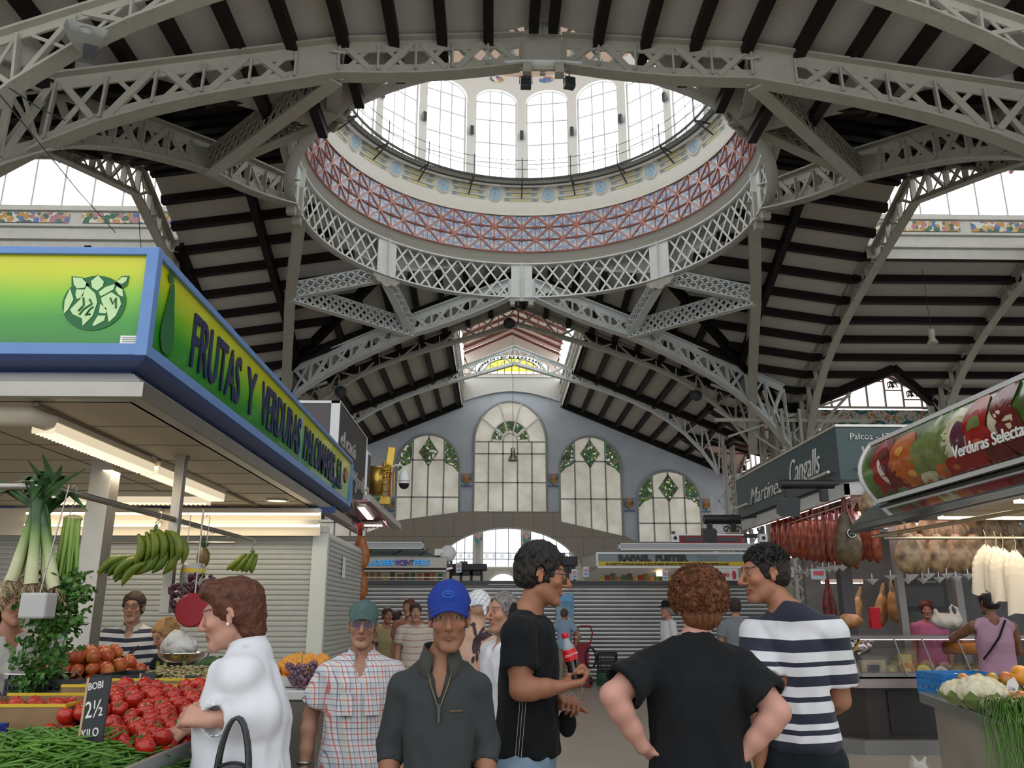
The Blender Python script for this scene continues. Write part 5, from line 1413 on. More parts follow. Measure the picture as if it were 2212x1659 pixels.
# cabbage emblem on the front: dark disc with pale leaves
cx, cz = at(205,651, Y=SY0 + .03).x, at(205,651, Y=SY0 + .03).z; ex = (at(274,651, Y=SY0 + .03).x - at(137,651, Y=SY0 + .03).x) / 2
FY = SY0 + .024
def P2(x, y, o=0): return (cx + x * ex, FY - o, cz + y * ex)
mb = MB(); n = 28; mb.add([P2(1.0 * math.cos(2 * PI * k / n),-.06 + .93 * math.sin(2 * PI * k / n)) for k in range(n)],[list(range(n))])
for pts in ([(-.80,.55),(-.84,.84),(-.50,.82),(-.2,.5)],[(.55,.6),(.75,.86),(1.0,.88),(.97,.55),(.8,.4)],[(-.25,.6),(-.02,.92),(.25,.62)]): mb.add([P2(*p) for p in pts],[list(range(len(pts)))])
mb.build('cabbage_disc', M_dkg, st, True)
mb = MB()
leaves = [[(-.78,.80),(-.5,.78),(-.33,.62),(-.35,.45),(-.6,.42),(-.72,.55)],[(-.2,.66),(0,.88),(.22,.66),(.2,.5),(.05,.35),(-.12,.45)],[(.62,.66),(.78,.82),(.95,.82),(.92,.68),(.8,.58)],
   [(-.62,.38),(-.36,.38),(-.38,.15),(-.55,.05),(-.62,.2)],[(-.93,.0),(-.82,.42),(-.66,.05),(-.78,-.3),(-.9,-.45)],[(-.3,.5),(.0,.25),(.1,-.05),(.02,-.5),(-.25,-.85),(-.3,-.6),(-.62,-.45),(-.72,-.3),(-.45,.05),(-.38,.3)],
   [(.1,.3),(.3,.48),(.58,.58),(.56,.4),(.3,.22),(.18,.16)],[(.65,.5),(.84,.40),(.9,.15),(.76,.2),(.62,.38)],[(.2,.1),(.5,.3),(.78,.12),(.86,-.1),(.74,-.5),(.55,-.72),(.46,-.4),(.25,-.05)],
   [(.2,-.1),(.42,-.25),(.42,-.42),(.2,-.4)],[(.18,-.5),(.42,-.5),(.4,-.66),(.1,-.85),(.05,-.8)]]
for l in leaves: mb.add([P2(*p, .003) for p in l],[list(range(len(l)))])
mb.build('cabbage_leaves', M_pale, st, True)
mb = MB()
for l in ([(-.35,.1),(-.3,-.15),(-.45,-.35)],[(-.15,.05),(-.05,-.1),(-.3,-.3),(-.4,-.48)],[(.0,-.2),(-.1,-.3),(-.2,-.5),(-.05,-.45)],[(.5,.1),(.6,-.1),(.68,.1),(.72,-.25)]): mb.tube([P2(*p, .004) for p in l],.006,5)
mb.build('leaf_veins', M_dkg, st, True)
p = at(284,736, Y=FY); t_ = MB(); t_.box((p.x, FY - .004, p.z),(.125,.006,.058)); pl_ = t_.build('maker_plate', mat('white_enamel', (.75,.75,.73),.3), st, True)
t_ = MB()
for k in range(4): t_.bx(p.x - .05, p.x + .05 - .01 * (k % 2), FY - .009, FY - .007, p.z - .022 + k * .012, p.z - .019 + k * .012)
t_.build('fine_print', M_dgrey, pl_).location = -ploc(pl_)
# columns and hanging post
def stallcol(name, label, u, v, Y, w, z0, z1, d=None):
 c = at(u, v, Y=Y); t = thing(name, label, 'post', (c.x, Y, z0)); MB().bx(-w / 2, w / 2,0, d or w, 0, z1 - z0).build('shaft', M_chrome, t, bevel=.004)
 MB().bx(-w / 2 - .01, w / 2 + .01,-.01,(d or w) + .01, z1 - z0 - .03, z1 - z0).build('collar', M_chrome, t); return t
stallcol('stall_column', 'square stainless column of the fruit stall behind the leeks', 207,1100,6.36,.16,0, ZA)
stallcol('hanging_post', 'narrow stainless post hanging from the fruit stall ceiling by the red scale', 372,1150,6.33,.07,1.60, ZA)
# shutters behind
def slat_wall(name, label, x0, x1, y0, y1, z0, z1, pitch, m, cat='roller shutter', frame=None, faces='fs'):
 t = thing(name, label, cat, (x1, y0, z0)); n = int((z1 - z0) / pitch)
 if 'f' in faces:
  mb = MB(); prof = []
  for k in range(n): z = z0 + k * pitch; prof += [(y0 + .0, z + .004),(y0 - .012, z + pitch * .25),(y0 - .012, z + pitch * .7),(y0, z + pitch * .95)]
  mb.strip([Vector((x0, a, b_)) for a, b_ in prof],[Vector((x1 - .1, a, b_)) for a, b_ in prof], False); mb.build('slats', m, t, True)
 if 's' in faces:
  mb = MB(); prof = []
  for k in range(n): z = z0 + k * pitch; prof += [(x1 - .0, z + .004),(x1 + .012, z + pitch * .25),(x1 + .012, z + pitch * .7),(x1, z + pitch * .95)]
  mb.strip([Vector((a, y1, b_)) for a, b_ in prof],[Vector((a, y0 + .06, b_)) for a, b_ in prof], False); mb.build('side_slats', m, t, True)
 mb = MB(); mb.bx(x1 - .16, x1 + .012, y0 - .03, y0 + .08, z0, z1); mb.bx(x0, x1, y0 - .03, y0 + .1, z1 - .02, z1 + .06); mb.bx(x0, x1 - .02, y0 + .02, y0 + .05, z0, z1); mb.bx(x1 - .04, x1 - .01, y0, y1, z0, z1); mb.build('frame', frame or M_alu, t, True)
 return t
M_shut = mat('cream_enamelled_shutter', (.40,.41,.38),.4, noise=.04)
slat_wall('roller_shutter', 'closed cream roller shutter behind the fruit sellers', -9,-1.9,9.65,12.2,0,2.50,.056, M_shut, frame=mat('pale_aluminium_post', (.60,.62,.56),.45))
mb = MB(); p_ = at(742,1226, X=-1.88);
t_ = tag(MB().box((-1.875, p_.y, p_.z),(.006,.16,.26)).build('paper_notice', mat('white_paper', (.7,.7,.68),.8)), 'small white paper notice stuck on the grey side of the shutter', 'notice')
# chequer band and hooks at the back of the ceiling
t_ = CHB = thing('chequered_band', 'blue and grey chequered strip under the back of the fruit stall ceiling', 'trim strip', (-5.5,9.5,2.70))
for k in range(2):
 mb = MB()
 for i in range(24):
  if i % 2 == k: mb.bx(-9 + i * .3,-8.7 + i * .3,9.5,9.52,2.70,2.77)
 o = mb.build('blue_squares' if k else 'grey_squares', mat('navy_square', (.03,.06,.18),.4) if k else mat('grey_square', (.16,.17,.2),.4), t_, True)
# ------------------------------------------------------------------ fluorescent lamps
M_tube = mat('warm_fluorescent', (1,.9,.7),.4, emit=1.9, ecol=(1.0,.86,.62)); M_pinkt = mat('pinkish_fluorescent', (1,.7,.75),.4, emit=3.2, ecol=(1.0,.66,.70))
M_lampb = mat('cream_lamp_housing', (.62,.56,.45),.4)
def fluo(label, a, b_, w=.13, tube=M_tube, louvre=True, name='fluorescent_lamp', body=None, h=.05, group=None):
 a, b_ = Vector(a), Vector(b_); t = thing(name, label, 'lamp', a, group=group)
 MB().bar(a + Vector((0,0, h)), b_ + Vector((0,0, h)), w * 1.25,.05).build('housing', body or M_lampb, t, True)
 MB().bar(a, b_, w * .8,.035).build('tube', tube, t, True)
 if louvre:
  mb = MB(); n = int((b_ - a).length / .045); d, sd, up = frame_of(b_ - a)
  for i in range(n + 1): p = a.lerp(b_, i / n) - up * .025; mb.bar(p - sd * w * .5, p + sd * w * .5,.008,.04)
  for s_ in (-1,1): mb.bar(a + sd * s_ * w * .5, b_ + sd * s_ * w * .5,.008,.07)
  mb.build('louvre', mat('bright_louvre', (.85,.78,.62),.3, emit=.5, ecol=(1,.85,.6)), t, True)
 return t
fz = 2.69
fluo('long louvred fluorescent lamp nearest the corner of the fruit stall ceiling', (-2.72,4.95, fz),(-2.70,6.42, fz))
fluo('second louvred fluorescent lamp farther in along the fruit stall ceiling', (-2.70,6.5, fz),(-2.68,8.1, fz))
fluo('louvred fluorescent lamp at the left edge, running across the ceiling', (-4.2,4.83, fz),(-3.05,4.83, fz))
t_ = thing('lamp_elbow', 'cream elbow joining the two front fluorescent lamps', 'lamp elbow', (-2.72,4.83, fz)); mb = MB(); mb.tube([(-.36,0,.04),(0,0,.04),(.02,.12,.04)],.07,8); mb.build('casing', M_lampb, t_)
fluo('louvred lamp across the back of the fruit stall ceiling', (-4.6,8.35, fz),(-2.85,8.35, fz))
for z, w_ in ((2.68, 'upper'),(2.55, 'lower')):
 fluo('%s bare tube in front of the shutter, right pair' % w_, (-3.55,9.4, z),(-1.95,9.4, z),.06, louvre=False, h=.03)
 fluo('%s bare tube in front of the shutter, left pair' % w_, (-5.2,9.4, z),(-3.72,9.4, z),.06, louvre=False, h=.03)
t_ = thing('ceiling_spot', 'round recessed downlight in the fruit stall ceiling', 'downlight', at(600,1069, Y=8.9)); t_.location.z = ZA - .01
MB().lathe([(.10,.0),(.12,-.01),(.13,.008)],20).build('rim', M_chrome, t_); MB().lathe([(0,-.004),(.10,-.004)],20).build('lens', mat('greenish_lamp_glass', (.7,.7,.45),.2, emit=1.0, ecol=(.9,.9,.6)), t_)
# real light of the fluorescent rows
MB().bx(-9,-1.95,9.47,9.49,2.44,2.74).build('lamp_board', M_lampb, CHB, True)
area('fruit_stall_light', (-2.9,6.6,2.66),(.2,3.0),15,(0,0,0),(1,.88,.68)); area('fruit_stall_back_light', (-3.6,9.2,2.6),(3.0,.15),7,(R(25),0,0),(1,.88,.68))
# ------------------------------------------------------------------ hanging rail
t_ = thing('hanging_rail', 'horizontal steel rail for hanging fruit along the front of the fruit stall', 'rail', (-2.45,6.3,2.28))
mb = MB(); mb.tube([(-1.6,-1.66,0),(-.12,-1.66,0),(-.02,-1.58,0),(.12,1.85,0)],.020,10); mb.build('tube', M_chrome, t_)
mb = MB(); mb.tube([(-1.8,1.9,-.02),(-.05,1.9,-.02)],.016,8); mb.build('rear_tube', M_chrome, t_)
for y in (-.9,-.2,.25,.9,1.3): mb = MB(); mb.tube([(.03 * 1 + .023 * math.cos(a) + y * .03, y, .023 * math.sin(a)) for a in np.linspace(0,6,9)],.004,5); mb.build('collar', M_chrome, t_)
def hook(a, b_, label, r=.003, m=None):
 a, b_ = Vector(a), Vector(b_); mb = MB(); m_ = (a + b_) / 2 + Vector((.012,0,0)); mb.tube([a + Vector((-.015,0,-.01)), a + Vector((0,0,.012)), a + Vector((.015,0,-.005)), m_, b_ + Vector((-.012,0,.01)), b_, b_ + Vector((.014,0,.012))], r, 5); return tag(mb.build('steel_hook', m or M_chrome), label, 'hook')
# ---- produce helpers
def banana(L=.19, r=.019, bend=1.0, n=9):
 pts = []; rs = []
 for i in range(n + 1):
  k = i / n; a = (k - .5) * bend; pts.append((L / bend * math.sin(a),0,-L / bend * (math.cos(a) - math.cos(bend / 2)))); rs.append(r * (.28 if k < .07 else (.75 if k < .15 else 1.0)) * (1 if k < .86 else max(.25,(1 - k) / .14)))
 return pts, rs
def banana_bunch(label, loc, n, sc=1.0, spread=.3, matl=None, group=None, tilt=0, rows=2):
 t = thing('banana_bunch', label, 'bananas', loc, group=group); c = MB(); c.tube([(0,0,.04),(0,0,.0),(0,.0,-.10 * sc)],.016 * sc, 7); c.build('stalk', mat('green_stalk', (.12,.17,.03),.6), t)
 k = 0
 for r_ in range(rows):
  for i in range(n // rows):
   f_ = (i / max(1, n // rows - 1) - .5) * 2; pts, rs = banana(.2 * sc, .0195 * sc, 1.25)
   M = Matrix.Translation((f_ * .095 * sc, -.03 * sc + .04 * r_ * sc, (-.10 - .075 * r_) * sc - abs(f_) * .02 * sc)) @ Matrix.Rotation(f_ * spread + tilt, 4, 'Y') @ Matrix.Rotation(R(90),4, 'Z') @ Matrix.Rotation(R(72 + 8 * math.sin(k)),4, 'Y')
   mb = MB(); mb.tube([M @ Vector(p) for p in pts], rs, 7); mb.build('banana', matl, t); k += 1
 return t
def two_tone(name, c1, c2, sc=6, rough=.45):
 m, nt, b = nt_mat(name); g = NG(nt); c = g.ramp(g.noise(sc, 3),[(.35, c1),(.65, c2)]); g.link(c, b.inputs['Base Color']); b.inputs['Roughness'].default_value = rough; return m
M_ban = two_tone('green_banana_skin', (.055,.125,.008),(.16,.20,.012),5); M_bany = two_tone('yellow_banana_skin', (.45,.32,.02),(.30,.30,.03),7)
p = at(335,1165, Y=5.85)
t_ = thing('banana_bunch', 'large bunch of green bananas hanging from the rail by the narrow post', 'bananas', p)
mb = MB(); mb.tube([(0,0,.1),(-.02,0,.0),(-.10,0,-.12),(-.19,0,-.16)],[.012,.02,.024,.026],8); mb.build('stalk', mat('green_stalk', (.12,.17,.03),.6), t_)
spec = []
for r_, (n, x0, z0, x1, z1, dx, dz, L, y) in enumerate(((6,-.10,.03,.12,.05,.03,-.16,.2,-.05),(5,-.06,-.09,.13,-.04,-.07,-.15,.2,-.02),(4,-.17,-.12,-.03,-.16,-.14,-.12,.21,-.03),(4,-.19,-.16,-.07,-.20,-.2,-.08,.2,.03),(6,-.10,.02,.13,.03,.02,-.17,.2,.05))):
 for i in range(n):
  k = i / (n - 1); spec.append((x0 + (x1 - x0) * k, y + .02 * math.sin(i * 2), z0 + (z1 - z0) * k + .02 * math.sin(PI * k), dx + .06 * (k - .5), dz, L))
for x, y, z, dx, dz, L in spec:
 d = Vector((dx, 0, dz)).normalized() * L; a = Vector((x, y, z)); nrm = Vector((-d.z, 0, d.x)).normalized() * (.035 if dx > -.1 else -.03)
 pts = [a + d * k - nrm * (4 * k * (1 - k)) * -1 for k in np.linspace(0,1,9)]; mb = MB(); mb.tube(pts, [.009,.019,.026,.029,.030,.029,.026,.017,.006],7); mb.build('banana', M_ban, t_)
hook((p.x + .02,5.85,2.29),(p.x + .0,5.85, p.z + .1), 'wire hook holding the large green banana bunch')
p = at(528,1196, Y=7.95); t_ = thing('banana_bunch', 'small bunch of green bananas at the far end of the rail', 'bananas', p)
for i in range(6):
 f_ = i / 5; a = Vector((.02 + .10 * f_, -.02 + .02 * (i % 2),.0)); d = Vector((-.17 + .13 * f_, 0,-.15 - .03 * f_)); pts = [a + d * k + Vector((-.02,0,-.03)) * 4 * k * (1 - k) * .6 for k in np.linspace(0,1,8)]; mb = MB(); mb.tube(pts, [.009,.02,.027,.029,.028,.026,.018,.006],7); mb.build('banana', M_ban, t_)
mb = MB(); mb.tube([(.07,0,.03),(.08,0,.0)],.02,7); mb.build('stalk', M_ban, t_)
hook((p.x + .08,7.95,2.28),(p.x + .07,7.95, p.z + .03), 'thin wire hook above the small banana bunch')
# leeks
M_leek = None
def leek_mat():
 m, nt, b = nt_mat('leek_stem'); g = NG(nt); x, y, z = g.xyz(); k = g.m('ADD', g.m('MULTIPLY', z, 2.2), g.m('MULTIPLY', g.noise(6),.2))
 c = g.ramp(k, [(.0,(.58,.52,.34)),(.35,(.55,.58,.32)),(.62,(.20,.32,.08)),(.85,(.035,.09,.03))]); s_ = g.n('ShaderNodeTexWave'); s_.inputs['Scale'].default_value = 18; s_.inputs['Distortion'].default_value = 2
 c = g.mix(g.m('MULTIPLY', s_.outputs['Fac'],.25), c, (.08,.14,.03)); g.link(c, b.inputs['Base Color']); b.inputs['Roughness'].default_value = .4; return m
M_leek = leek_mat(); M_root = mat('straw_roots', (.46,.34,.20),.8); M_leaf = two_tone('dark_leaf_green', (.02,.06,.02),(.05,.12,.03),12)
base = at(66,1262, Y=4.7)
for i in range(6):
 x = (-.14,-.085,-.03,.03,.095,.15)[i]; y = (.0,-.04,.02,-.05,.0,-.03)[i]; z = (-.06,.02,.05,.0,.03,-.02)[i]
 t_ = thing('leek', 'leek hanging root end down in the bunch at the left', 'leek', base + Vector((x, y, z)), group='leeks hanging at the left')
 lean = -x * 1.3; mb = MB(); mb.tube([(0,0,0),(lean * .1,0,.04),(lean * .3,0,.18),(lean * .55,0,.33),(lean * .8,0,.44)],[.036,.034,.028,.026,.032],9); mb.build('stem', M_leek, t_)
 mb = MB()
 for q in range(60):
  a = rnd.uniform(0,2 * PI); r_ = rnd.uniform(.015,.06); L = rnd.uniform(.04,.10); mb.tube([(.015 * math.cos(a),.015 * math.sin(a),0),(r_ * math.cos(a), r_ * math.sin(a),-L * .4),(r_ * 1.1 * math.cos(a + .5), r_ * math.sin(a + .5),-L)],.0016,3, cap=False)
 mb.build('roots', M_root, t_); mb = MB()
 for q in range(5):
  a = rnd.uniform(-.8,.8); dx = lean * 1.2 + math.sin(a) * .16; L = rnd.uniform(.16,.28); w_ = .024; c0 = Vector((lean * .8,0,.42)); c1 = c0 + Vector((dx * .5, rnd.uniform(-.05,.02), L * .55)); c2 = c0 + Vector((dx * 1.1, rnd.uniform(-.1,.0), L * rnd.choice((.9,.5,.1))))
  mb.strip([c0 - Vector((w_, 0,0)), c1 - Vector((w_, 0,0)), c2 - Vector((.004,0,0))],[c0 + Vector((w_, .004,0)), c1 + Vector((w_, .008,0)), c2 + Vector((.004,0,0))], True)
 mb.build('leaves', M_leaf, t_)
# celery
M_cel = two_tone('celery_stalk_green', (.13,.26,.03),(.28,.40,.08),4); cb_ = at(158,1120, Y=4.78)
t_ = thing('celery', 'large head of celery hanging upside down beside the leeks', 'celery', cb_)
for i in range(16):
 a = i * 2.4; r0 = .045 * math.sqrt((i + 1) / 16); mb = MB(); x0, y0 = r0 * math.cos(a), r0 * math.sin(a) * .8; x1 = x0 * 1.6 + rnd.uniform(-.02,.02); L = rnd.uniform(.38,.50)
 mb.tube([(x0 * .8, y0,0),(x0 * 1.1, y0,-.15),(x1, y0 * 1.5,-L)],[.015,.013,.006],6); mb.build('stalk', M_cel, t_)
mb = MB(); mb.ell((0,0,.0),(.055,.045,.02),10,6); mb.build('root_end', mat('cut_celery_base', (.5,.45,.2),.7), t_)
M_celf = two_tone('celery_leaf_green', (.02,.085,.01),(.07,.18,.02),14)
def leafset(mb, c, s_, n, rr=rnd):
 for _ in range(n):
  d = Vector((rr.uniform(-1,1), rr.uniform(-1,.6), rr.uniform(-1,.5))).normalized(); u_ = d.cross(Vector((rr.uniform(-1,1), rr.uniform(-1,1), rr.uniform(-1,1)))).normalized(); L = s_ * rr.uniform(.6,1.2); o = Vector(c) + d * s_ * .2
  f2 = d.cross(u_) * L * .15
  mb.add([o, o + d * L * .3 + u_ * L * .32, o + d * L * .55 + u_ * L * .2 + f2, o + d * L * .7 + u_ * L * .38, o + d * L, o + d * L * .7 - u_ * L * .38, o + d * L * .55 - u_ * L * .2 + f2, o + d * L * .3 - u_ * L * .32],[(0,1,2,7),(2,3,4,6),(4,5,6),(2,6,7)])
mb = MB(); rr = random.Random(5)
for i in range(330):
 k = rr.random(); z = -.30 - .72 * k ** 1.2; w_ = .15 * math.sin(PI * min(1,.24 + k * .74)) + .012; x = rr.uniform(-1,1) * w_ - .10 * max(0, k - .3); leafset(mb, (x, rr.uniform(-.12,.07), z),.050,3, rr)
o = mb.build('leaves', M_celf, t_)
for i in range(9): mb = MB(); x = rr.uniform(-.08,.06); mb.tube([(x * .6,0,-.35),(x, rr.uniform(-.03,.03),-.6),(x - .03,0,-.8 - rr.random() * .1)],.003,4); mb.build('leaf_stem', M_cel, t_)
for q, (x, y) in enumerate(((-.27,0),)): hook((base.x + .03,4.7,2.27),(base.x + .02,4.7, base.z + .33), 'wire holding the leek bunch')
hook((cb_.x, 4.74,2.29),(cb_.x, 4.76, cb_.z + .01), 'wire holding the celery')
# ------------------------------------------------------------------ scales
def scale(name, label, loc, pan_r, head=None, redbox=False):
 t = thing(name, label, 'scale', loc); z = 0
 MB().lathe([(0,0),(pan_r * .7,.004),(pan_r * .93,.035),(pan_r, .058),(pan_r * 1.03,.06),(pan_r * .98,.052),(pan_r * .7,.012),(0,.008)],36).build('pan', M_mirror, t); return t
pa = at(88,1450, Y=4.92)
t_ = scale('hanging_scale', 'round steel weighing pan hanging at the left by the celery leaves', pa - Vector((0,0,.06)),.20)
for a in (PI,): mb = MB(); mb.tube([(.2,0,.055),(.24,0,.02),(0,.02,-.02),(-.24,0,.02),(-.2,0,.055)],.003,5); mb.build('cradle_wire', M_chrome, t_)
w_ = at(86,1285, Y=4.5) - pa; mb = MB(); mb.bx(w_.x - .068, w_.x + .068, w_.y - .06, w_.y + .06, w_.z - .06, w_.z + .07); mb.build('scale_body', mat('white_enamelled_scale', (.42,.42,.40),.35), t_, bevel=.012); mb = MB(); mb.tube([(w_.x, w_.y, w_.z + .07),(w_.x + .02, w_.y + .1,2.28 - pa.z + .06)],.004,5); mb.build('suspension', M_chrome, t_)
pb = at(396,1412, Y=5.5); t_ = scale('hanging_scale', 'red scale with a steel pan in front of the woman in white', pb - Vector((0,0,.05)),.155)
hd_ = at(418,1318, Y=5.5) - (pb - Vector((0,0,.05))); mb = MB(); mb.lathe([(0,-.045),(.095,-.045),(.105,-.035),(.105,.035),(.095,.045),(0,.045)],40,(hd_.x, 0, hd_.z), False, M=Matrix.Rotation(R(90),3, 'X')); mb.box((hd_.x + .10,0, hd_.z - .075),(.12,.08,.05)); mb.build('red_head', mat('red_enamel', (.26,.004,.012),.4), t_)
mb = MB(); mb.tube([(hd_.x + .02,.05, hd_.z - .09),(hd_.x + .11,.05,-.0 + .16),(hd_.x + .10,.05,.03),(.0,.03,-.01)],.009,6); mb.build('arm', M_chrome, t_); mb = MB(); mb.tube([(hd_.x, 0, hd_.z + .1),(hd_.x, 0,2.26 - pb.z + .05)],.006,6); mb.build('suspension', M_chrome, t_)
f = Field(); f.ell((0,0,-.02),(.115,.10,.075),0); f.ell((-.02,0,.03),(.06,.06,.06),.05); f.noise(.010,38, ridged=True); P, Q = mesh_field(f, .006); t_ = tag(np_mesh('plastic_bag', P, Q, mat('milky_plastic', (.62,.60,.55),.3, trans=.15)), 'crumpled translucent plastic bag lying in the steel pan of the red scale', 'plastic bag'); t_.location = (pb.x - .03,5.5, pb.z + .06)
# grapes and pineapple hanging
M_grape = mat('dusty_purple_grape', (.07,.018,.035),.3, noise=.4, nscale=30)
def grapes(label, loc, w, h, n=60, m=None, group=None, r=.0155):
 t = thing('grape_bunch', label, 'grapes', loc, group=group); rr = random.Random(int(abs(loc[0]) * 1000)); g0 = MB(); g0.ell((0,0,0), r, 9,6); me = None
 for i in range(n):
  k = rr.random(); ww = w * math.sqrt(max(0,1 - (k * .95) ** 1.6)) ; a = rr.uniform(0,2 * PI); p = Vector((ww * math.cos(a), ww * .7 * math.sin(a),-h * k))
  if me is None: o = g0.build('grape', m or M_grape, t); me = o.data
  else: o = bpy.data.objects.new('grape', me); COL.objects.link(o); o.parent = t
  o.location = p
 mb = MB(); mb.tube([(0,0,-h * .5),(0,0,.05)],.004,5); mb.build('stem', M_cel, t); return t
pg = at(437,1240, Y=6.1); grapes('bunch of dark red grapes hanging highest, under the pineapple', pg, .085,.17,90)
pg2 = at(392,1262, Y=6.0); grapes('second bunch of dark grapes hanging lower beside the narrow post', pg2,.075,.19,80)
pp = at(440,1192, Y=7.2); t_ = thing('pineapple', 'whole pineapple hanging near the far end of the rail', 'pineapple', pp)
mb = MB(); mb.ell((0,0,-.05),(.055,.055,.085),14,10, jit=.06); mb.build('fruit', two_tone('pineapple_rind', (.20,.10,.02),(.10,.09,.02),40), t_); mb = MB()
for i in range(22): a = i * 2.4; L = .09 + .03 * (i % 3); mb.add([(.015 * math.cos(a),.015 * math.sin(a),.03),(.015 * math.cos(a + .9),.015 * math.sin(a + .9),.03),(.05 * math.cos(a) * (1 + i % 2),.05 * math.sin(a),.03 + L)],[(0,1,2)])
mb.build('crown', M_leaf, t_)
hook((pp.x, 7.2,2.29),(pp.x, 7.2, pp.z + .05), 'cord holding the pineapple'); hook((pg.x, 6.1,2.28),(pg.x, 6.1, pg.z + .04), 'cord holding the upper grape bunch'); hook((pg2.x, 6.0,2.28),(pg2.x, 6.0, pg2.z + .04), 'cord holding the lower grape bunch')
pc = at(415,1255, Y=6.5); t_ = thing('scale_canister', 'white canister with a yellow label behind the hanging grapes', 'canister', pc); MB().lathe([(0,-.08),(.09,-.08),(.09,.10),(.075,.13),(0,.13)],20).build('body', mat('white_enamelled_scale', (.42,.42,.40),.35), t_); MB().lathe([(.092,.06),(.092,.09)],20).build('label_strip', mat('yellow_sticker', (.7,.5,.05),.5), t_)
# ------------------------------------------------------------------ counter and displays
M_tray = mat('galvanised_tray', (.30,.31,.30),.4, metal=.8)
ct = thing('display_counter', 'tall stepped display counter of the fruit stall heaped with vegetables', 'counter', (-2.4,3.6,0))
def Wd(x0, x1, y0, y1, z0, z1, name, m): mb = MB(); mb.bx(x0, x1, y0, y1, z0, z1); return mb.build(name, m, ct, True, bevel=.006)
Wd(-2.6,-1.14,2.95,4.1,0,.98, 'lower_cabinet', M_chrome); Wd(-2.6,-1.55,4.1,5.9,0,1.12, 'rear_cabinet', M_chrome)
mb = MB(); mb.prism([(2.7,1.0),(4.1,1.16),(4.1,1.12),(2.7,.96)], 'x', -2.7,-1.12); mb.build('sloping_tray', M_tray, ct, True)
mb = MB(); mb.bx(-2.7,-1.12,2.68,2.70,.94,1.06); mb.bx(-1.14,-1.12,2.7,4.1,.96,1.14); mb.build('tray_edge', M_tray, ct, True)
p0 = at(392,1630, Y=3.35)
# tomatoes
M_tom = two_tone('ripe_tomato_skin', (.34,.009,.006),(.46,.028,.012),5,.16); M_calyx = mat('green_calyx', (.06,.16,.02),.6)
def spawn(name, proto, loc, rot, label=None, sc=1.0):
 c = proto.copy(); COL.objects.link(c); c.location = loc; c.rotation_euler = rot; c.scale = (sc,) * 3
 for ch in list(proto.children): d = ch.copy(); COL.objects.link(d); d.parent = c
 if label: c['label'] = label
 return c
def tomato_proto(label, group):
 mb = MB(); n, m = 14,9
 vs = []; mb.ell((0,0,0),(.036,.036,.029),16,10)
 mb.v = [(x * (1 + .05 * math.cos(5 * math.atan2(y, x))), y * (1 + .05 * math.cos(5 * math.atan2(y, x))), z - (.010 * math.exp(-((x * x + y * y) / .0001)) if z > 0 else 0)) for x, y, z in mb.v]
 o = tag(mb.build('tomato', M_tom), label, 'tomato', group); c = MB()
 for k in range(5): a = 2 * PI * k / 5; c.add([(0,0,.0215),(.006 * math.cos(a + .5),.006 * math.sin(a + .5),.024),(.019 * math.cos(a),.019 * math.sin(a),.0265),(.006 * math.cos(a - .5),.006 * math.sin(a - .5),.024)],[(0,1,2,3)])
 c.tube([(0,0,.02),(.002,0,.034)],.002,5); c.build('calyx', M_calyx, o); return o
def heap(proto, name, pts, tiltmax=1.2, sc=(.85,1.15), seed=1):
 rr = random.Random(seed); first = True
 for p in pts:
  rot = (rr.uniform(-tiltmax, tiltmax), rr.uniform(-tiltmax, tiltmax), rr.uniform(0,6.28)); s_ = rr.uniform(*sc)
  if first: proto.location = p; proto.rotation_euler = rot; proto.scale = (s_,) * 3; first = False
  else: spawn(name, proto, p, rot, sc=s_)
def hexpile(x0, x1, y0, y1, zf, pitch, layers=2, seed=2, shrink=.03):
 """zf(x,y) -> resting height"""
 rr = random.Random(seed); out = []
 for l in range(layers):
  m = l * shrink; y = y0 + m; r_ = 0
  while y < y1 - m:
   x = x0 + m + (pitch / 2 if r_ % 2 else 0)
   while x < x1 - m:
    out.append((x + rr.uniform(-.008,.008), y + rr.uniform(-.008,.008), zf(x, y) + l * pitch * .75 + rr.uniform(-.006,.006))); x += pitch
   y += pitch * .87; r_ += 1
 return out
zt_ = lambda x, y: 1.0 + (y - 2.7) * .115 + .03
heap(tomato_proto('ripe red tomato in the heap between the price boards and the woman in white', 'tomatoes heaped at the right of the beans'), 'tomato',
  hexpile(-1.46,-1.16,3.12,4.05, lambda x, y: 1.05 + (y - 2.9) * .165,.074,2,3) + hexpile(-1.72,-1.46,3.52,4.05, lambda x, y: 1.05 + (y - 2.9) * .165,.074,2,4), seed=5)
heap(tomato_proto('ripe red tomato in the box at the left behind the green beans', 'tomatoes in the left box'), 'tomato', hexpile(-2.12,-1.74,3.62,3.98, lambda x, y: 1.16,.078,2,6), seed=6)
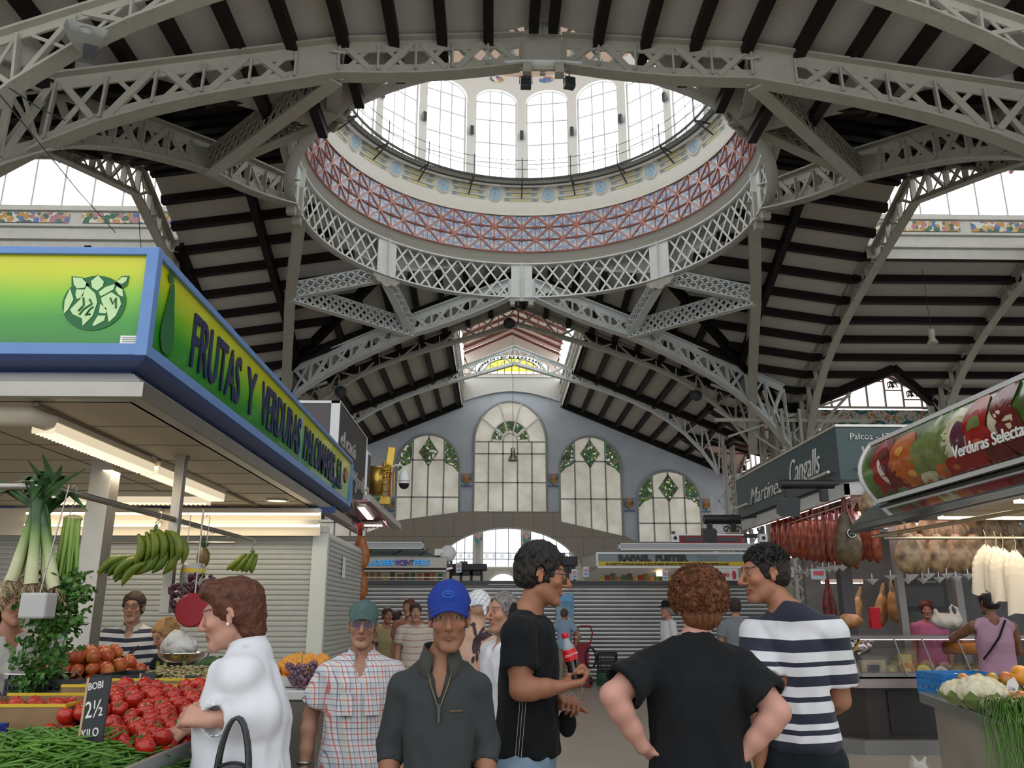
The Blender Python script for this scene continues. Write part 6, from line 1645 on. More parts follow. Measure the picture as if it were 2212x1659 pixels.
# green beans: 300 as objects, the rest as one mass
M_bean = two_tone('fresh_bean_green', (.035,.115,.010),(.11,.25,.025),3,.4)
bz = lambda x, y: 1.03 + .16 * max(0,1 - ((x + 1.55) / .50) ** 2) * max(0,1 - ((y - 3.12) / .50) ** 2)
protos = []
for k in range(6):
 b_ = (k - 2.5) * .006; mb = MB(); L = .11 + .01 * k; mb.tube([(-L / 2,0,0),(-L * .4, b_ * .3,0),(-L * .15, b_, .002),(L * .15, b_, .001),(L * .42, b_ * .2,0),(L / 2,-b_ * .4,0)],[.0012,.0038,.0045,.0045,.0036,.0008],5); protos.append(mb)
rr = random.Random(11); meshes = []
for i in range(300):
 x, y = rr.uniform(-1.98,-1.16), rr.uniform(2.76,3.5)
 z = bz(x, y) + rr.uniform(0,.022); k = i % 6; rot = (rr.uniform(-.3,.3), rr.uniform(-.35,.35), rr.uniform(0,6.28))
 if len(meshes) <= k: o = protos[k].build('green_bean', M_bean); meshes.append(o.data)
 else: o = bpy.data.objects.new('green_bean', meshes[k]); COL.objects.link(o)
 o.location = (x, y, z); o.rotation_euler = rot; tag(o, 'loose green bean lying on top of the heap at the bottom left', 'green bean', 'green beans on the heap')
mb = MB()
for i in range(2600):
 x, y = rr.uniform(-2.03,-1.12), rr.uniform(2.71,3.58); z = bz(x, y) + rr.uniform(-.03,.008); q = protos[i % 6]; M = Matrix.Translation((x, y, z)) @ Matrix.Rotation(rr.uniform(0,6.28),4, 'Z') @ Matrix.Rotation(rr.uniform(-.3,.3),4, 'Y'); mb.add([M @ Vector(v) for v in q.v], q.f[:25], True)
gs = [[Vector((-2.05 + .93 * i / 16,2.69 + .9 * j / 10, bz(-2.05 + .93 * i / 16,2.69 + .9 * j / 10) - .02)) for i in range(17)] for j in range(11)]
for a, b_ in zip(gs, gs[1:]): mb.strip(a, b_, True)
tag(mb.build('green_beans', M_bean), 'dense heap of green beans filling the tray at the bottom left', 'green beans', kind='stuff')
# boxes
M_card = two_tone('brown_cardboard', (.22,.13,.06),(.28,.17,.08),8,.8); M_yelp = mat('yellow_print', (.62,.42,.02),.5)
def tray_box(label, x0, x1, y0, y1, z0, h, m, name='cardboard_box', edge=None, cat='box', th=.006):
 t = thing(name, label, cat, ((x0 + x1) / 2,(y0 + y1) / 2, z0)); mb = MB(); mb.bx(x0, x1, y0, y1, z0, z0 + .01); mb.build('base', m, t, True)
 for nm, a in (('front_wall', (x0, x1, y0, y0 + th)),('back_wall', (x0, x1, y1 - th, y1)),('side_wall', (x0, x0 + th, y0, y1)),('side_wall', (x1 - th, x1, y0, y1))): mb = MB(); mb.bx(*a, z0, z0 + h); mb.build(nm, m, t, True)
 if edge:
  mb = MB(); mb.bx(x0, x1, y0 - .002, y0 + th + .002, z0 + h, z0 + h + .012); mb.bx(x1 - th, x1 + .002, y0, y1, z0 + h, z0 + h + .012); mb.bx(x0, x1, y1 - th, y1, z0 + h, z0 + h + .012); mb.build('yellow_rim', edge, t, True)
 return t
tray_box('open brown cardboard box with yellow rim holding tomatoes at the left', -2.2,-1.70,3.56,4.05,1.10,.14, M_card, edge=M_yelp)
tray_box('open cardboard box with yellow rim behind the bean price board', -2.0,-1.45,4.12,4.5,1.14,.13, M_card, edge=M_yelp)
bb = tray_box('blue printed box at the bottom left corner behind the beans', -2.35,-1.88,3.22,3.50,1.05,.14, mat('blue_card', (.02,.05,.30),.5), name='printed_box')
text('TOMATON', .035, mat('white_print', (.7,.75,.8),.5), bb, Mxf((-2.05,3.217,1.11),(1,0,0),(0,0,1)), ext=.001).location = -ploc(bb)
def crate(label, x0, x1, y0, y1, z0, h, m, name='plastic_crate'):
 t = thing(name, label, 'crate', ((x0 + x1) / 2,(y0 + y1) / 2, z0)); mb = MB(); mb.bx(x0, x1, y0, y1, z0, z0 + .01); mb.build('base', m, t, True)
 def wall(ax, a0, a1, f_, nm):
  mb = MB(); n = int((a1 - a0) / .035)
  for z_, hh in ((z0,.03),(z0 + h - .035,.035),(z0 + h * .5 - .01,.02)):
   mb.bx(a0, a1, f_ - .005, f_ + .005, z_, z_ + hh) if ax == 'x' else mb.bx(f_ - .005, f_ + .005, a0, a1, z_, z_ + hh)
  for i in range(n + 1):
   a = a0 + (a1 - a0) * i / n; mb.bx(a - .006, a + .006, f_ - .004, f_ + .004, z0, z0 + h) if ax == 'x' else mb.bx(f_ - .004, f_ + .004, a - .006, a + .006, z0, z0 + h)
  mb.build(nm, m, t, True)
 wall('x', x0, x1, y0, 'front_wall'); wall('x', x0, x1, y1, 'back_wall'); wall('y', y0, y1, x0, 'side_wall'); wall('y', y0, y1, x1, 'side_wall'); return t
crate('black plastic crate under the peaches on the fruit counter', -2.6,-2.12,4.75,5.2,1.13,.13, M_black); crate('black plastic crate right of the peaches', -2.08,-1.75,4.6,5.0,1.13,.16, M_black)
# peaches / nectarines
M_peach = two_tone('red_orange_nectarine_skin', (.36,.035,.015),(.50,.17,.03),9,.35); M_or = two_tone('orange_yellow_peach_skin', (.72,.36,.03),(.70,.24,.05),6,.4)
def fruit(label, group, m, r=.036, name='nectarine', cat='fruit', sq=.94):
 mb = MB(); mb.ell((0,0,0),(r, r, r * sq),14,9); mb.v = [(x * (1 - .08 * math.exp(-(y / .006) ** 2) * (x > 0)), y, z - (.2 * r * math.exp(-((x * x + y * y) / (r * r * .05))) if z > 0 else 0)) for x, y, z in mb.v]
 o = tag(mb.build(name, m), label, cat, group); c = MB(); c.tube([(0,0, r * .7),(.001,0, r * 1.02)],.0018,5); c.build('stem', mat('brown_stem', (.1,.06,.03),.8), o); return o
heap(fruit('red and orange nectarine heaped in front of the young seller in the striped polo', 'nectarines in front of the seller', M_peach, .04), 'nectarine', hexpile(-2.58,-2.14,5.0,5.5, lambda x, y: 1.22 + (y - 5) * .1,.082,3,7,.05), seed=8)
yb = at(365,1482, Y=5.3)
for i, (dx, dy) in enumerate(((-.08,0),(.05,.08),(.0,-.1))): banana_bunch('yellow banana hand lying on the counter, %s of the three' % ('leftmost', 'rearmost', 'frontmost')[i],(yb.x + dx, 5.3 + dy, 1.28),6,.75,.5, M_bany)
tray_box('cardboard tray under the yellow bananas', yb.x - .2, yb.x + .25,5.05,5.5,1.13,.07, M_card)
tray_box('tray of speckled borlotti beans behind the price board reading 2,50', yb.x + .06, yb.x + .44,4.55,4.95,1.13,.12, mat('tan_tray', (.3,.24,.14),.7))
mb = MB(); rr = random.Random(4)
for i in range(500): x, y = rr.uniform(yb.x + .08, yb.x + .42), rr.uniform(4.57,4.93); mb.ell((x, y, 1.25 + rr.uniform(0,.02) + .05 * math.sin((y - 4.57) * 4)),(.012,.006,.006),6,4)
tag(mb.build('borlotti_beans', two_tone('speckled_tan_beans', (.35,.28,.13),(.16,.14,.05),30)), 'heap of speckled tan beans in the tray behind the 2,50 board', 'beans', kind='stuff')
# green leafy things behind pan
for i in range(5):
 c = at(440 + i * 9,1435 + (i % 2) * 12, Y=5.9); mb = MB(); mb.ell((0,0,0),(.06,.06,.05),12,8, jit=.12); o = tag(mb.build('lettuce', M_leaf), 'dark green lettuce beyond the scale pan, in a row of five', 'lettuce', 'lettuces beyond the scale'); o.location = c
# price boards
M_slate = mat('blackboard_slate', (.018,.02,.022),.6, noise=.3); M_chalk = mat('chalk_white', (.62,.62,.58),.9)
def board(label, u, v, Y, w, h, lines, rz=0, tilt=0, th=.008):
 c = at(u, v, Y=Y); t = thing('price_board', label, 'price board', c, rz); t.rotation_euler = (R(-8), tilt, rz)
 MB().box((0,0,0),(w, th, h)).build('slate', M_slate, t, bevel=.002); MB().box((-w / 2 - .004,0,0),(.008, th + .004, h)).build('wooden_edge', mat('pale_wood', (.42,.30,.16),.6), t)
 for s_, x, z, sz, sx in lines: text(s_, sz, M_chalk, t, Mxf((x, -th / 2 - .001, z),(1,0,.12),(0,0,1)), 'chalk_writing', ext=.0012, sx=sx, bold=.0004)
 return t
board('tall slate price board chalked BOBI 2 1/2 KILO stuck in the green beans', 207,1538,3.12,.085,.23,[('BOBI', -.040,.072,.034,.8),('2½', -.036,-.02,.078,.7),('KILO', -.038,-.085,.040,.75)], R(-12), R(-4))
board('slate price board chalked 2,50 beside the tan beans', 411,1494,4.5,.085,.155,[('2,50', -.038,-.03,.05,.7)], R(-6), R(2))
board('slate board chalked 0,60 KILO leaning among the tomatoes', 352,1532,4.05,.16,.085,[('0,60', -.07,-.01,.06,.9),('KILO', -.01,-.036,.026,1)], R(8), R(22))
board('slate board chalked TOMATE behind the tomatoes', 318,1505,4.2,.07,.22,[('13', -.02,.02,.06,.8),('TOMATE', -.033,-.09,.018,.8)], R(-10), R(-8))
# fruit beside the aisle behind the woman
c2 = thing('side_counter', 'steel side counter behind the woman in white carrying peaches and grapes', 'counter', (-1.5,6.6,0))
mb = MB(); mb.bx(-1.9,-1.16,5.95,7.4,.15,1.04); mb.build('cabinet', M_chrome, c2, True, bevel=.01); mb = MB(); mb.bx(-1.92,-1.12,5.92,7.44,1.04,1.10); mb.build('top', mat('white_counter_edge', (.66,.66,.64),.4), c2, True, bevel=.008); mb = MB(); mb.bx(-1.8,-1.26,6.0,7.3,0,.15); mb.build('plinth', M_dgrey, c2, True)
heap(fruit('yellow orange peach on the aisle counter beside the old man in the green cap', 'peaches on the aisle counter', M_or, .042, 'peach'), 'peach', hexpile(-1.58,-1.24,6.25,6.85, lambda x, y: 1.14 + (y - 6.2) * .10,.086,2,9), seed=10)
pg = at(650,1484, Y=5.98); grapes('bunch of dusty purple grapes lying on the aisle counter', (pg.x - .02,6.05,1.27),.10,.15,110, m=two_tone('dusty_violet_grapes', (.08,.03,.06),(.22,.13,.17),30))
pg3 = at(652,1505, Y=6.1); grapes('second purple bunch at the edge of the aisle counter', (pg3.x + .06,6.02,1.2),.08,.09,60, m=MATS['dusty_violet_grapes'])
tray_box('white carton holding the peaches on the aisle counter', -1.64,-1.18,6.15,7.0,1.105,.07, mat('white_carton', (.68,.68,.66),.6))
# ------------------------------------------------------------------ right stalls
RX = 4.25; RY0, RY1 = 10.0,14.4
M_teal = mat('dark_green_grey_sign', (.045,.075,.075),.4, noise=.06)
t_ = thing('stall_sign', 'dark green-grey sign box of the ham stall with white script lettering', 'shop sign', (RX, RY0,3.85))
mb = MB(); mb.bx(RX, 12, RY0, RY1,3.18,3.84); mb.build('sign_box', M_teal, t_, True)
mb = MB(); mb.bx(RX - .01,12, RY0 - .02, RY1 + .01,3.84,3.87); mb.build('top_edge', M_alu, t_, True)
mb = MB(); mb.bx(RX + .1,12, RY0 + .1, RY1,3.12,3.18); mb.bx(RX + .05, RX + .12, RY0 + .05, RY1,2.98,3.14); mb.bx(RX + .05,12, RY0 + .05, RY0 + .12,3.0,3.18); mb.build('white_valance', mat('off_white_panel', (.55,.55,.52),.5), t_, True)
mb = MB(); mb.bx(RX + .35, RX + .62, RY0 - .01, RY0,3.02,3.18)
for k in range(10): mb.bx(RX + .36 + k * .026, RX + .372 + k * .026, RY0 - .02, RY0,3.02,3.18)
mb.build('louvred_grille', mat('white_grille', (.7,.7,.68),.5), t_, True)
M_script = mat('chalk_white_script', (.62,.62,.58),.5); MR = lambda y, z: Mxf((RX - .015, y, z),(0,-1,0),(0,0,1))
def rside(s_, y0, y1, z0, h, m=M_script, shear=.45, X=RX - .015, par=None):
 o = text(s_, h / .72, m, par or t_, Mxf((X, 0,0),(0,-1,0),(0,0,1)), ext=.006, bold=-.004, shear=shear); ys = [v.co.y for v in o.data.vertices]; a, b_ = max(ys), min(ys)
 for v in o.data.vertices: v.co.y = y0 + (v.co.y - a) * (y1 - y0) / (b_ - a); v.co.z += z0
 o.location = -ploc(par or t_); return o
rside('Martinez', 13.6,12.0,3.32,.26); rside('Cangalls', 11.7,10.55,3.36,.36)
text('Palcos - 175 - 1ª', .115, M_script, t_, Mxf((RX + .16, RY0 - .012,3.68),(1,0,0),(0,0,1)), ext=.004).location = -ploc(t_)
for z, y0, y1 in ((3.30,10.15,11.0),(3.34,13.6,14.2)):
 o = MB(); o.bar((RX - .08, y0, z),(RX - .08, y1, z),.03,.03); o.build('light_bar', M_alu, t_, True)
o = MB(); o.bar((RX + .2, RY0 - .06,3.32),(RX + 1.1, RY0 - .06,3.32),.03,.03); o.build('light_bar', M_alu, t_, True)
for i in range(3):
 y = 10.3 + i * 1.4; fluo('pinkish tube under the ham stall canopy, %s of three along the aisle' % ('nearest', 'middle', 'farthest')[i],(RX + .18, y, 3.02),(RX + .18, y + 1.22,3.02),.1, M_pinkt, louvre=False, h=.03)
for i in range(4): fluo('pink strip light between the hams, %s' % ('nearest the sign corner', 'second from the corner', 'third from the corner', 'farthest back')[i],(RX + .7,10.35 + i * .9,2.86 - .02 * i),(RX + 1.6,10.35 + i * .9,2.86 - .02 * i),.07, M_pinkt, louvre=False, h=.02)
area('ham_stall_light', (RX + 1.2,11.6,2.95),(1.5,3.0),34,(0,0,0),(1,.75,.75))
# hams: one prototype of each kind, then copies
def ham_mat(name, c1, c2, c3):
 m, nt, b = nt_mat(name); g = NG(nt); c = g.ramp(g.noise(9,4),[(.3, c1),(.5, c2),(.72, c3)]); g.link(c, b.inputs['Base Color']); b.inputs['Roughness'].default_value = .38
 bp = g.n('ShaderNodeBump'); bp.inputs['Strength'].default_value = .5; bp.inputs['Distance'].default_value = .01; g.link(g.noise(22,4), bp.inputs['Height']); g.link(bp.outputs[0], b.inputs['Normal']); return m
M_ham = ham_mat('dry_cured_ham_red', (.10,.012,.004),(.20,.036,.008),(.26,.10,.03)); M_hamb = ham_mat('brown_cured_ham_rind', (.10,.055,.022),(.26,.17,.08),(.44,.33,.19)); M_hamr = ham_mat('dark_red_shank', (.07,.005,.004),(.14,.010,.007),(.19,.02,.014))
def ham(label, cat='ham', group=None, m=M_ham, shank=M_hamr, w=.12, L=.52, tagged=True):
 t = thing('cured_ham', label, cat, (0,0,0), group=group); f = Field()
 f.ell((0,0,-L * .66),(w, w * .62, L * .30),.0); f.ell((-.01,0,-L * .42),(w * .66, w * .5, L * .22),.06); f.cap((0,0,-L * .02),(0,0,-L * .36),.022,.045,.05); f.cap((0,0,-.0),(.015,0,.05),.022,.016,.02); f.noise(.006,32)
 P, Q = mesh_field(f, .014); np_mesh('meat', P, Q, m, t)
 mb = MB(); mb.tube([(0,0,.02),(0,0,-L * .30)],[.026,.046],10, cap=False); mb.build('shank_sleeve', shank, t)
 mb = MB(); mb.tube([(.0,0,.0),(.0,0,.13)],.003,5); mb.build('string', M_black, t)
 mb = MB()
 for i in range(7): a = i * .9; mb.add([(.048 * math.cos(a),.05 * math.sin(a),-L * .26),(.052 * math.cos(a + .9),.054 * math.sin(a + .9),-L * .26),(.06 * math.cos(a + .45),.062 * math.sin(a + .45),-L * .38)],[(0,1,2)])
 mb.build('paper_frill', mat('reddish_net_paper', (.42,.10,.05),.6), t)
 if tagged: mb = MB(); mb.bx(.015,.055,-.055,-.052,-.14,-.06); mb.build('paper_tag', mat('white_paper', (.7,.7,.68),.8), t)
 return t
def copies(proto, places, lab=None):
 for i, (x, y, z, rz) in enumerate(places):
  if i == 0: proto.location = (x, y, z); proto.rotation_euler = (0,0, rz); o = proto
  else: o = dup(proto, loc=(x, y, z), rz=rz)
  if lab: o['label'] = lab(i)
pl_ = []
for i in range(13): k = i / 12; c = at(1672 + 232 * k ** 1.1 * .72,1118 + 4 * k, Y=13.9 - 3.2 * k); pl_.append((c.x, c.y, c.z + .12,.5 * math.sin(i * 1.7)))
copies(ham('dark red cured ham with hoof end up, in the front row of the ham stall', group='front row of hanging hams', w=.088, L=.78), pl_)
pl_ = [(x + .35, y + .15, z + .06,.7 * math.sin(i * 2.3)) for i, (x, y, z, r_) in enumerate(pl_)]
copies(ham('dark red cured ham in the shadowed second row of the ham stall', group='second row of hanging hams', w=.085, L=.76), pl_)
# the rail carrying them
t_ = thing('ham_rail', 'steel rails with hooks along the ham stall ceiling', 'rail', (RX + .4,12,2.98)); mb = MB(); mb.tube([pl_[0][:2] + (2.98,), pl_[-1][:2] + (2.98,)],.014,6); mb.build('rear_tube', M_chrome, t_, True); mb = MB(); mb.tube([(pl_[0][0] - .35, pl_[0][1] - .15,2.98),(pl_[-1][0] - .35, pl_[-1][1] - .15,2.98)],.014,6); mb.build('front_tube', M_chrome, t_, True)
# big dark ham with a round seal and the brown ones behind it
big = ham('large dark ham with a round black and cream seal hanging at the stall corner', m=ham_mat('dark_smoked_rind', (.03,.02,.008),(.075,.05,.018),(.12,.08,.04)), shank=M_hamr, w=.17, L=.85, tagged=False); c = at(1822,1080, Y=10.2); big.location = c;
mb = MB(); mb.lathe([(0,-.005),(.05,-.005),(.05,.0)],24, M=Matrix.Rotation(R(90),3, 'X'), c=(0,-.125,-.42)); mb.build('black_seal', M_black, big); mb = MB(); mb.tube([(.05 * math.cos(a),-.135,-.42 + .05 * math.sin(a)) for a in np.linspace(0,6.28,20)[:-1]],.006,5, closed=True); mb.tube([(-.02,-.135,-.43),(0,-.135,-.40),(.02,-.135,-.435)],.006,5); mb.build('cream_ring', M_cream, big)
def roundham(label, group, sc=1.0):
 t = thing('cured_ham', label, 'ham', (0,0,0), group=group); f = Field(); f.ell((0,0,-.24 * sc),(.19 * sc, .10 * sc, .20 * sc),0); f.ell((.02,0,-.07 * sc),(.10 * sc, .07 * sc, .13 * sc),.08); f.noise(.010,24); P, Q = mesh_field(f, .013); np_mesh('meat', P, Q, M_hamb, t)
 mb = MB(); mb.tube([(0,0,.0),(0,0,.16)],.004,5); mb.build('string', M_black, t); return t
pr = roundham('flat round brown cured ham in the long row above the cheese counter', 'long row of brown hams', 1.0)
places = []
for i, u in enumerate((1925,1983,2022,2062,2100,2140,2180,2220)): c = at(u, 1166, Y=10.6 + .05 * i); places.append((c.x, c.y, c.z + .02,.5 * math.sin(i * 1.3)))
places[0] = (places[0][0],10.2, places[0][2] - .03,.2); copies(pr, places)
pr = roundham('brown cured ham of the upper rear row, half hidden by the canopy', 'upper row of brown hams', .95); places = []
for i, u in enumerate((1892,1955,2005,2050,2095,2130,2170)): c = at(u, 1112 if i else 1075, Y=10.9 + .05 * i); places.append((c.x, c.y, c.z, .6 * math.sin(i * 1.9)))
copies(pr, places)
pr = roundham('brown ham hanging just right of the ham with the round seal', None, .9); c = at(1880,1060, Y=10.0); copies(pr, [(c.x, c.y, c.z, .3)])
# drip cups
def cup(label, group):
 t = thing('drip_cup', label, 'drip cup', (0,0,0), group=group); mb = MB(); mb.lathe([(0,-.07),(.012,-.055),(.075,0),(.078,.004),(.070,-.002),(.01,-.05)],14); mb.build('cone', mat('white_plastic', (.6,.6,.57),.4), t); mb = MB(); mb.tube([(0,0,-.05),(0,0,.07)],.007,5); mb.build('stem', MATS['white_plastic'], t); return t
places = []
for i, (u, v) in enumerate(((1713,1238),(1728,1232),(1744,1236),(1755,1230),(1767,1234),(1778,1226),(1791,1226),(1804,1224),(1820,1222))): c = at(u, v, Y=12.6 - i * .25); places.append((*c, 0))
copies(cup('small white drip cup hanging under the front row of red hams', 'drip cups under the red hams'), places)
places = []
for i, (u, v) in enumerate(((1884,1252),(1924,1244),(1960,1250),(1970,1242),(1993,1250),(2006,1240),(2028,1248),(2045,1240),(2065,1246),(2091,1241))): c = at(u, v, Y=10.6); places.append((*c, 0))
copies(cup('small white conical drip cup hanging under the row of brown hams', 'drip cups under the brown hams'), places)
# posters hanging among the hams
for i, (u, v) in enumerate(((1700,1236),(1768,1240))):
 c = at(u, v, Y=12.3 - i); t_ = thing('hanging_leaflet', 'small pink and blue printed leaflet hanging under the hams, %s one' % ('left', 'right')[i], 'leaflet', c); MB().box((0,0,0),(.20,.004,.14)).build('sheet', mat('pale_blue_paper', (.42,.55,.62),.6), t_); MB().box((0,-.003,.01),(.14,.003,.06)).build('pink_logo', mat('pink_red_print', (.6,.1,.12),.6), t_)
# dangling sausage left of the vegetable sign
c = at(1862,960, Y=8.6); t_ = tag(MB().tube([c + Vector((.14,0,.08)), c + Vector((.04,0,.09)), c + Vector((0,0,.04)), c, c + Vector((.01,0,-.1))],.004,5).build('steel_hook', M_dgrey), 'bent dark hook sticking out left of the vegetable sign', 'hook')
mb = MB(); mb.tube([c + Vector((0,0,-.02)), c + Vector((.03,0,-.25)), c + Vector((.05,0,-.62)), c + Vector((.09,0,-.85))],[.012,.018,.016,.005],7); tag(mb.build('dried_sausage', ham_mat('whitish_sausage', (.3,.28,.24),(.42,.36,.32),(.5,.45,.4))), 'long thin whitish dried sausage hanging from the bent hook', 'sausage')
# black spot/heater bars on arms in front of the signs
for nm, u0, u1, v, Y, lab in (('infrared_heater', 1685,1800,1046,9.6, 'long black tubular heater mounted before the script sign'),('infrared_heater', 1520,1598,1122,13.5, 'second black tube lamp lower down at the far end of the script sign')):
 a, b_ = at(u0, v, Y=Y), at(u1, v, Y=Y); t_ = thing(nm, lab, 'heater', a); mb = MB(); mb.tube([a, b_],.055 * Y / 9.6,10); mb.build('tube', M_black, t_, True); m_ = a.lerp(b_, .15); n_ = a.lerp(b_, .8); MB().bar(n_, n_ + Vector((.75,.1,.1)),.03,.03).build('wall_arm', M_black, t_, True)
 for q in (m_, n_): MB().box(q + Vector((0,0,-.13)),(.08,.08,.14)).build('mount', M_black, t_, True)
 MB().box(m_ + Vector((-.02,0,-.26)),(.22,.16,.20), rx=R(20)).build('floodlight_head', M_dgrey, t_, True)
# ------------------------------------------------------------------ vegetable stall on the right
vs_ = thing('stall_sign', 'bulging vegetable photo sign lettered Verduras Selectas on a steel canopy', 'shop sign', (3.0,5.4,2.4))
VX, VY0, VY1 = 3.0,6.35,3.6
def bulge(k): return 3.02 - .16 * math.sin(PI * (k * .8 + .1))
def veg_mat():
 m, nt, b = nt_mat('printed_vegetable_picture'); g = NG(nt); n = g.noise(2.6,4); n2 = g.noise(7,3)
 c = g.ramp(n, [(.28,(.16,.008,.005)),(.42,(.05,.08,.02)),(.52,(.12,.26,.05)),(.62,(.05,.10,.02)),(.74,(.22,.03,.01))]); c = g.mix(g.m('MULTIPLY', n2,.4), c, (.02,.03,.01))
 g.link(c, b.inputs['Base Color']); b.inputs['Roughness'].default_value = .2; b.inputs['Coat Weight'].default_value = .1; return m
mb = MB(); N = 10
A = [[Vector((bulge(k / N), y, 2.43 + .45 * k / N)) for k in range(N + 1)] for y in (VY0, VY1)]
mb.strip(A[1], A[0], True); mb.build('picture_panel', veg_mat(), vs_, True)
mb = MB(); mb.tube(A[0],.022,6); mb.tube(A[1],.022,6); mb.bar(A[0][0], A[1][0],.04,.03); mb.bar(A[0][-1], A[1][-1],.04,.03); mb.build('pale_edge', mat('pale_edge_trim', (.62,.62,.60),.4), vs_, True)
mb = MB(); mb.bx(3.02,9, VY1, VY0,2.44,2.86); mb.build('sign_back', M_side, vs_, True)
# printed vegetables as low reliefs on the picture
nlay = [0]
def disc(u, v, r, m, nm, sq=1.0, ang=.0, hi=None, X=2.90):
 """flat printed shape following the curved panel"""
 nlay[0] += 1; c = at(u, v, X=2.88); ca, sa = math.cos(ang), math.sin(ang)
 def sf(y, z, o): k = min(1, max(0,(z - 2.43) / .45)); y = min(VY0 - .03, max(VY1, y)); z = min(2.86, max(2.45, z)); return (bulge(k) - .003 - o, y, z)
 def put(mm, cy, cz, a, b, o, name):
  mb = MB(); rows = [[sf(cy + (a * q * math.cos(t)) * ca - (b * q * math.sin(t) * (1 + .12 * math.sin(3 * t))) * sa, cz + (a * q * math.cos(t)) * sa + (b * q * math.sin(t) * (1 + .12 * math.sin(3 * t))) * ca, o) for t in np.linspace(0,2 * PI, 21)] for q in (.01,.4,.75,1)]
  for p, q in zip(rows, rows[1:]): mb.strip([Vector(x) for x in q],[Vector(x) for x in p], True)
  mb.build(name, mm, vs_, True)
 o = .0006 * nlay[0]; put(m, c.y, c.z, r, r * sq, o, nm)
 if hi: put(hi, c.y + r * .2, c.z + r * sq * .3, r * .3, r * sq * .16, o + .0005, 'printed_highlight')
P_ = lambda n_, c: mat(n_, c, .25, noise=.25, nscale=12, coat=.05)
pr_red, pr_dr, pr_or, pr_gr, pr_cr, pr_pu, pr_w = P_('print_red', (.26,.006,.005)), P_('print_dark_red', (.12,.008,.006)), P_('print_orange', (.42,.10,.015)), P_('print_olive', (.14,.18,.05)), P_('print_cream', (.50,.46,.30)), P_('print_purple', (.09,.02,.04)), P_('print_white', (.6,.56,.48))
disc(1920,1035,.34, pr_red, 'printed_pepper', .62, R(70), pr_w); disc(1926,1030,.22, pr_dr, 'printed_pepper_hollow', .5, R(70), X=2.86)
disc(1955,990,.20, pr_or, 'printed_onion', 1.0, hi=P_('print_amber', (.65,.30,.06)), X=2.875); disc(1975,1035,.17, pr_or, 'printed_onion', .9, hi=P_('print_amber', (.65,.30,.06)), X=2.87); disc(2000,1010,.18, pr_gr, 'printed_artichoke', 1.25, X=2.87); disc(2000,1055,.14, pr_cr, 'printed_artichoke_half', .9, X=2.87)
disc(2035,1040,.13, pr_or, 'printed_tomato', 1.0, hi=pr_or, X=2.87); disc(2028,935,.16, pr_gr, 'printed_artichoke', 1.4, R(15), X=2.87); disc(2078,950,.20, pr_cr, 'printed_artichoke_half', 1.1, R(20), X=2.87); disc(2076,945,.08, pr_pu, 'printed_artichoke_heart', 1.4, R(20), X=2.84)
disc(2110,905,.13, pr_red, 'printed_pepper_slice', 1.2, X=2.87); disc(2112,925,.07, pr_gr, 'printed_pepper_gap', 1.2, X=2.84); disc(2062,1018,.13, pr_red, 'printed_tomato', .8, hi=pr_or, X=2.87); disc(2125,970,.15, pr_red, 'printed_tomato', 1.0, hi=pr_or, X=2.87); disc(2095,1005,.12, pr_red, 'printed_tomato', .8, X=2.87)
disc(2170,905,.12, pr_cr, 'printed_garlic', 1.0, hi=pr_w, X=2.87); disc(2190,930,.12, pr_dr, 'printed_garlic_roots', 1.2, X=2.86); disc(2165,860,.12, pr_dr, 'printed_radish', 1.0, X=2.87); disc(2150,990,.12, pr_dr, 'printed_beet', .8, X=2.87)
o = text('Verduras Selectas', .105, mat('white_letters', (.75,.75,.72),.4), vs_, Mxf((2.835,4.99,2.52),(0,-1,0),(0,0,1)), ext=.003, bold=.001); o.location = -ploc(vs_)
# canopy under it
mb = MB(); prof = [(3.05,2.44),(2.97,2.40),(2.82,2.27),(2.80,2.22),(2.86,2.20),(3.0,2.26)]
mb.strip([Vector((x, VY0 + .18, z)) for x, z in prof],[Vector((x, VY1, z)) for x, z in prof], False); mb.add([Vector((x, VY0 + .18, z)) for x, z in prof],[list(range(6))]); mb.build('steel_canopy', M_mirror, vs_, True)
mb = MB(); mb.bx(2.95,9, VY1, VY0 + .1,2.30,2.33); mb.build('soffit', M_soff, vs_, True)
mb = MB(); mb.bar((2.84, VY0 + .2,2.24),(2.84, VY1,2.24),.05,.06); mb.build('dark_underside', M_dgrey, vs_, True)
for i, Y in enumerate((5.9,5.0)): fluo('warm strip light under the vegetable canopy, %s' % ('rear', 'front')[i],(3.2, Y, 2.27),(5.2, Y, 2.27),.10, louvre=False, h=.02)
area('veg_stall_light', (3.6,5.4,2.2),(1.2,1.2),14,(0,0,0),(1,.85,.6))
t_ = thing('hanging_rail', 'polished rail under the right canopy carrying the plastic bags', 'rail', (3.1,5.4,2.18)); mb = MB(); mb.tube([(-.22,.9,-.02),(-.05,-1.7,-.02)],.014,8); mb.build('front_tube', mat('brass_tinted_steel', (.6,.5,.33),.25, metal=1), t_); mb = MB(); mb.tube([(-.3,.55,-.06),(3.0,.55,-.06)],.012,8); mb.build('rear_tube', M_chrome, t_)
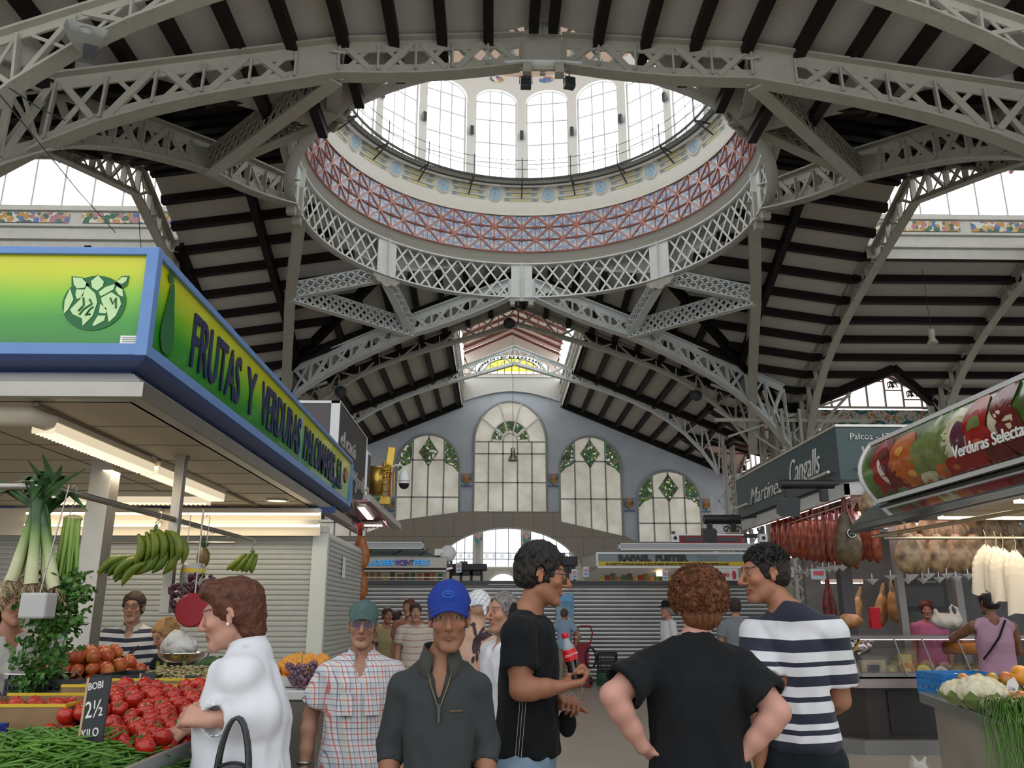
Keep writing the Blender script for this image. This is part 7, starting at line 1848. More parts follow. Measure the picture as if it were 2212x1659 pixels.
# plastic bags on hooks
M_pbag = mat('white_plastic_bag', (.62,.57,.50),.35, trans=.15, bump=.3, bscale=12)
for i, (u, v, w_, h_, c_) in enumerate(((2128,1240,.13,.34, 'pinkish'),(2150,1225,.11,.30, 'white'),(2165,1245,.13,.36, 'cream'),(2192,1260,.12,.42, 'white'))):
 c = at(u, 1172 + 4 * i, Y=5.95 - .08 * i); t_ = thing('plastic_bag', '%s carrier bag in the bundle hanging at the right edge, %s' % (c_, ('leftmost', 'second from the left', 'third from the left', 'rightmost and longest')[i]), 'plastic bag', c)
 mb = MB(); rows = []
 for r_ in range(9):
  k = r_ / 8; row = []
  for j in range(17): a = 2 * PI * j / 16; ww = w_ * (.12 + .55 * min(1, k * 3.2) ** .6 + .35 * k) * (1 + .14 * math.sin(a * 4 + i + k * 3)); row.append((ww * math.cos(a), ww * .35 * math.sin(a) * (1 + .3 * math.sin(a * 3 + k)),-.02 - h_ * k + .012 * math.sin(a * 5)))
  rows.append(row)
 for a_, b_ in zip(rows, rows[1:]): mb.strip([Vector(p) for p in a_],[Vector(p) for p in b_], True)
 mb.build('bag_body', M_pbag, t_); hk = MB(); hk.tube([(0,0,-.03),(.01,0,.04),(0,0,.09)],.003,5); hk.build('wire_hook', MATS['brass_tinted_steel'], t_)
# vegetable counter bottom right
vc = thing('display_counter', 'scuffed steel vegetable counter at the bottom right with a sloping top', 'counter', (3.0,4.9,0))
mb = MB(); mb.prism([(4.2,0),(5.15,0),(5.15,1.10),(4.2,1.02)], 'x', 2.60,5.5); mb.build('cabinet', mat('scuffed_steel', (.42,.40,.35),.4, metal=.6, noise=.15, nscale=3, bump=.1, bscale=8), vc, True)
mb = MB(); mb.prism([(4.15,1.0),(5.2,1.09),(5.2,1.15),(4.15,1.06)], 'x', 2.54,5.5); mb.build('top_edge', M_tray, vc, True, bevel=.006)
mb = MB(); mb.bx(2.59,2.60,4.4,4.9,.72,.75); mb.bx(2.6,3.3,4.19,4.2,.8,.83); mb.build('dark_slot', M_dgrey, vc, True); mb = MB(); mb.bx(2.66,2.80,4.185,4.195,.86,.95); mb.build('faded_sticker', mat('faded_pink_sticker', (.4,.2,.2),.6), vc, True)
M_toma = two_tone('orange_red_tomato_skin', (.55,.12,.03),(.40,.28,.06),5,.25)
zf = lambda x, y: 1.17 + (y - 4.5) * .12
heap(fruit('orange tomato or squash heaped at the back of the right counter', 'orange fruit on the right counter', M_or, .055, 'orange_squash', 'vegetable', .8), 'orange_squash', [(2.98 + .1 * i, 5.02 + .03 * (i % 2),1.22 + .03 * (i % 2)) for i in range(9)], seed=12)
heap(fruit('small ripening tomato at the left corner of the right counter', 'tomatoes on the right counter', M_toma, .038, 'tomato', 'tomato', .85), 'tomato', [(2.62 + .075 * (i % 4),4.62 + .07 * (i // 4),1.15 + .015 * (i // 4)) for i in range(12)] + [(2.68 + .08 * i, 4.93,1.24) for i in range(4)], seed=13)
M_caul = two_tone('cream_cauliflower', (.52,.46,.30),(.66,.62,.46),20,.8)
def cauli(label, c, r):
 t = thing('cauliflower', label, 'cauliflower', c); f = Field(); rr = random.Random(int(c[0] * 99)); f.ell((0,0,0),(r * .88, r * .88, r * .62),0)
 for i in range(60):
  a = i * 2.4; h = 1 - i / 60; q = math.sqrt(max(0,1 - h * h)); f.ell((r * .86 * q * math.cos(a), r * .86 * q * math.sin(a), r * .6 * h), r * .20,.008)
 f.noise(.003,130); P, Q = mesh_field(f, .007); np_mesh('curd', P, Q, M_caul, t); mb = MB()
 for i in range(8):
  a = i * .785; mb.add([(r * .5 * math.cos(a - .3), r * .5 * math.sin(a - .3),-r * .6),(r * 1.1 * math.cos(a - .35), r * 1.1 * math.sin(a - .35),-r * .1),(r * 1.22 * math.cos(a), r * 1.22 * math.sin(a), r * .25),(r * 1.1 * math.cos(a + .35), r * 1.1 * math.sin(a + .35),-r * .1),(r * .5 * math.cos(a + .3), r * .5 * math.sin(a + .3),-r * .6)],[(0,1,2,3,4)])
 mb.build('leaves', two_tone('pale_leaf_green', (.16,.26,.06),(.30,.40,.14),9), t); return t
cauli('smaller cauliflower at the left of the pair on the right counter', at(2072,1498, Y=4.75),.095); cauli('large cauliflower in the middle of the right counter', at(2118,1503, Y=4.68),.135)
M_zuc = two_tone('dark_courgette_skin', (.03,.08,.015),(.10,.16,.03),9,.3)
for i in range(5):
 a = at(2175 + 5 * (i % 3),1493 + 9 * i, Y=4.85 - .06 * i); mb = MB(); mb.tube([(-.10,0,0),(-.085,0,0),(0,.0,.008),(.09,0,0),(.105,0,0)],[.01,.022,.026,.022,.012],9); o = tag(mb.build('courgette', M_zuc), 'green courgette in the heap at the right edge, number %s from the back' % ('one', 'two', 'three', 'four', 'five')[i], 'courgette'); o['label'] = 'green courgette at the right edge of the counter, ' + ('rearmost', 'second from the back', 'middle one', 'second from the front', 'frontmost')[i]; o.location = a; o.rotation_euler = (0,0,.3 - .2 * i)
def mush(label, group):
 t = thing('mushroom', label, 'mushroom', (0,0,0), group=group); mb = MB(); mb.lathe([(0,.03),(.02,.028),(.036,.014),(.038,.0),(.03,-.004),(.01,0)],14); mb.build('mushroom_cap', two_tone('tan_mushroom', (.46,.34,.20),(.6,.5,.36),9,.8), t); mb = MB(); mb.tube([(0,0,0),(.002,0,-.04)],[.013,.015],8); mb.build('stalk', M_caul, t); return t
rr = random.Random(3); copies(mush('tan mushroom in front of the cauliflowers on the right counter', 'mushrooms on the right counter'),[(at(2132 + rr.uniform(-22,40),1525, Y=4.5).x, 4.42 + rr.uniform(-.06,.12),1.14 + rr.uniform(-.01,.02), rr.uniform(0,6)) for _ in range(14)])
# chives / thin green bunch spilling over the edge
mb = MB(); rr = random.Random(8); c = at(2190,1530, Y=4.35)
for i in range(260):
 x = c.x + rr.uniform(-.16,.24); y = 4.2 + rr.uniform(-.03,.2); L = rr.uniform(.18,.5); mb.tube([(x + .05, y + .1,1.15 + rr.uniform(0,.05)),(x, y - .02,1.16 + rr.uniform(0,.05)),(x - .04 + rr.uniform(-.05,.03), y - .10,1.10),(x - .05 + rr.uniform(-.07,.03), y - .12 - rr.random() * .03,1.1 - L)],[.003,.003,.0025,.001],3, cap=False)
tag(mb.build('green_chives', M_bean), 'bunch of thin dark green chives spilling over the right counter front', 'chives', kind='stuff')
t_ = crate('bright blue plastic crate at the left corner of the right counter', 2.62,2.97,5.05,5.35,1.13,.13, mat('bright_blue_plastic', (.02,.18,.48),.35));
heap(fruit('white garlic bulb in the blue crate', 'garlic bulbs in the blue crate', mat('garlic_white', (.7,.66,.6),.6),.026, 'garlic_bulb', 'garlic', .9), 'garlic_bulb', [(2.78 + .05 * (i % 4),5.14 + .06 * (i // 5),1.225) for i in range(10)], seed=15)
t_ = thing('price_board', 'small white price ticket stuck among the courgettes', 'price ticket', at(2187,1483, Y=4.7)); t_.rotation_euler = (0, R(20),0); MB().prism([(-.03,-.05),(.03,-.05),(.03,.02),(0,.05),(-.03,.02)], 'y', -.002,.002).build('card', mat('white_paper', (.7,.7,.68),.8), t_); text('1,50', .022, M_navy, t_, Mxf((-.022,-.003,-.02),(1,0,0),(0,0,1)), ext=.0005)
fb = at(1985,1640, Y=7.5); f = Field(); f.ell((0,0,.09),(.10,.08,.08),0); f.cap((-.05,0,.13),(-.07,0,.22),.03,.018,.03); f.cap((.04,0,.13),(.06,0,.20),.03,.018,.03); f.noise(.018,26, ridged=True); P, Q = mesh_field(f, .012); o = tag(np_mesh('plastic_bag', P, Q, mat('milky_plastic', (.70,.68,.62),.3)), 'white plastic bag standing on the floor by the right counter', 'plastic bag'); o.location = (at(1985,1640, Y=7.5).x, 8.9,.01); o.location.x = at(1985,1640, Y=8.9).x
# ------------------------------------------------------------------ cheese counter of the ham stall
CYc = 10.4
cc = thing('cheese_counter', 'long dark refrigerated cheese counter with sloping glass and chamfered corner', 'counter', (5.2, CYc, 0))
M_dcab = mat('dark_wood_laminate', (.030,.022,.020),.35, noise=.2); M_base = mat('grey_metal_plinth', (.22,.22,.21),.4, metal=.5)
def cprof(name, x_off, y_off, z0, z1, m, solid=True):
 """counter outline with chamfered left corner"""
 x0, x1, ch = 3.62 + x_off, 11.0,.75; y = CYc + y_off
 mb = MB(); mb.prism([(x0, y + ch + .6),(x0, y + ch * 1.0),(x0 + ch, y),(x1, y),(x1, y + 1.4),(x0, y + 1.4)], 'z', z0, z1); return mb.build(name, m, cc, True)
cprof('plinth', 0,0,0,.16, M_base); cprof('lower_cabinet', .12,.12,.16,.74, M_dcab); cprof('steel_band', .0,.0,.74,.84, mat('pinkish_steel', (.30,.25,.24),.35, metal=.7))
mb = MB(); mb.bx(4.75,5.9, CYc + .10, CYc + .13,.22,.70); mb.build('dark_grille', M_black, cc, True)
M_glass = mat('counter_glass', (.85,.9,.9),.03, trans=1.0, alpha=.28); cprof('display_deck', .1,.1,.86,.90, M_tray)
mb = MB(); mb.add([(3.7, CYc + .8,.88),(4.42, CYc + .06,.88),(4.42, CYc + .30,1.30),(3.9, CYc + .85,1.30)],[(0,1,2,3)]); mb.add([(4.42, CYc + .06,.88),(11, CYc + .06,.88),(11, CYc + .30,1.30),(4.42, CYc + .30,1.30)],[(0,1,2,3)]); mb.build('sloping_glass', M_glass, cc, True)
mb = MB(); mb.bx(4.2,11, CYc + .3, CYc + 1.0,1.30,1.335); mb.build('top_shelf', mat('dark_glass_shelf', (.12,.11,.11),.15), cc, True)
mb = MB(); mb.bx(4.42,11, CYc + .28, CYc + .30,1.29,1.33); mb.bx(4.41,4.43, CYc + .05, CYc + .08,.88,.9)
for x in (4.42,5.0,5.35,5.8): mb.bar((x, CYc + .06,.88),(x, CYc + .30,1.30),.015,.015)
mb.build('steel_frame', M_base, cc, True)
mb = MB(); mb.bx(4.6,8, CYc + .34, CYc + .36,1.28,1.287); mb.build('light_strip', M_pinkt, cc, True)
t_ = MB(); t_.bx(5.1,11, CYc + 3.4, CYc + 3.5,0,2.9); struct(t_.build('wall_ham_stall', mat('dim_metal_shutter', (.12,.13,.12),.5, noise=.1)))
# cheeses
def wheel(label, c, r, h, m, lab, tilt=0):
 t = thing('round_cheese', label, 'cheese', c); t.rotation_euler = (R(62) if tilt else 0,0, R(-8)); mb = MB(); mb.lathe([(0,-h / 2),(r * .93,-h / 2),(r, -h * .3),(r, h * .3),(r * .93, h / 2),(0, h / 2)],24); mb.build('rind', m, t); mb = MB(); mb.lathe([(0, h / 2 + .002),(r * .7, h / 2 + .002)],24); mb.build('round_label', lab, t); mb = MB(); mb.lathe([(0, h / 2 + .004),(r * .35, h / 2 + .004)],20); mb.build('label_centre', mat('label_gold', (.5,.4,.1),.4), t)
ch = [(1925,1450,.10, 'dark green', (.05,.07,.04),(.2,.2,.12)),(1995,1453,.12, 'yellow-labelled brown', (.16,.09,.03),(.62,.52,.10)),(2033,1455,.11, 'white-labelled', (.14,.08,.03),(.66,.62,.55)),(2070,1457,.12, 'olive', (.14,.11,.03),(.2,.16,.05)),(2108,1455,.12, 'plain brown', (.18,.10,.03),(.14,.09,.03)),(1960,1452,.11, 'orange', (.42,.16,.02),(.35,.12,.02))]
for i, (u, v, r_, nm, c1, c2) in enumerate(ch): wheel('%s round cheese standing tilted behind the counter glass' % nm, at(u, v, Y=10.85), r_, .09, mat('rind_' + nm.replace(' ', '_').replace('-', '_'), c1,.5, noise=.1), mat('label_' + nm.replace(' ', '_').replace('-', '_'), c2,.4),1)
c = at(2083,1400, Y=11.0); wheel('large flat orange cheese wheel on the upper shelf behind the glass', c, .26,.14, mat('orange_rind', (.42,.17,.02),.5, noise=.1), mat('orange_rind2', (.42,.19,.03),.5))
c = at(1884,1448, Y=10.8); t_ = thing('wooden_box', 'pale wooden box with cut-out front in the cheese display', 'box', c); mb = MB(); mb.box((0,0,0),(.30,.12,.24)); mb.build('panel', mat('pale_wood_box', (.50,.40,.26),.6), t_); MB().box((-.01,-.065,.03),(.15,.01,.08)).build('cut_out', M_dgrey, t_); MB().box((0,-.065,-.06),(.18,.01,.03)).build('printed_emblem', mat('grey_blue_print', (.12,.13,.2),.5), t_)
c = at(1950,1428, Y=10.95); tag(MB().box((0,0,0),(.17,.14,.17)).build('cheese_block', mat('pale_yellow_cheese', (.52,.46,.18),.5)), 'square block of pale yellow cheese stacked on the display', 'cheese').location = c
# foil wrapped packet at the chamfered corner, bag, meats on the counter top
c = at(1845,1395, Y=10.95); f = Field(); f.ell((0,0,0),(.22,.10,.13),0); f.noise(.02,25, ridged=True); P, Q = mesh_field(f, .014); t_ = thing('vacuum_pack', 'crumpled silver vacuum pack with a yellow stripe at the counter corner', 'packet', c); np_mesh('foil', P, Q, M_mirror, t_); mb = MB(); mb.bar((.08,-.10,.12),(-.10,-.11,-.10),.04,.02); mb.build('yellow_stripe', M_yelp, t_)
c = at(2045,1340, Y=10.8); f = Field(); f.ell((0,0,-.03),(.19,.12,.10),0); f.cap((-.12,0,0),(-.13,0,.10),.04,.03,.04); f.chain([(.08,0,.04),(.06,0,.13),(.09,0,.17),(.15,0,.12),(.17,0,.0)],[.02,.015,.013,.015,.02],.02); f.noise(.012,30); P, Q = mesh_field(f, .011); o = tag(np_mesh('plastic_bag', P, Q, M_pbag), 'knotted white carrier bag standing on top of the cheese counter', 'plastic bag'); o.location = c + Vector((0,0,.02))
pr = ham('ham on a stand at the back of the stall, leaning', group=None, m=ham_mat('tawny_ham', (.30,.14,.04),(.42,.22,.07),(.5,.3,.12)), shank=M_hamb, w=.12, L=.6, tagged=False)
spots = [(1925,1275,12.3, 'left one of the leaning pair of tawny hams behind the counter'),(1908,1282,12.5, 'right one behind, half hidden tawny ham of the leaning pair'),(1858,1290,12.0, 'tawny ham standing alone left of the leaning pair')]
for i, (u, v, Y, lb) in enumerate(spots): o = pr if i == 0 else dup(pr); o.location = at(u, v, Y=Y) + Vector((0,0,.1)); o['label'] = lb; o.rotation_euler = (R(8), R(-10 + 14 * i),.4 * i)
pr = ham('dark bundle of dried sausages and ham hanging behind the striped shirt', m=M_hamr, w=.10, L=.7, tagged=False); pr.location = at(1786,1250, Y=12.0);
c = at(1836,1342, Y=11.2); f = Field(); f.ell((0,0,0),(.16,.10,.10),0); f.noise(.01,30); P, Q = mesh_field(f, .013); o = tag(np_mesh('wrapped_meat', P, Q, MATS['tawny_ham']), 'wrapped orange piece of meat lying on the counter near its corner', 'meat'); o.location = c
tag(MB().box((0,0,0),(.12,.08,.26), rx=.1).build('red_tin', mat('red_tin', (.45,.01,.02),.3)), 'small upright red packet on top of the cheese counter', 'packet').location = at(1889,1335, Y=11.0)
for u, Y, w_, lb in ((1829,11.6,.16, 'dark square post at the left of the ham stall interior'),(1947,11.9,.10, 'grey steel post in the middle of the ham stall'),(2072,12.2,.10, 'grey steel post near the right of the ham stall')):
 c = at(u, 1300, Y=Y); t_ = thing('stall_post', lb, 'post', (c.x, Y, 0)); MB().bx(-w_ / 2, w_ / 2,-w_ / 2, w_ / 2,0,3.1).build('shaft', M_dgrey if Y == 11.6 else M_base, t_); MB().bx(-w_ / 2 - .02, w_ / 2 + .02,-w_ / 2 - .02, w_ / 2 + .02,0,.1).build('foot', M_base, t_)
fluo('warm strip light deep inside the ham stall', at(1775,1258, Y=13.2), at(1862,1258, Y=13.2),.08, louvre=False, h=.02)
t_ = thing('oven', 'dark wall oven at the back of the ham stall', 'oven', at(1985,1285, Y=13.2)); MB().box((0,0,0),(.75,.3,.5)).build('case', M_black, t_); MB().box((0,-.16,-.03),(.6,.02,.3)).build('door', M_dgrey, t_); MB().box((.1,-.17,.19),(.2,.02,.04)).build('display', mat('dim_display', (.1,.12,.12),.3), t_)
# ------------------------------------------------------------------ back stall block with corrugated shutters
BYs = 21.2
M_corr = mat('ribbed_zinc_shutter', (.38,.38,.37),.35, metal=.75, noise=.08, nscale=2)
t_ = thing('ribbed_shutter', 'long closed ribbed grey metal shutter across the aisle end', 'shutter', (1.2, BYs, 0)); mb = MB(); n = 24; pt = 2.28 / n; prof = []
for k in range(n): z = .02 + k * pt; prof += [(BYs, z),(BYs - .035, z + pt * .22),(BYs - .04, z + pt * .45),(BYs - .01, z + pt * .6),(BYs, z + pt * .95)]
for x0, x1 in ((-4.2,1.2),(1.24,7.0)): mb.strip([Vector((x0, a, b_)) for a, b_ in prof],[Vector((x1, a, b_)) for a, b_ in prof])
mb.build('slats', M_corr, t_, True); mb = MB(); mb.bx(1.19,1.25, BYs - .06, BYs, 0,2.3); mb.bx(-4.2,7, BYs - .08, BYs + .05,2.30,2.38); mb.bx(-4.2,7, BYs - .03, BYs + .03,0,.04); mb.build('rails', M_dgrey, t_, True)
def canopy(label, u0, u1, vt, vb, Y, m, depth=1.2):
 a, b_ = at(u0, vt, Y=Y), at(u1, vb, Y=Y); t = thing('stall_canopy', label, 'canopy', (a.x, Y, b_.z)); return t, a, b_
t_, a, b_ = canopy('steel stall canopy with blue lettering SALADURES VICENT PERIS', 740,965,1200,1230, BYs - .3,0)
mb = MB(); q = .10; mb.prism([(BYs - .3, b_.z),(BYs - .42, b_.z + .03),(BYs - .38, a.z - .05),(BYs - .2, a.z),(BYs + 1, a.z),(BYs + 1, b_.z)], 'x', -4.2, b_.x); mb.build('fascia', mat('curved_steel_fascia', (.30,.285,.25),.4, metal=.6, noise=.1, nscale=1.5), t_, True)
c = at(787,1227, Y=BYs - .43)
M_bl = mat('bright_blue_letters', (.04,.35,.85),.4, emit=.25); M_vi = mat('violet_letters', (.10,.05,.40),.4)
for s_, u0, u1, m_ in (('SALADURES', 778,850, M_bl),('VICENT', 852,893, M_vi),('PERIS', 895,928, M_bl)):
 p0, p1 = at(u0,1221, Y=BYs - .44), at(u1,1221, Y=BYs - .44); o = text(s_, .19, m_, t_, Mxf((0, BYs - .44, p0.z),(1,0,0),(0,0,1)), ext=.01, bold=.004); xs_ = [v.co.x for v in o.data.vertices]; lo_, hi_ = min(xs_), max(xs_)
 for v in o.data.vertices: v.co.x = p0.x + (v.co.x - lo_) * (p1.x - p0.x) / (hi_ - lo_)
 o.location = -ploc(t_)
mb = MB(); p = at(965,1232, Y=BYs - .3); mb.bx(-4.2, p.x, BYs - .33, BYs - .28, p.z - .03, p.z); mb.bx(-4.2, p.x - .1, BYs - .2, BYs - .15, at(900,1249, Y=BYs).z, at(900,1247, Y=BYs).z); mb.bar((b_.x, BYs - .42, b_.z),(p.x + .14, BYs - .4, a.z - .3),.05,.05); mb.build('shelf_rails', M_alu, t_, True); MB().bx(-4.2, b_.x, BYs + .06, BYs + .6,2.37,2.40).build('counter_shelf', M_alu, t_, True); MB().bx(-4.2, b_.x, BYs + .06, BYs + .3,2.60,2.62).build('upper_shelf', M_alu, t_, True)
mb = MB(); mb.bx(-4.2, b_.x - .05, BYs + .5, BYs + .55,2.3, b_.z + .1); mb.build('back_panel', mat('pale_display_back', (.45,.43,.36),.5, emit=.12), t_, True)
rr = random.Random(2); x = -3.6; k = 0; cols = [('yellow', (.55,.45,.03)),('red', (.4,.03,.02)),('olive', (.2,.2,.04)),('orange', (.5,.22,.03)),('green', (.08,.2,.05)),('brown', (.2,.09,.03))]
gname = {}
while x < b_.x - .15:
 for row, z in ((0,2.40),(1,2.62)):
  nm, c = cols[rr.randrange(6)]; w_ = rr.uniform(.07,.14); mb = MB(); mb.bx(x, x + w_, BYs + .1, BYs + .2, z, z + rr.uniform(.12,.19)); o = mb.build('product_packet', mat('packet_' + nm, c, .4)); tag(o, '%s packet on the %s shelf under the blue lettering' % (nm, ('lower', 'upper')[row]), 'packet', '%s packets on the %s shelf' % (nm, ('lower', 'upper')[row]))
 x += .17
t_ = thing('light_box', 'long pale box on top of the left back canopy', 'box', at(770,1185, Y=BYs)); p0, p1 = at(740,1186, Y=BYs + .2), at(915,1171, Y=BYs + .2); MB().bx(-4, p1.x, BYs + .2, BYs + .5, p0.z, p1.z).build('panel', mat('pale_grey_box', (.42,.42,.42),.5), t_, True); mb = MB(); mb.bx(-4, p1.x, BYs + .17, BYs + .2, p1.z - .03, p1.z); mb.bx(-4, p1.x, BYs + .17, BYs + .2, p0.z, p0.z + .03); mb.bx(p1.x - .03, p1.x, BYs + .17, BYs + .2, p0.z, p1.z); mb.build('rim', mat('white_trim', (.7,.7,.7),.4), t_, True)
t_ = thing('glass_roof', 'teal glass panel roof over the left back stall', 'roof panel', at(770,1195, Y=BYs + .3)); mb = MB(); z0 = at(800,1201, Y=BYs + .4).z; z1 = at(800,1185, Y=BYs + .4).z; mb.add([(-4, BYs + .3, z0),(at(940,1200, Y=BYs).x, BYs + .3, z0),(at(905,1190, Y=BYs).x, BYs + 1, z1),(-4, BYs + 1, z1)],[(0,1,2,3)]); mb.build('panels', mat('teal_glass', (.10,.17,.17),.2), t_, True); mb = MB()
for x in (-3.2,-2.4,-1.7): mb.bar((x - .2, BYs + .28, z0),(x, BYs + .98, z1 + .02),.03,.03)
mb.build('ribs', M_dgrey, t_, True)
# white spotlight + black machines on the block
c = at(968,1197, Y=BYs - .2); t_ = thing('floodlight', 'white round floodlight at the corner of the left back canopy', 'floodlight', c); mb = MB(); mb.lathe([(0,-.12),(.12,-.10),(.2,.02),(.2,.1),(0,.12)],18, M=Matrix.Rotation(R(80),3, 'X')); mb.build('shell', mat('white_lamp_shell', (.75,.75,.74),.3), t_); MB().box((-.22,0,.04),(.22,.2,.16)).build('driver_box', MATS['white_lamp_shell'], t_); MB().box((.08,0,-.22),(.06,.06,.2)).build('stalk', M_dgrey, t_)
def machine(label, u0, u1, v0, v1, Y, name='ventilation_unit', m=None):
 a, b_ = at(u0, v1, Y=Y), at(u1, v0, Y=Y); t = thing(name, label, 'machine', a); m = m or M_black; W_ = b_.x - a.x; H_ = b_.z - a.z
 MB().bx(a.x, b_.x, Y, Y + .5, a.z + H_ * .62, b_.z).build('top_duct', m, t, True, bevel=.02); MB().bx(a.x + W_ * .1, b_.x - W_ * .15, Y + .05, Y + .45, a.z + H_ * .35, a.z + H_ * .62).build('motor_housing', m, t, True)
 for k in range(4): MB().bx(a.x + W_ * (.05 + .26 * k), a.x + W_ * (.12 + .26 * k), Y + .05, Y + .12, a.z, a.z + H_ * .6).build('leg', m, t, True)
 MB().bx(a.x + W_ * .3, a.x + W_ * .5, Y + .02, Y + .3, b_.z, b_.z + H_ * .15).build('junction_box', M_dgrey, t, True); return t
machine('black ventilation machinery behind the shutter, left of the bright half-round window', 966,1052,1218,1256, BYs + 1.5); machine('black ventilation machinery half hidden by the tall dark-haired man', 1195,1248,1202,1256, BYs + 1.6)
for u, v, lb in ((991,1226, 'left of the tall man by the left canopy'),(1241,1240, 'at the left end of the yellow canopy'),(1266,1235, 'second one at the left end of the yellow canopy'),(1437,1243, 'under the middle of the yellow canopy')):
 c = at(u, v, Y=BYs - .5); t_ = thing('hanging_leaflet', 'small printed leaflet hanging %s' % lb, 'leaflet', c, .3 * math.sin(u)); MB().box((0,0,0),(.14,.01,.24)).build('sheet', mat('white_leaflet', (.62,.64,.68),.5), t_); MB().box((0,-.008,.03),(.10,.006,.08)).build('picture', mat('pinkish_print', (.5,.3,.35),.5), t_); MB().box((0,-.008,-.06),(.10,.006,.05)).build('blue_print', mat('blue_print', (.15,.3,.5),.5), t_)
# right back canopy
t_, a, b_ = canopy('pale canopy with grey lettering RAFAEL FUSTER and a yellow band', 1290,1590,1197,1223, BYs - .6,0)
yf = BYs - .6; yc = t_; mb = MB(); mb.bx(a.x, 7.2, yf, yf + .05, at(1300,1213, Y=yf).z, a.z); mb.build('grey_panel', mat('slate_blue_panel', (.20,.25,.27),.4), t_, True)
mb = MB(); mb.bx(a.x, 7.2, yf - .01, yf + .04, at(1300,1222, Y=yf).z, at(1300,1213, Y=yf).z); mb.build('yellow_band', mat('yellow_band', (.62,.42,.02),.4), t_, True)
mb = MB(); mb.bx(a.x - .03,7.2, yf - .03, yf + .05, a.z, a.z + .05); mb.bx(a.x - .03, a.x + .02, yf - .03, yf + .05, b_.z, a.z); mb.bx(a.x, 7.2, yf - .02, yf + .03, b_.z - .05, b_.z); mb.build('white_trim', mat('white_trim', (.7,.7,.7),.4), t_, True)
mb = MB(); L = at(1258,1205, Y=BYs + .6); mb.add([(a.x, yf, a.z),(L.x, BYs + .6, a.z - .02),(L.x, BYs + .6, b_.z),(a.x, yf, b_.z)],[(0,1,2,3)]); mb.build('side_panel', mat('pale_side_panel', (.5,.48,.4),.5), t_, True)
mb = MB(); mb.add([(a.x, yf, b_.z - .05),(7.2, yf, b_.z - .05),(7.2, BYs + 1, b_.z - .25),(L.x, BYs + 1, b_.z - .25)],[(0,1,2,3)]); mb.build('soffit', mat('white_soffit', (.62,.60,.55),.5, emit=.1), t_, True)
def fit(s_, u0, u1, v, size, m_, par, Y, bold=.004):
 p0, p1 = at(u0, v, Y=Y), at(u1, v, Y=Y); o = text(s_, size, m_, par, Mxf((0, Y, p0.z),(1,0,0),(0,0,1)), ext=.008, bold=bold); xs_ = [v_.co.x for v_ in o.data.vertices]; lo_, hi_ = min(xs_), max(xs_)
 for v_ in o.data.vertices: v_.co.x = p0.x + (v_.co.x - lo_) * (p1.x - p0.x) / (hi_ - lo_)
 o.location = -ploc(par)
M_bk = mat('dark_grey_letters', (.03,.035,.035),.4); fit('RAFAEL  FUSTER', 1336,1487,1211,.19, M_bk, t_, yf - .01,.014); fit('ACEITUNAS-SALAZONES-ENCURTIDOS-CONSERVAS', 1308,1574,1220.5,.075, M_bk, t_, yf - .02,.002)
fit('PALCOS  79-80-81', 1502,1552,1204,.06, mat('faded_letters', (.28,.32,.33),.5), t_, yf - .01,.0); fit('Tf. 387.45.52', 1512,1548,1211,.06, MATS['faded_letters'], t_, yf - .01,.0)
t_ = thing('light_box', 'long pale box on top of the yellow-banded canopy', 'box', at(1340,1185, Y=BYs)); p0, p1 = at(1337,1188, Y=BYs + .2), at(1610,1174, Y=BYs + .2); MB().bx(p0.x, 7, BYs + .2, BYs + .5, p0.z, p1.z).build('panel', MATS['pale_grey_box'], t_, True); mb = MB(); mb.bx(p0.x, 7, BYs + .17, BYs + .2, p1.z - .03, p1.z); mb.bx(p0.x, p0.x + .03, BYs + .17, BYs + .2, p0.z, p1.z); mb.bx(p0.x, 7, BYs + .17, BYs + .2, p0.z, p0.z + .03); mb.build('rim', MATS['white_trim'], t_, True)
for u0, u1, lb in ((1468,1520, 'left'),(1541,1604, 'right')):
 a, b_ = at(u0,1174, Y=BYs + .5), at(u1,1157, Y=BYs + .5); t_ = thing('red_unit', 'red framed ventilation unit on the roof box, %s one' % lb, 'machine', a); MB().bx(a.x, b_.x, BYs + .5, BYs + .9, a.z, b_.z).build('case', mat('deep_red_paint', (.28,.01,.02),.4), t_, True); MB().bx(a.x + .12, b_.x - .12, BYs + .47, BYs + .5, a.z + .05, b_.z - .05).build('grille', M_dgrey, t_, True); MB().bx(a.x - .02, b_.x + .02, BYs + .46, BYs + .92, b_.z, b_.z + .03).build('lid', M_alu, t_, True)
for u, v, lb, Y in ((1457,1163, 'left', BYs + .4),(1647,1163, 'right, by the ham stall', BYs + .2)):
 c = at(u, v, Y=Y); t_ = thing('speaker_box', 'small white box with a round black eye, ' + lb, 'loudspeaker', c); MB().box((0,0,0),(.2,.2,.2)).build('case', mat('white_lamp_shell', (.75,.75,.74),.3), t_); mb = MB(); mb.lathe([(0,0),(.05,0)],16, c=(0,-.105,0), M=Matrix.Rotation(R(90),3, 'X')); mb.build('eye', M_black, t_); MB().box((-.02,0,.14),(.08,.08,.08)).build('mount', M_dgrey, t_)
c = at(1606,1152, Y=BYs + 1); t_ = thing('scroll_ironwork', 'black scrolled ironwork on the roof box beside the red unit', 'ironwork', c)
for k in range(4): mb = MB(); mb.tube([(-.45 + .3 * k + .1 * math.cos(a_) * (1 - a_ / 9),0,.1 + .1 * math.sin(a_) * (1 - a_ / 9)) for a_ in np.linspace(0,7,14)],.02,5); mb.build('scroll', M_black, t_)
MB().bx(-.6,.6,-.05,.05,-.12,-.02).build('base_bar', M_black, t_)
MB().bx(L.x, 7, BYs + .06, BYs + .7,2.36,2.39).build('counter_shelf', M_alu, yc, True)
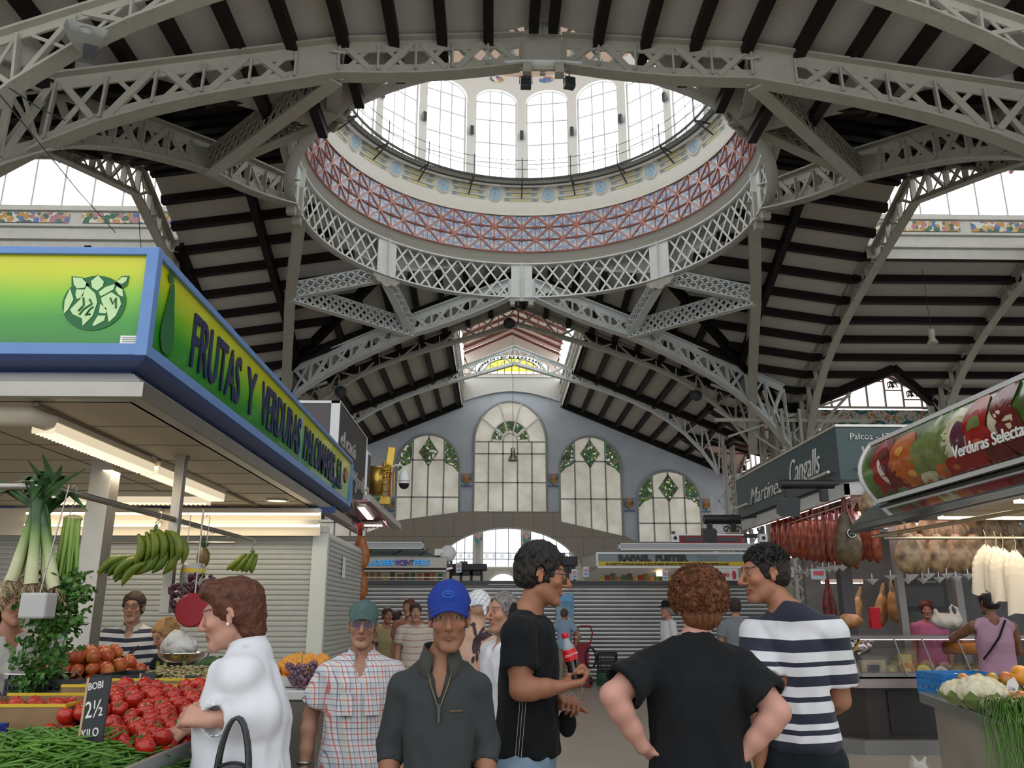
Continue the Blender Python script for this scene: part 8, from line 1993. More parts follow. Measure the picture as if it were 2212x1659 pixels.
for k in range(24):
 c = at(1300 + k * 12,1252, Y=BYs + .2); nm, cc_ = cols[k % 6]; mb = MB(); mb.bx(-.06,.06,-.05,.05,0,.1 + .04 * (k % 3)); o = mb.build('jar', mat('packet_' + nm, cc_, .4)); tag(o, '%s jar on the counter under the yellow-banded canopy' % nm, 'jar', '%s jars under the yellow-banded canopy' % nm); o.location = (c.x, BYs + .2,2.39)
t_ = thing('sign_board', 'white board with red letters DE QUESO hanging under the yellow-banded canopy', 'sign', at(1560,1240, Y=BYs - .7)); mb = MB(); a, b_ = at(1530,1254, Y=BYs - .7), at(1594,1228, Y=BYs - .7); mb.bx(a.x, b_.x, BYs - .7, BYs - .68, a.z, b_.z); mb.build('board', mat('white_board', (.62,.62,.60),.5), t_, True); fit('DE QUESO', 1533,1576,1245,.11, mat('red_letters', (.5,.03,.04),.5), t_, BYs - .71)
mb = MB(); c = at(1586,1242, Y=BYs - .71); mb.ell(c, (.05,.01,.11),12,8); mb.build('red_oval', MATS['red_letters'], t_, True)
tag(MB().box((0,0,0),(.14,.14,.10)).build('warm_bulb_lamp', mat('warm_bulb', (1,.8,.5),.4, emit=3, ecol=(1,.7,.35))), 'small warm glowing bulb under the yellow-banded canopy', 'lamp').location = at(1425,1240, Y=BYs - .2)
# poster on the shutter, hand truck, crates
t_ = thing('poster', 'blue photo poster fixed on the ribbed shutter beside the tall man', 'poster', at(1220,1320, Y=BYs - .08)); a, b_ = at(1201,1345, Y=BYs - .08), at(1239,1281, Y=BYs - .08); MB().bx(a.x, b_.x, BYs - .09, BYs - .07, a.z, b_.z).build('sheet', two_tone('blue_photo_print', (.10,.25,.42),(.35,.42,.45),5), t_, True); MB().bx(a.x + .04, b_.x - .04, BYs - .1, BYs - .09, b_.z - .2, b_.z - .05).build('title_strip', mat('sky_blue_print', (.15,.4,.7),.5), t_, True)
ht = thing('hand_truck', 'red two-wheeled hand truck with a tall curved handle standing by the shutter', 'hand truck', (at(1258,1470, Y=19.9).x, 19.9,0)); M_redt = mat('red_truck_paint', (.30,.012,.03),.35)
MB().bx(-.16,.16,-.03,.03,.08,.95).build('back_plate', M_redt, ht, bevel=.01); mb = MB()
mb.tube([(-.16,0,.9),(-.17,.0,1.2),(.0,.05,1.32),(.22,.05,1.32),(.26,.02,1.15),(.16,0,.8)],.02,8); mb.build('handle', M_redt, ht); mb = MB(); mb.bx(-.18,.18,-.25,0,.02,.05); mb.build('toe_plate', M_redt, ht)
for s in (-1,1): mb = MB(); mb.lathe([(0,-.03),(.09,-.03),(.1,0),(.09,.03),(0,.03)],16, c=(s * .2,.06,.1), M=Matrix.Rotation(R(90),3, 'Y')); mb.build('wheel', M_black, ht)
mb = MB(); mb.tube([(.2 + .12 * math.cos(a_),-.02,.62 + .22 * math.sin(a_)) for a_ in np.linspace(0,6.28,18)[:-1]],.025,6, closed=True); mb.build('rubber_hose', M_black, ht)
cg = at(1312,1460, Y=20.2); crate('green plastic crate on the floor before the shutter, under a black one', cg.x - .23, cg.x + .2,19.9,20.3,.0,.30, mat('dark_green_plastic', (.01,.10,.04),.4)); t_ = crate('black plastic crate stacked askew on the green crate', cg.x - .22, cg.x + .2,19.9,20.3,.31,.42, M_black)
# ------------------------------------------------------------------ second left stall: dark sign, pink canopy, gold ornament, camera
M_brown = mat('dark_taupe_sign', (.055,.048,.047),.5, noise=.05)
LXs = -2.05; ds = thing('stall_sign', 'dark taupe sign box with silver letters behind the green sign', 'shop sign', (LXs, 12.6,3.0))
p0, p1 = at(735,866, X=LXs), at(793,953, X=LXs); ya, yb_ = p0.y, p1.y; zt_ = p0.z; zb_ = at(793,1118, X=LXs).z
ya = 12.45; zt_ = at(735,866, Y=ya).z; LXs = at(735,866, Y=ya).x; yb_ = at(793,953, X=LXs).y
mb = MB(); mb.bx(LXs - .04, LXs, ya, yb_, 2.95, zt_); mb.build('side_panel', M_brown, ds, True); mb = MB(); mb.bx(LXs - 4, LXs - .1, ya, ya + .05,2.95, zt_ - .02); mb.build('front_panel', mat('purplish_taupe_sign', (.09,.075,.08),.5), ds, True)
mb = MB(); mb.bx(LXs - .13, LXs + .005, ya - .02, ya + .02,2.95, zt_); mb.bx(LXs - 4, LXs, ya - .02, ya + .01, zt_ - .04, zt_); mb.bx(LXs - .02, LXs + .01, ya, yb_, zt_ - .02, zt_); mb.bx(LXs - .02, LXs + .012, yb_ - .06, yb_, 2.95, zt_); mb.build('white_frame', mat('white_trim', (.7,.7,.7),.4), ds, True)
hz = zt_ - 2.95
for s_, k0, k1, z, h in (('el racó', .08,.55, zt_ - hz * .36,.28),('del', .5,.62, zt_ - hz * .55,.18),('jordi', .62,.92, zt_ - hz * .60,.30),('1977', .55,.8, zt_ - hz * .80,.16)):
 o = text(s_, h / .72, mat('silver_letters', (.65,.63,.58),.3, metal=.5), ds, Mxf((LXs + .01,0,0),(0,1,0),(0,0,1)), ext=.01); ys = [v.co.y for v in o.data.vertices]; A_, B_ = min(ys), max(ys)
 for v in o.data.vertices: v.co.y = ya + (yb_ - ya) * (k0 + (v.co.y - A_) * (k1 - k0) / (B_ - A_)); v.co.z += z
 o.location = -ploc(ds)
# shutter under it is the side wall; pink-lit canopy beyond
pk = thing('pink_canopy', 'ribbed pink-lit awning of the butcher stall at the left of the aisle', 'canopy', (-2.0,13.5,2.7)); M_pk = mat('pinkish_ribbed_metal', (.42,.22,.23),.35, metal=.3)
pa_, pb_ = at(770,1082, Y=12.6), at(858,1138, Y=16.2)
mb = MB()
mb.add([at(762,1080, Y=12.5), at(800,1078, Y=13.6), at(858,1135, Y=16.2), at(775,1142, Y=16.0)],[(0,1,2,3)]); mb.build('ribbed_ceiling', M_pk, pk, True)
for k in range(9): MB().bar(at(764 + 4 * k, 1082, Y=12.6 + .1 * k), at(776 + 9 * k, 1140, Y=15.9),.02,.03).build('rib', M_pk, pk, True)
mb = MB(); mb.bar(at(792,1076, Y=13.4), at(860,1138, Y=16.0),.12,.10); mb.build('white_edge', mat('off_white_panel', (.55,.55,.52),.5), pk, True)
fluo('pink-white tube under the butcher awning, upper one', at(780,1095, Y=13.0), at(800,1120, Y=14.2),.12, M_pinkt, louvre=False, h=.02); fluo('pink-white tube under the butcher awning, long outer one', at(795,1086, Y=13.6), at(845,1132, Y=15.8),.09, M_pinkt, louvre=False, h=.02); fluo('wide pink-white lamp across the back of the butcher awning', at(781,1134, Y=15.0), at(825,1134, Y=15.0),.22, M_pinkt, louvre=False, h=.02)
area('butcher_light', (-1.9,14.5,2.9),(.5,1.5),25,(0,0,0),(1,.6,.65))
mb = MB(); mb.tube([at(776,1130, Y=12.5), at(779,1160, Y=12.5), at(784,1180, Y=12.5)],[.03,.05,.04],8); tag(mb.build('red_sausage_string', mat('glossy_red', (.6,.01,.02),.3)), 'glossy red sausage string hanging at the shutter corner', 'sausage')
pr = ham('orange-brown ham hanging at the corner of the grey shutter, upper one', m=ham_mat('orange_ham', (.22,.06,.01),(.36,.11,.02),(.42,.16,.04)), w=.13, L=.66, tagged=True); pr.location = at(781,1175, Y=12.45) + Vector((0,0,.25)); o = dup(pr, label='orange-brown ham hanging at the shutter corner, lower one'); o.location = at(778,1235, Y=12.8) + Vector((0,0,.2))
c = at(794,1018, Y=13.2); t_ = thing('sign_plate', 'narrow white edge-on sign plate beside the gold ornament', 'sign', c); MB().box((0,0,0),(.03,.3,.62)).build('plate', mat('white_trim', (.7,.7,.7),.4), t_); MB().box((.02,0,.0),(.02,.2,.5)).build('face', M_brown, t_)
M_gold = mat('gold_leaf_metal', (.52,.34,.07),.28, metal=.85, noise=.1); g0 = at(828,1035, Y=14.2); gt = thing('gold_ornament', 'gilded openwork trade sign projecting from the left stall', 'trade sign', g0)
mb = MB(); mb.lathe([(.0,-.12),(.24,-.12),(.26,0),(.24,.12),(0,.12)],20, c=(-.10,0,-.02), M=Matrix.Rotation(R(90),3, 'Y')); mb.build('gold_drum', M_gold, gt); MB().box((.10,0,.28),(.13,.10,.55), ry=R(6)).build('gold_tower', M_gold, gt, bevel=.01); mb = MB()
for k in range(5): mb.tube([(.02 + .045 * k, -.1,-.3),(.0 + .05 * k, -.12,.05),(.03 + .04 * k, -.1,.3 - .05 * k)],.014,6)
for k in range(4): mb.tube([(.08 + .07 * math.cos(a_),-.13,-.18 + .12 * k + .05 * math.sin(a_)) for a_ in np.linspace(0,6.28,10)[:-1]],.012,5, closed=True)
mb.build('gold_scrolls', M_gold, gt); MB().box((.05,0,-.36),(.16,.1,.14)).build('gold_foot', M_gold, gt); mb = MB(); mb.tube([(.13,-.12,-.3),(.14,-.13,.1)],.02,6); mb.tube([(-.02,-.13,-.1),(.0,-.13,.25)],.014,6); mb.build('red_scrolls', mat('dull_red_enamel', (.30,.06,.05),.4), gt)
c = at(873,1040, Y=13.6); t_ = thing('security_camera', 'white dome security camera hanging from a curved arm before the gable window', 'camera', c); mb = MB(); mb.lathe([(0,.19),(.05,.19),(.06,.15),(.085,.10),(.095,.02),(.095,-.02),(.09,-.04)],22); mb.build('housing', mat('white_lamp_shell', (.75,.75,.74),.3), t_); mb = MB(); mb.lathe([(.088,-.04),(.075,-.09),(.04,-.12),(0,-.13)],20); mb.build('dark_dome', M_black, t_); mb = MB(); mb.tube([(0,0,.18),(-.01,0,.23),(-.06,0,.27),(-.15,0,.27),(-.20,0,.24)],.014,8); mb.build('curved_arm', MATS['white_lamp_shell'], t_)
mb = MB(); mb.lathe([(.095,.0),(.097,.004),(.095,.008)],22); mb.build('seam_ring', M_dgrey, t_)
# hanging spot in the nave and loudspeakers on trusses
c = at(1108,985, Y=45); t_ = thing('pendant_spot', 'small silver spotlight on a long wire before the tall gable window', 'pendant lamp', c); mb = MB(); mb.lathe([(.0,.45),(.12,.45),(.12,.1),(.3,-.25),(.26,-.28),(0,-.1)],16); mb.build('shade', M_chrome, t_); mb = MB(); mb.tube([(0,0,.4),(0,0,7.2)],.012,4); mb.build('wire', M_black, t_)
c = at(2014,735, Y=31); t_ = thing('pendant_spot', 'grey industrial pendant lamp under the right roof slope', 'pendant lamp', c); mb = MB(); mb.lathe([(0,.45),(.13,.45),(.13,.15),(.10,.1),(.22,-.12),(.18,-.14),(0,-.02)],18); mb.build('shade', M_steelw, t_); mb = MB(); mb.tube([(0,0,.4),(0,0,3.5)],.012,4); mb.build('wire', M_black, t_)
c = at(187,62, Y=12.5); t_ = thing('horn_loudspeaker', 'grey rectangular horn loudspeaker fixed on the upper left truss', 'loudspeaker', c); t_.scale = (2.0,) * 3; t_.rotation_euler = (R(-38),0, R(25))
mb = MB(); ro, ri = [(.17,.13),(.13,.09),(.05,.04)],[0,.1,.2]; rows = [[Vector((a * math.copysign(min(1, abs(math.cos(q)) * 1.35), math.cos(q)), y, b_ * math.copysign(min(1, abs(math.sin(q)) * 1.35), math.sin(q)))) for q in np.linspace(0,2 * PI, 25)] for (a, b_), y in zip(ro, ri)]
for a, b_ in zip(rows, rows[1:]): mb.strip(a, b_, False)
mb.build('horn', mat('grey_green_horn', (.34,.35,.31),.5), t_); mb = MB(); mb.lathe([(0,-.06),(.05,-.05),(.06,.02),(.0,.03)],16, c=(0,.02,0), M=Matrix.Rotation(R(90),3, 'X')); mb.build('driver', mat('pale_grey_driver', (.35,.35,.32),.5), t_); MB().box((.05,.15,-.13),(.1,.1,.12)).build('bracket', M_dgrey, t_)
for u, lb in ((1136, 'left'),(1230, 'right')):
 c = at(u, 180, Y=18.3); t_ = thing('stage_light', 'black floodlight hung under the front dome truss, %s of the apex' % lb, 'floodlight', c, R(0 if u < 1200 else 15)); mb = MB(); mb.box((0,0,0),(.27,.2,.27)); mb.build('housing', M_dgrey, t_, bevel=.01); mb = MB(); mb.tube([(-.16,0,-.02),(-.16,0,.2),(.16,0,.2),(.16,0,-.02)],.012,5); mb.build('yoke', M_black, t_); mb = MB(); mb.tube([(0,0,.2),(0,0,.28)],.02,5); mb.build('clamp', M_black, t_)
 mb = MB()
 for k in range(5): mb.bx(-.11,.11,-.115,-.10,-.1 + .045 * k, -.09 + .045 * k)
 mb.build('cooling_fins', M_black, t_)
for u, v, Y, lb in ((1100,697,39.3, 'at the apex of the first arched truss'),(735,845,39.3, 'on the left of the first arched truss'),(1505,853,39.3, 'on the right of the first arched truss')):
 c = at(u, v, Y=Y); t_ = thing('horn_loudspeaker', 'dark round loudspeaker %s' % lb, 'loudspeaker', c); mb = MB(); mb.lathe([(.3,-.1),(.2,0),(.08,.1),(0,.1)],18, M=Matrix.Rotation(R(90),3, 'X')); mb.build('horn', M_dgrey, t_); mb = MB(); mb.lathe([(0,-.1),(.1,-.08),(.1,.0)],12, M=Matrix.Rotation(R(90),3, 'X')); mb.build('driver', M_black, t_)
# long thin cables
for a, b_, lb in ((at(0,205, Y=9), at(250,503, Y=20), 'thin black cable running down from the upper left trusses'),(at(20,190, Y=12), at(140,260, Y=14), 'short black cable at the upper left truss joint'),(at(300,462, Y=24), at(305,540, Y=24), 'thin hanging wire before the left lantern frieze')):
 tag(MB().tube([a, a.lerp(b_, .5) + Vector((0,0,-.05)), b_],.010 if 'running' in lb else .012,5).build('cable', M_black), lb, 'cable')
# ------------------------------------------------------------------ the people
def cloth(name, c, **k): return mat(name, c, .9, sheen=.03, spec=.15, bump=.12, bscale=260, noise=.08, nscale=5, **k)
def pat_mat(name, fn, rough=.85):
 m, nt, b = nt_mat(name); g = NG(nt); x, y, z = g.xyz(); g.link(fn(g, x, y, z), b.inputs['Base Color']); b.inputs['Roughness'].default_value = rough; b.inputs['Sheen Weight'].default_value = .15
 bp = g.n('ShaderNodeBump'); bp.inputs['Strength'].default_value = .12; bp.inputs['Distance'].default_value = .01; g.link(g.noise(240), bp.inputs['Height']); g.link(bp.outputs[0], b.inputs['Normal']); return m
def stripes(name, edges, c1, c2):
 """edges: heights where the colour flips, top colour c1"""
 def fn(g, x, y, z):
  z = g.m('ADD', z, g.m('MULTIPLY', g.m('ABSOLUTE', x),-.06)); s = None
  for e in edges: k = g.m('LESS_THAN', z, e); s = k if s is None else g.m('ADD', s, k)
  return g.mix(g.m('MODULO', s, 2.0), c1, c2)
 return pat_mat(name, fn)
def plaid(g, x, y, z):
 u = g.m('ADD', x, g.m('MULTIPLY', y, .8)); c = (.62,.62,.62)
 def ln(a, per, ph, w): return g.m('LESS_THAN', g.m('ABSOLUTE', g.m('SUBTRACT', g.m('FRACT', g.m('DIVIDE', g.m('ADD', a, ph), per)),.5)), w / per / 2)
 for a, per, ph, w, cc, al in ((u, .05,.0,.016,(.46,.52,.56),.6),(z, .052,.016,.014,(.46,.52,.56),.6),(u, .05,.012,.0035,(.05,.04,.12),.7),(z, .052,.010,.0035,(.05,.04,.12),.7),(u, .05,.032,.0055,(.50,.05,.02),.75),(z, .052,.036,.005,(.46,.05,.03),.7),(u, .10,.02,.004,(.65,.5,.15),.6)):
  c = g.mix(g.m('MULTIPLY', ln(a, per, ph, w), al), c, cc)
 return c
def wl(P0, yaw, u, v, Y):
 p = at(u, v, Y=Y) - Vector(P0); return rotz((p.x, p.y, p.z),-yaw)
def pl(u, v, Y, hz=1.640):
 p = at(u, v, Y=Y); return p, p.z / hz * 1.75
K_hair = dict(f=hair_short, c=(.008,.007,.006), c2=(.020,.016,.013))
C_blk = cloth('black_cotton', (.010,.011,.012)); C_dk = cloth('dark_trousers', (.012,.018,.02)); C_wh = cloth('white_linen', (.66,.67,.70)); C_beige = cloth('beige_trousers', (.28,.25,.18))
C_fl = cloth('charcoal_fleece', (.040,.045,.046)); C_fl2 = cloth('grey_green_collar', (.055,.055,.048)); C_jean = mat('faded_denim', (.20,.29,.38),.8, noise=.3, nscale=8, bump=.2, bscale=200)
# 1 man in the royal blue cap
p, H = pl(970,1337,3.35)
t, J = person('weathered man in a royal blue cap and charcoal zip fleece walking towards us', (p.x - .03,3.36,0), R(2), H, skin=(.27,.125,.07), girth=.76, seed=1, head_sc=1.04, hd=dict(pitch=R(4), roll=R(-2)),
 pose=dict(sw=.138, shz=1.40, hoff=(.03,0,0), eL=(-.178,.05,1.12), wL=(-.195,-.08,.90), eR=(.172,.04,1.12), wR=(.188,-.10,.90), arm=.88),
 o=dict(hairc=(.02,.015,.012), hairline=hairline_short, stubble=.18, nose=1.15, facew=.96), top=dict(fn=shirt, kw=dict(m=C_fl, sleeve=1.28, neck='v', nd=.06, infl=.013, sinfl=.012, wr=.007, extra=.004)), legs=dict(m=C_dk), hair=dict(f=hair_short, c=(.02,.016,.014), kw=dict(fr=.060, vol=.006)))
collar(J, C_fl2, open_=.9, h=.05); cp = cap_hat(J, mat('royal_blue_cotton', (.006,.030,.23),.85, sheen=.0, bump=.1, bscale=200), peak=.060, tall=.008)
T = J['T']; mb = MB(); mb.tube([T(.022 * math.cos(a),-.098 + .006 * math.sin(a) * 0,.098 + .012 * math.sin(a)) for a in np.linspace(.3,5.9,14)],.0015,4); mb.tube([T(-.012,-.099,.098), T(0,-.101,.102), T(.012,-.099,.096)],.0015,4); mb.build('embroidered_emblem', mat('light_blue_thread', (.03,.2,.55),.6), cp)
B = J['B']; mb = MB(); [mb.tube([FYp(J, a * .045,1.435), FYp(J, a * .032,1.39), FYp(J, a * .012,1.335), FYp(J, a * .003,1.315), FYp(J, a * .002,1.26)],.0035,5) for a in (-1,1)]; z_ = mb.build('zip', mat('antique_brass', (.14,.11,.06),.4, metal=.7), t); mb = MB(); mb.box(FYp(J, 0,1.31, out=.012),(.012,.006,.03)); mb.box(FYp(J, 0,1.28, out=.012),(.009,.005,.03)); mb.build('zip_pull', M_dgrey, t); mb = MB(); mb.tube([FYp(J, x, 1.30, out=.006) for x in (.04,.065,.09)],.005,6); mb.build('pocket_edge', mat('brown_trim', (.09,.065,.035),.6), t)
# 2 old man in the green cap
p, H = pl(783,1352,4.5)
t, J = person('elderly man in a faded green cap, tinted glasses and red-white plaid shirt', (p.x, 4.52,0), R(6), H, skin=(.36,.19,.12), girth=1.02, seed=2, hd=dict(roll=R(3), pitch=R(2)),
 pose=dict(sw=.172, shz=1.41, eL=(-.245,.05,1.10), wL=(-.255,-.02,.86), eR=(.235,.04,1.10), wR=(.24,-.05,.88)), o=dict(hairc=(.3,.28,.25), nose=1.1), top=dict(fn=shirt, kw=dict(m=pat_mat('red_blue_white_plaid', plaid), sleeve=.72, neck='v', nd=.03, infl=.02, sinfl=.022, wr=.006, belly=.03, flare=.008)), legs=dict(m=C_beige))
collar(J, MATS['red_blue_white_plaid'], open_=1.0, h=.035); cap_hat(J, mat('faded_green_cotton', (.06,.11,.10),.85, noise=.2, nscale=20), peak=.05); glasses(J, mat('thin_gold_rim', (.4,.3,.15),.3, metal=.8), mat('tinted_lens', (.07,.035,.07),.12, alpha=.8), w=.029, h=.022)
B = J['B']; mb = MB()
for a in (-1,1): mb.strip([FYp(J, a * .07 + x, 1.30,.02,.012) for x in (-.04,0,.04)],[FYp(J, a * .07 + x, 1.19,.032,.02) for x in (-.04,0,.04)])
mb.build('breast_pockets', MATS['red_blue_white_plaid'], t)
w = J['pose']['wL']; mb = MB(); mb.tube([(w[0] + .03 * math.cos(a), w[1] + .026 * math.sin(a), w[2] + .03) for a in np.linspace(0,6.28,14)[:-1]],.008,6, closed=True); wt = mb.build('wristwatch', M_chrome, t); mb = MB(); mb.ell((w[0] - .03, w[1] - .005, w[2] + .03),(.007,.015,.015),12,6); mb.build('watch_face', M_dgrey, t)
# 3 woman in white
p, H = pl(505,1318,3.3); P3 = (p.x + .085,3.30,0); Y3 = R(-82)
def bob(T, **k):
 f = Field(); s = T.sc; E = lambda c, r, kk=.03, op='add': f.ell(T(*c), tuple(q * s for q in r), kk * s, op, rot=T.M)
 E((0,.024,.052),(.092,.108,.094)); E((0,.065,-.01),(.078,.062,.085)); E((0,.07,-.07),(.06,.045,.045)); E((0,-.055,.105),(.06,.05,.04))
 f.ell(T(0,-.100,-.02), tuple(q * s for q in (.095,.075,.098)),.008, 'sub', rot=T.M); E((0,-.035,-.11),(.12,.075,.08),.01, 'sub')
 for x in (-1,1): E((x * .10,.0,-.012),(.03,.024,.030),.008, 'sub')
 f.noise(.006,60); f.noise(.003,170); return f
t, J = person('stout woman with short auburn hair in a loose white shirt, choosing tomatoes', (p.x + .085,3.30,0), R(-82), H, skin=(.45,.24,.17), girth=1.12, female=True, seed=3, head_sc=1.02, hd=dict(pitch=R(12)),
 pose=dict(sw=.175, lean=(.0,-.03), hoff=(0,-.035,-.022), eL=wl(P3, Y3,560,1540,3.16), wL=wl(P3, Y3,456,1555,3.08), eR=wl(P3, Y3,520,1575,3.46), wR=wl(P3, Y3,408,1572,3.38),
    hL=dict(d=rotz((-1,.15,.15),-Y3), n=rotz((0,-.8,.6),-Y3), side=1, curl=1.2, fine=1, tcurl=1), hR=dict(d=rotz((-1,-.1,-.25),-Y3), n=(.3,-.1,1), side=-1, curl=.8, fine=1), kL=(0,0,0)), o=dict(hairc=(.07,.025,.015), nose=.9), top=dict(fn=shirt, kw=dict(m=C_wh, sleeve=1.82, neck='crew', infl=.035, sinfl=.018, wr=.008, extra=.04, belly=.02, hem=.74, wrf=11, flare=.01, kb=.055)), legs=dict(m=C_beige, top=.98), hair=dict(f=bob, c=(.045,.014,.008), c2=(.13,.045,.022), res=.0045))
collar(J, C_wh, open_=.35, h=.045, r=.075); T = J['T']; mb = MB(); mb.ell(T(-.082,-.002,-.028),.006,8,6); mb.ell(T(.082,-.002,-.028),.006,8,6); mb.build('pearl_earrings', mat('pearl', (.75,.72,.65),.2), t)
w = V3(*J['pose']['wL']); mb = MB(); mb.tube([w + V3(.0,.10,.0) + V3(.030 * math.cos(a),0,.032 * math.sin(a)) for a in np.linspace(0,6.28,14)[:-1]],.0018,5, closed=True); mb.build('gold_bracelet', M_gold, t)
c = at(505,1640, Y=3.02); bag = thing('handbag', 'small black leather handbag with gold bow clasps hanging from her forearm', 'handbag', c + Vector((0,0,-.06))); f = Field(); f.ell((0,0,-.02),(.085,.045,.075),0); f.ell((0,0,-.07),(.095,.05,.05),.03); P, Q = mesh_field(f, .006); np_mesh('bag_body', P, Q, mat('black_leather', (.012,.012,.012),.25, coat=.3), bag)
mb = MB()
for o_ in (-.02,.02): mb.tube([*[(.052 * math.cos(a) * (1 - .1 * math.sin(a)), o_ * (1 - .4 * math.sin(a)),.02 + .17 * math.sin(a)) for a in np.linspace(0, PI, 13)]],.007,6)
mb.build('handles', MATS['black_leather'], bag); mb = MB()
for x in (-.045,.045):
 for q in (-1,1): mb.tube([(x, -.05,.0),(x + q * .014,-.052,.008),(x + q * .014,-.052,-.008),(x, -.05,0)],.0025,5)
 mb.tube([(x, -.05,0),(x, -.055,-.03)],.003,5)
mb.build('gold_bow_clasps', mat('gold_clasp', (.7,.45,.1),.2, metal=1), bag)
# 4 tall man in black, profile right, holding a cola bottle
p, H = pl(1172,1244,3.9); P4 = (p.x - .075,3.92,0); Y4 = R(74)
t, J = person('tall dark-haired man in black T-shirt and jeans smiling right, holding a cola bottle', (p.x - .075,3.92,0), R(74), H, skin=(.33,.145,.08), girth=.92, seed=4, hd=dict(yaw=R(14), pitch=R(8)),
 pose=dict(sw=.185, hoff=(0,-.03,0), lean=(0,-.02), eL=wl(P4, Y4,1124,1490,3.70), wL=wl(P4, Y4,1208,1484,3.72), eR=(.25,.0,1.16), wR=wl(P4, Y4,1205,1518,3.98), hL=dict(n=rotz((0,0,-1),0), side=1, curl=1.15, fine=1, d=rotz((1,.05,.22),-Y4), thumb=rotz((.55,-.5,.75),-Y4), tcurl=1), hR=dict(n=(.2,0,1), side=-1, curl=1.0, fine=1)),
 o=dict(hairc=(.012,.010,.009), hairline=hairline_short, stubble=.25, smile=1, nose=1.35), top=dict(fn=shirt, kw=dict(m=C_blk, sleeve=.62, neck='crew', infl=.018, sinfl=.022, wr=.010, extra=.014, hem=.93)), legs=dict(m=C_jean), hair=dict(K_hair, kw=dict(top=.014, vol=.014, amp=.006, fr=.068), spikes=1500, slen=.016, sz=-.02))
glasses(J); B = J['B']; mb = MB()
for o_ in (-.012,0,.012): mb.tube([B(-.172 - .0,-.02 + o_, 1.16), B(-.176,-.015 + o_, 1.05), B(-.190,-.01 + o_, .93)],.0012,4)
mb.build('side_stripes', mat('silver_piping', (.4,.4,.4),.5), t); q = B(-.12,-.065,1.435); text('ЯR', .035, mat('white_print', (.7,.75,.8),.5), t, Mxf(B(-.218,.0,1.432),(.0,-1,0),(.8,0,1)), 'shoulder_print', ext=.001)
b0 = at(1238,1428, Y=3.73); bt = thing('cola_bottle', 'half-litre cola bottle with a red label and red cap in his hand', 'bottle', b0 + Vector((.018,-.0,-.085))); bt.rotation_euler = (0, R(-15),0); bt.scale = (.92,) * 3; mb = MB(); mb.lathe([(0,0),(.026,0),(.031,.012),(.032,.05),(.029,.075),(.0325,.11),(.0325,.118)],20); mb.build('cola_filled_base', mat('dark_cola', (.012,.005,.003),.08, coat=1), bt); mb = MB(); mb.lathe([(.0325,.118),(.028,.16),(.015,.19),(.0125,.205)],20); mb.build('clear_shoulder', mat('clear_plastic', (.5,.5,.5),.1, alpha=.45), bt); mb = MB(); mb.lathe([(.0328,.10),(.033,.104),(.033,.145),(.032,.150)],20); mb.build('red_label', mat('cola_red', (.55,.005,.01),.3), bt); mb = MB(); mb.lathe([(.014,.202),(.0155,.204),(.0155,.222),(.013,.226),(0,.226)],16); mb.build('red_cap', MATS['cola_red'], bt)
text('Coca-Cola', .0145, mat('white_print', (.7,.75,.8),.5), bt, Mxf((-.029,-.0337,.119),(1,0,.1),(0,0,1)), 'white_lettering', ext=.0008, shear=.3)
for c_ in bt.children: c_.location = (0,0,0)
c = at(1225,1562, Y=3.98); pch = thing('camera_pouch', 'small black camera pouch dangling from a white wrist cord', 'pouch', c); f = Field(); f.ell((0,0,0),(.042,.022,.060),0); f.box((-.05,-.05,.055),(.05,.05,.09), op='sub'); P, Q = mesh_field(f, .004); np_mesh('pouch', P, Q, C_blk, pch); mb = MB(); mb.tube([(0,0,.05),(-.005,0,.09),(.01,0,.12)],.003,5); mb.tube([(.02,0,.13),(.055,0,.10),(.075,0,.14),(.055,0,.19)],.0012,4); mb.build('cord', mat('white_cord', (.6,.6,.55),.6), pch)
# 5 curly red hair, back to us
def curls(T, **k):
 f = Field(); s = T.sc; f.ell(T(0,.015,.035),(.102 * s, .106 * s, .104 * s),0); f.ell(T(0,.05,-.05),(.082 * s, .062 * s, .065 * s),.03); rr = random.Random(9)
 for i in range(420):
  h = 1 - 1.55 * (i + .5) / 420; a = i * 2.39996; q = math.sqrt(max(0,1 - h * h)); n_ = V3(q * math.cos(a), q * math.sin(a), h)
  if n_[1] < -.55 and h < .45: continue
  f.ell(T(*(V3(0,.018,.03) + n_ * V3(.106,.108,.108) * rr.uniform(.92,1.06))), rr.uniform(.010,.016) * s, .004)
 f.ell(T(0,-.12,-.02),(.085 * s, .075 * s, .095 * s),.01, 'sub'); return f
p, H = pl(1522,1300,3.5); P5 = (at(1503,1500, Y=3.48).x, 3.48,0)
t, J = person('person with curly auburn hair seen from behind in a black T-shirt, hands on hips', P5, R(180), H, skin=(.50,.26,.20), girth=1.04, seed=5, res=1.0,
 pose=dict(sw=.178, shz=1.41, hoff=(-.035,0,0), eL=wl(P5, PI, 1682,1538,3.38), wL=wl(P5, PI, 1606,1630,3.43), eR=wl(P5, PI, 1322,1502,3.38), wR=wl(P5, PI, 1388,1612,3.43), hL=dict(d=(.8,-.35,-.25), n=(-.3,.5,.8), side=1, curl=.35, fine=1, thumb=(.9,.5,.25)), hR=dict(d=(-.6,-.6,-.5), n=(.5,.5,.6), side=-1, curl=.35, fine=1, thumb=(-.9,.5,-.1)), arm=1.12),
 o=dict(hairc=(.12,.035,.012)), top=dict(fn=shirt, kw=dict(m=C_blk, sleeve=.72, neck='crew', infl=.02, sinfl=.026, wr=.009, extra=.01, hem=.88, flare=.012)), legs=dict(m=C_dk), hair=dict(f=curls, c=(.050,.014,.006), c2=(.19,.065,.022), res=.0042))
mb = MB(); rr = random.Random(1)
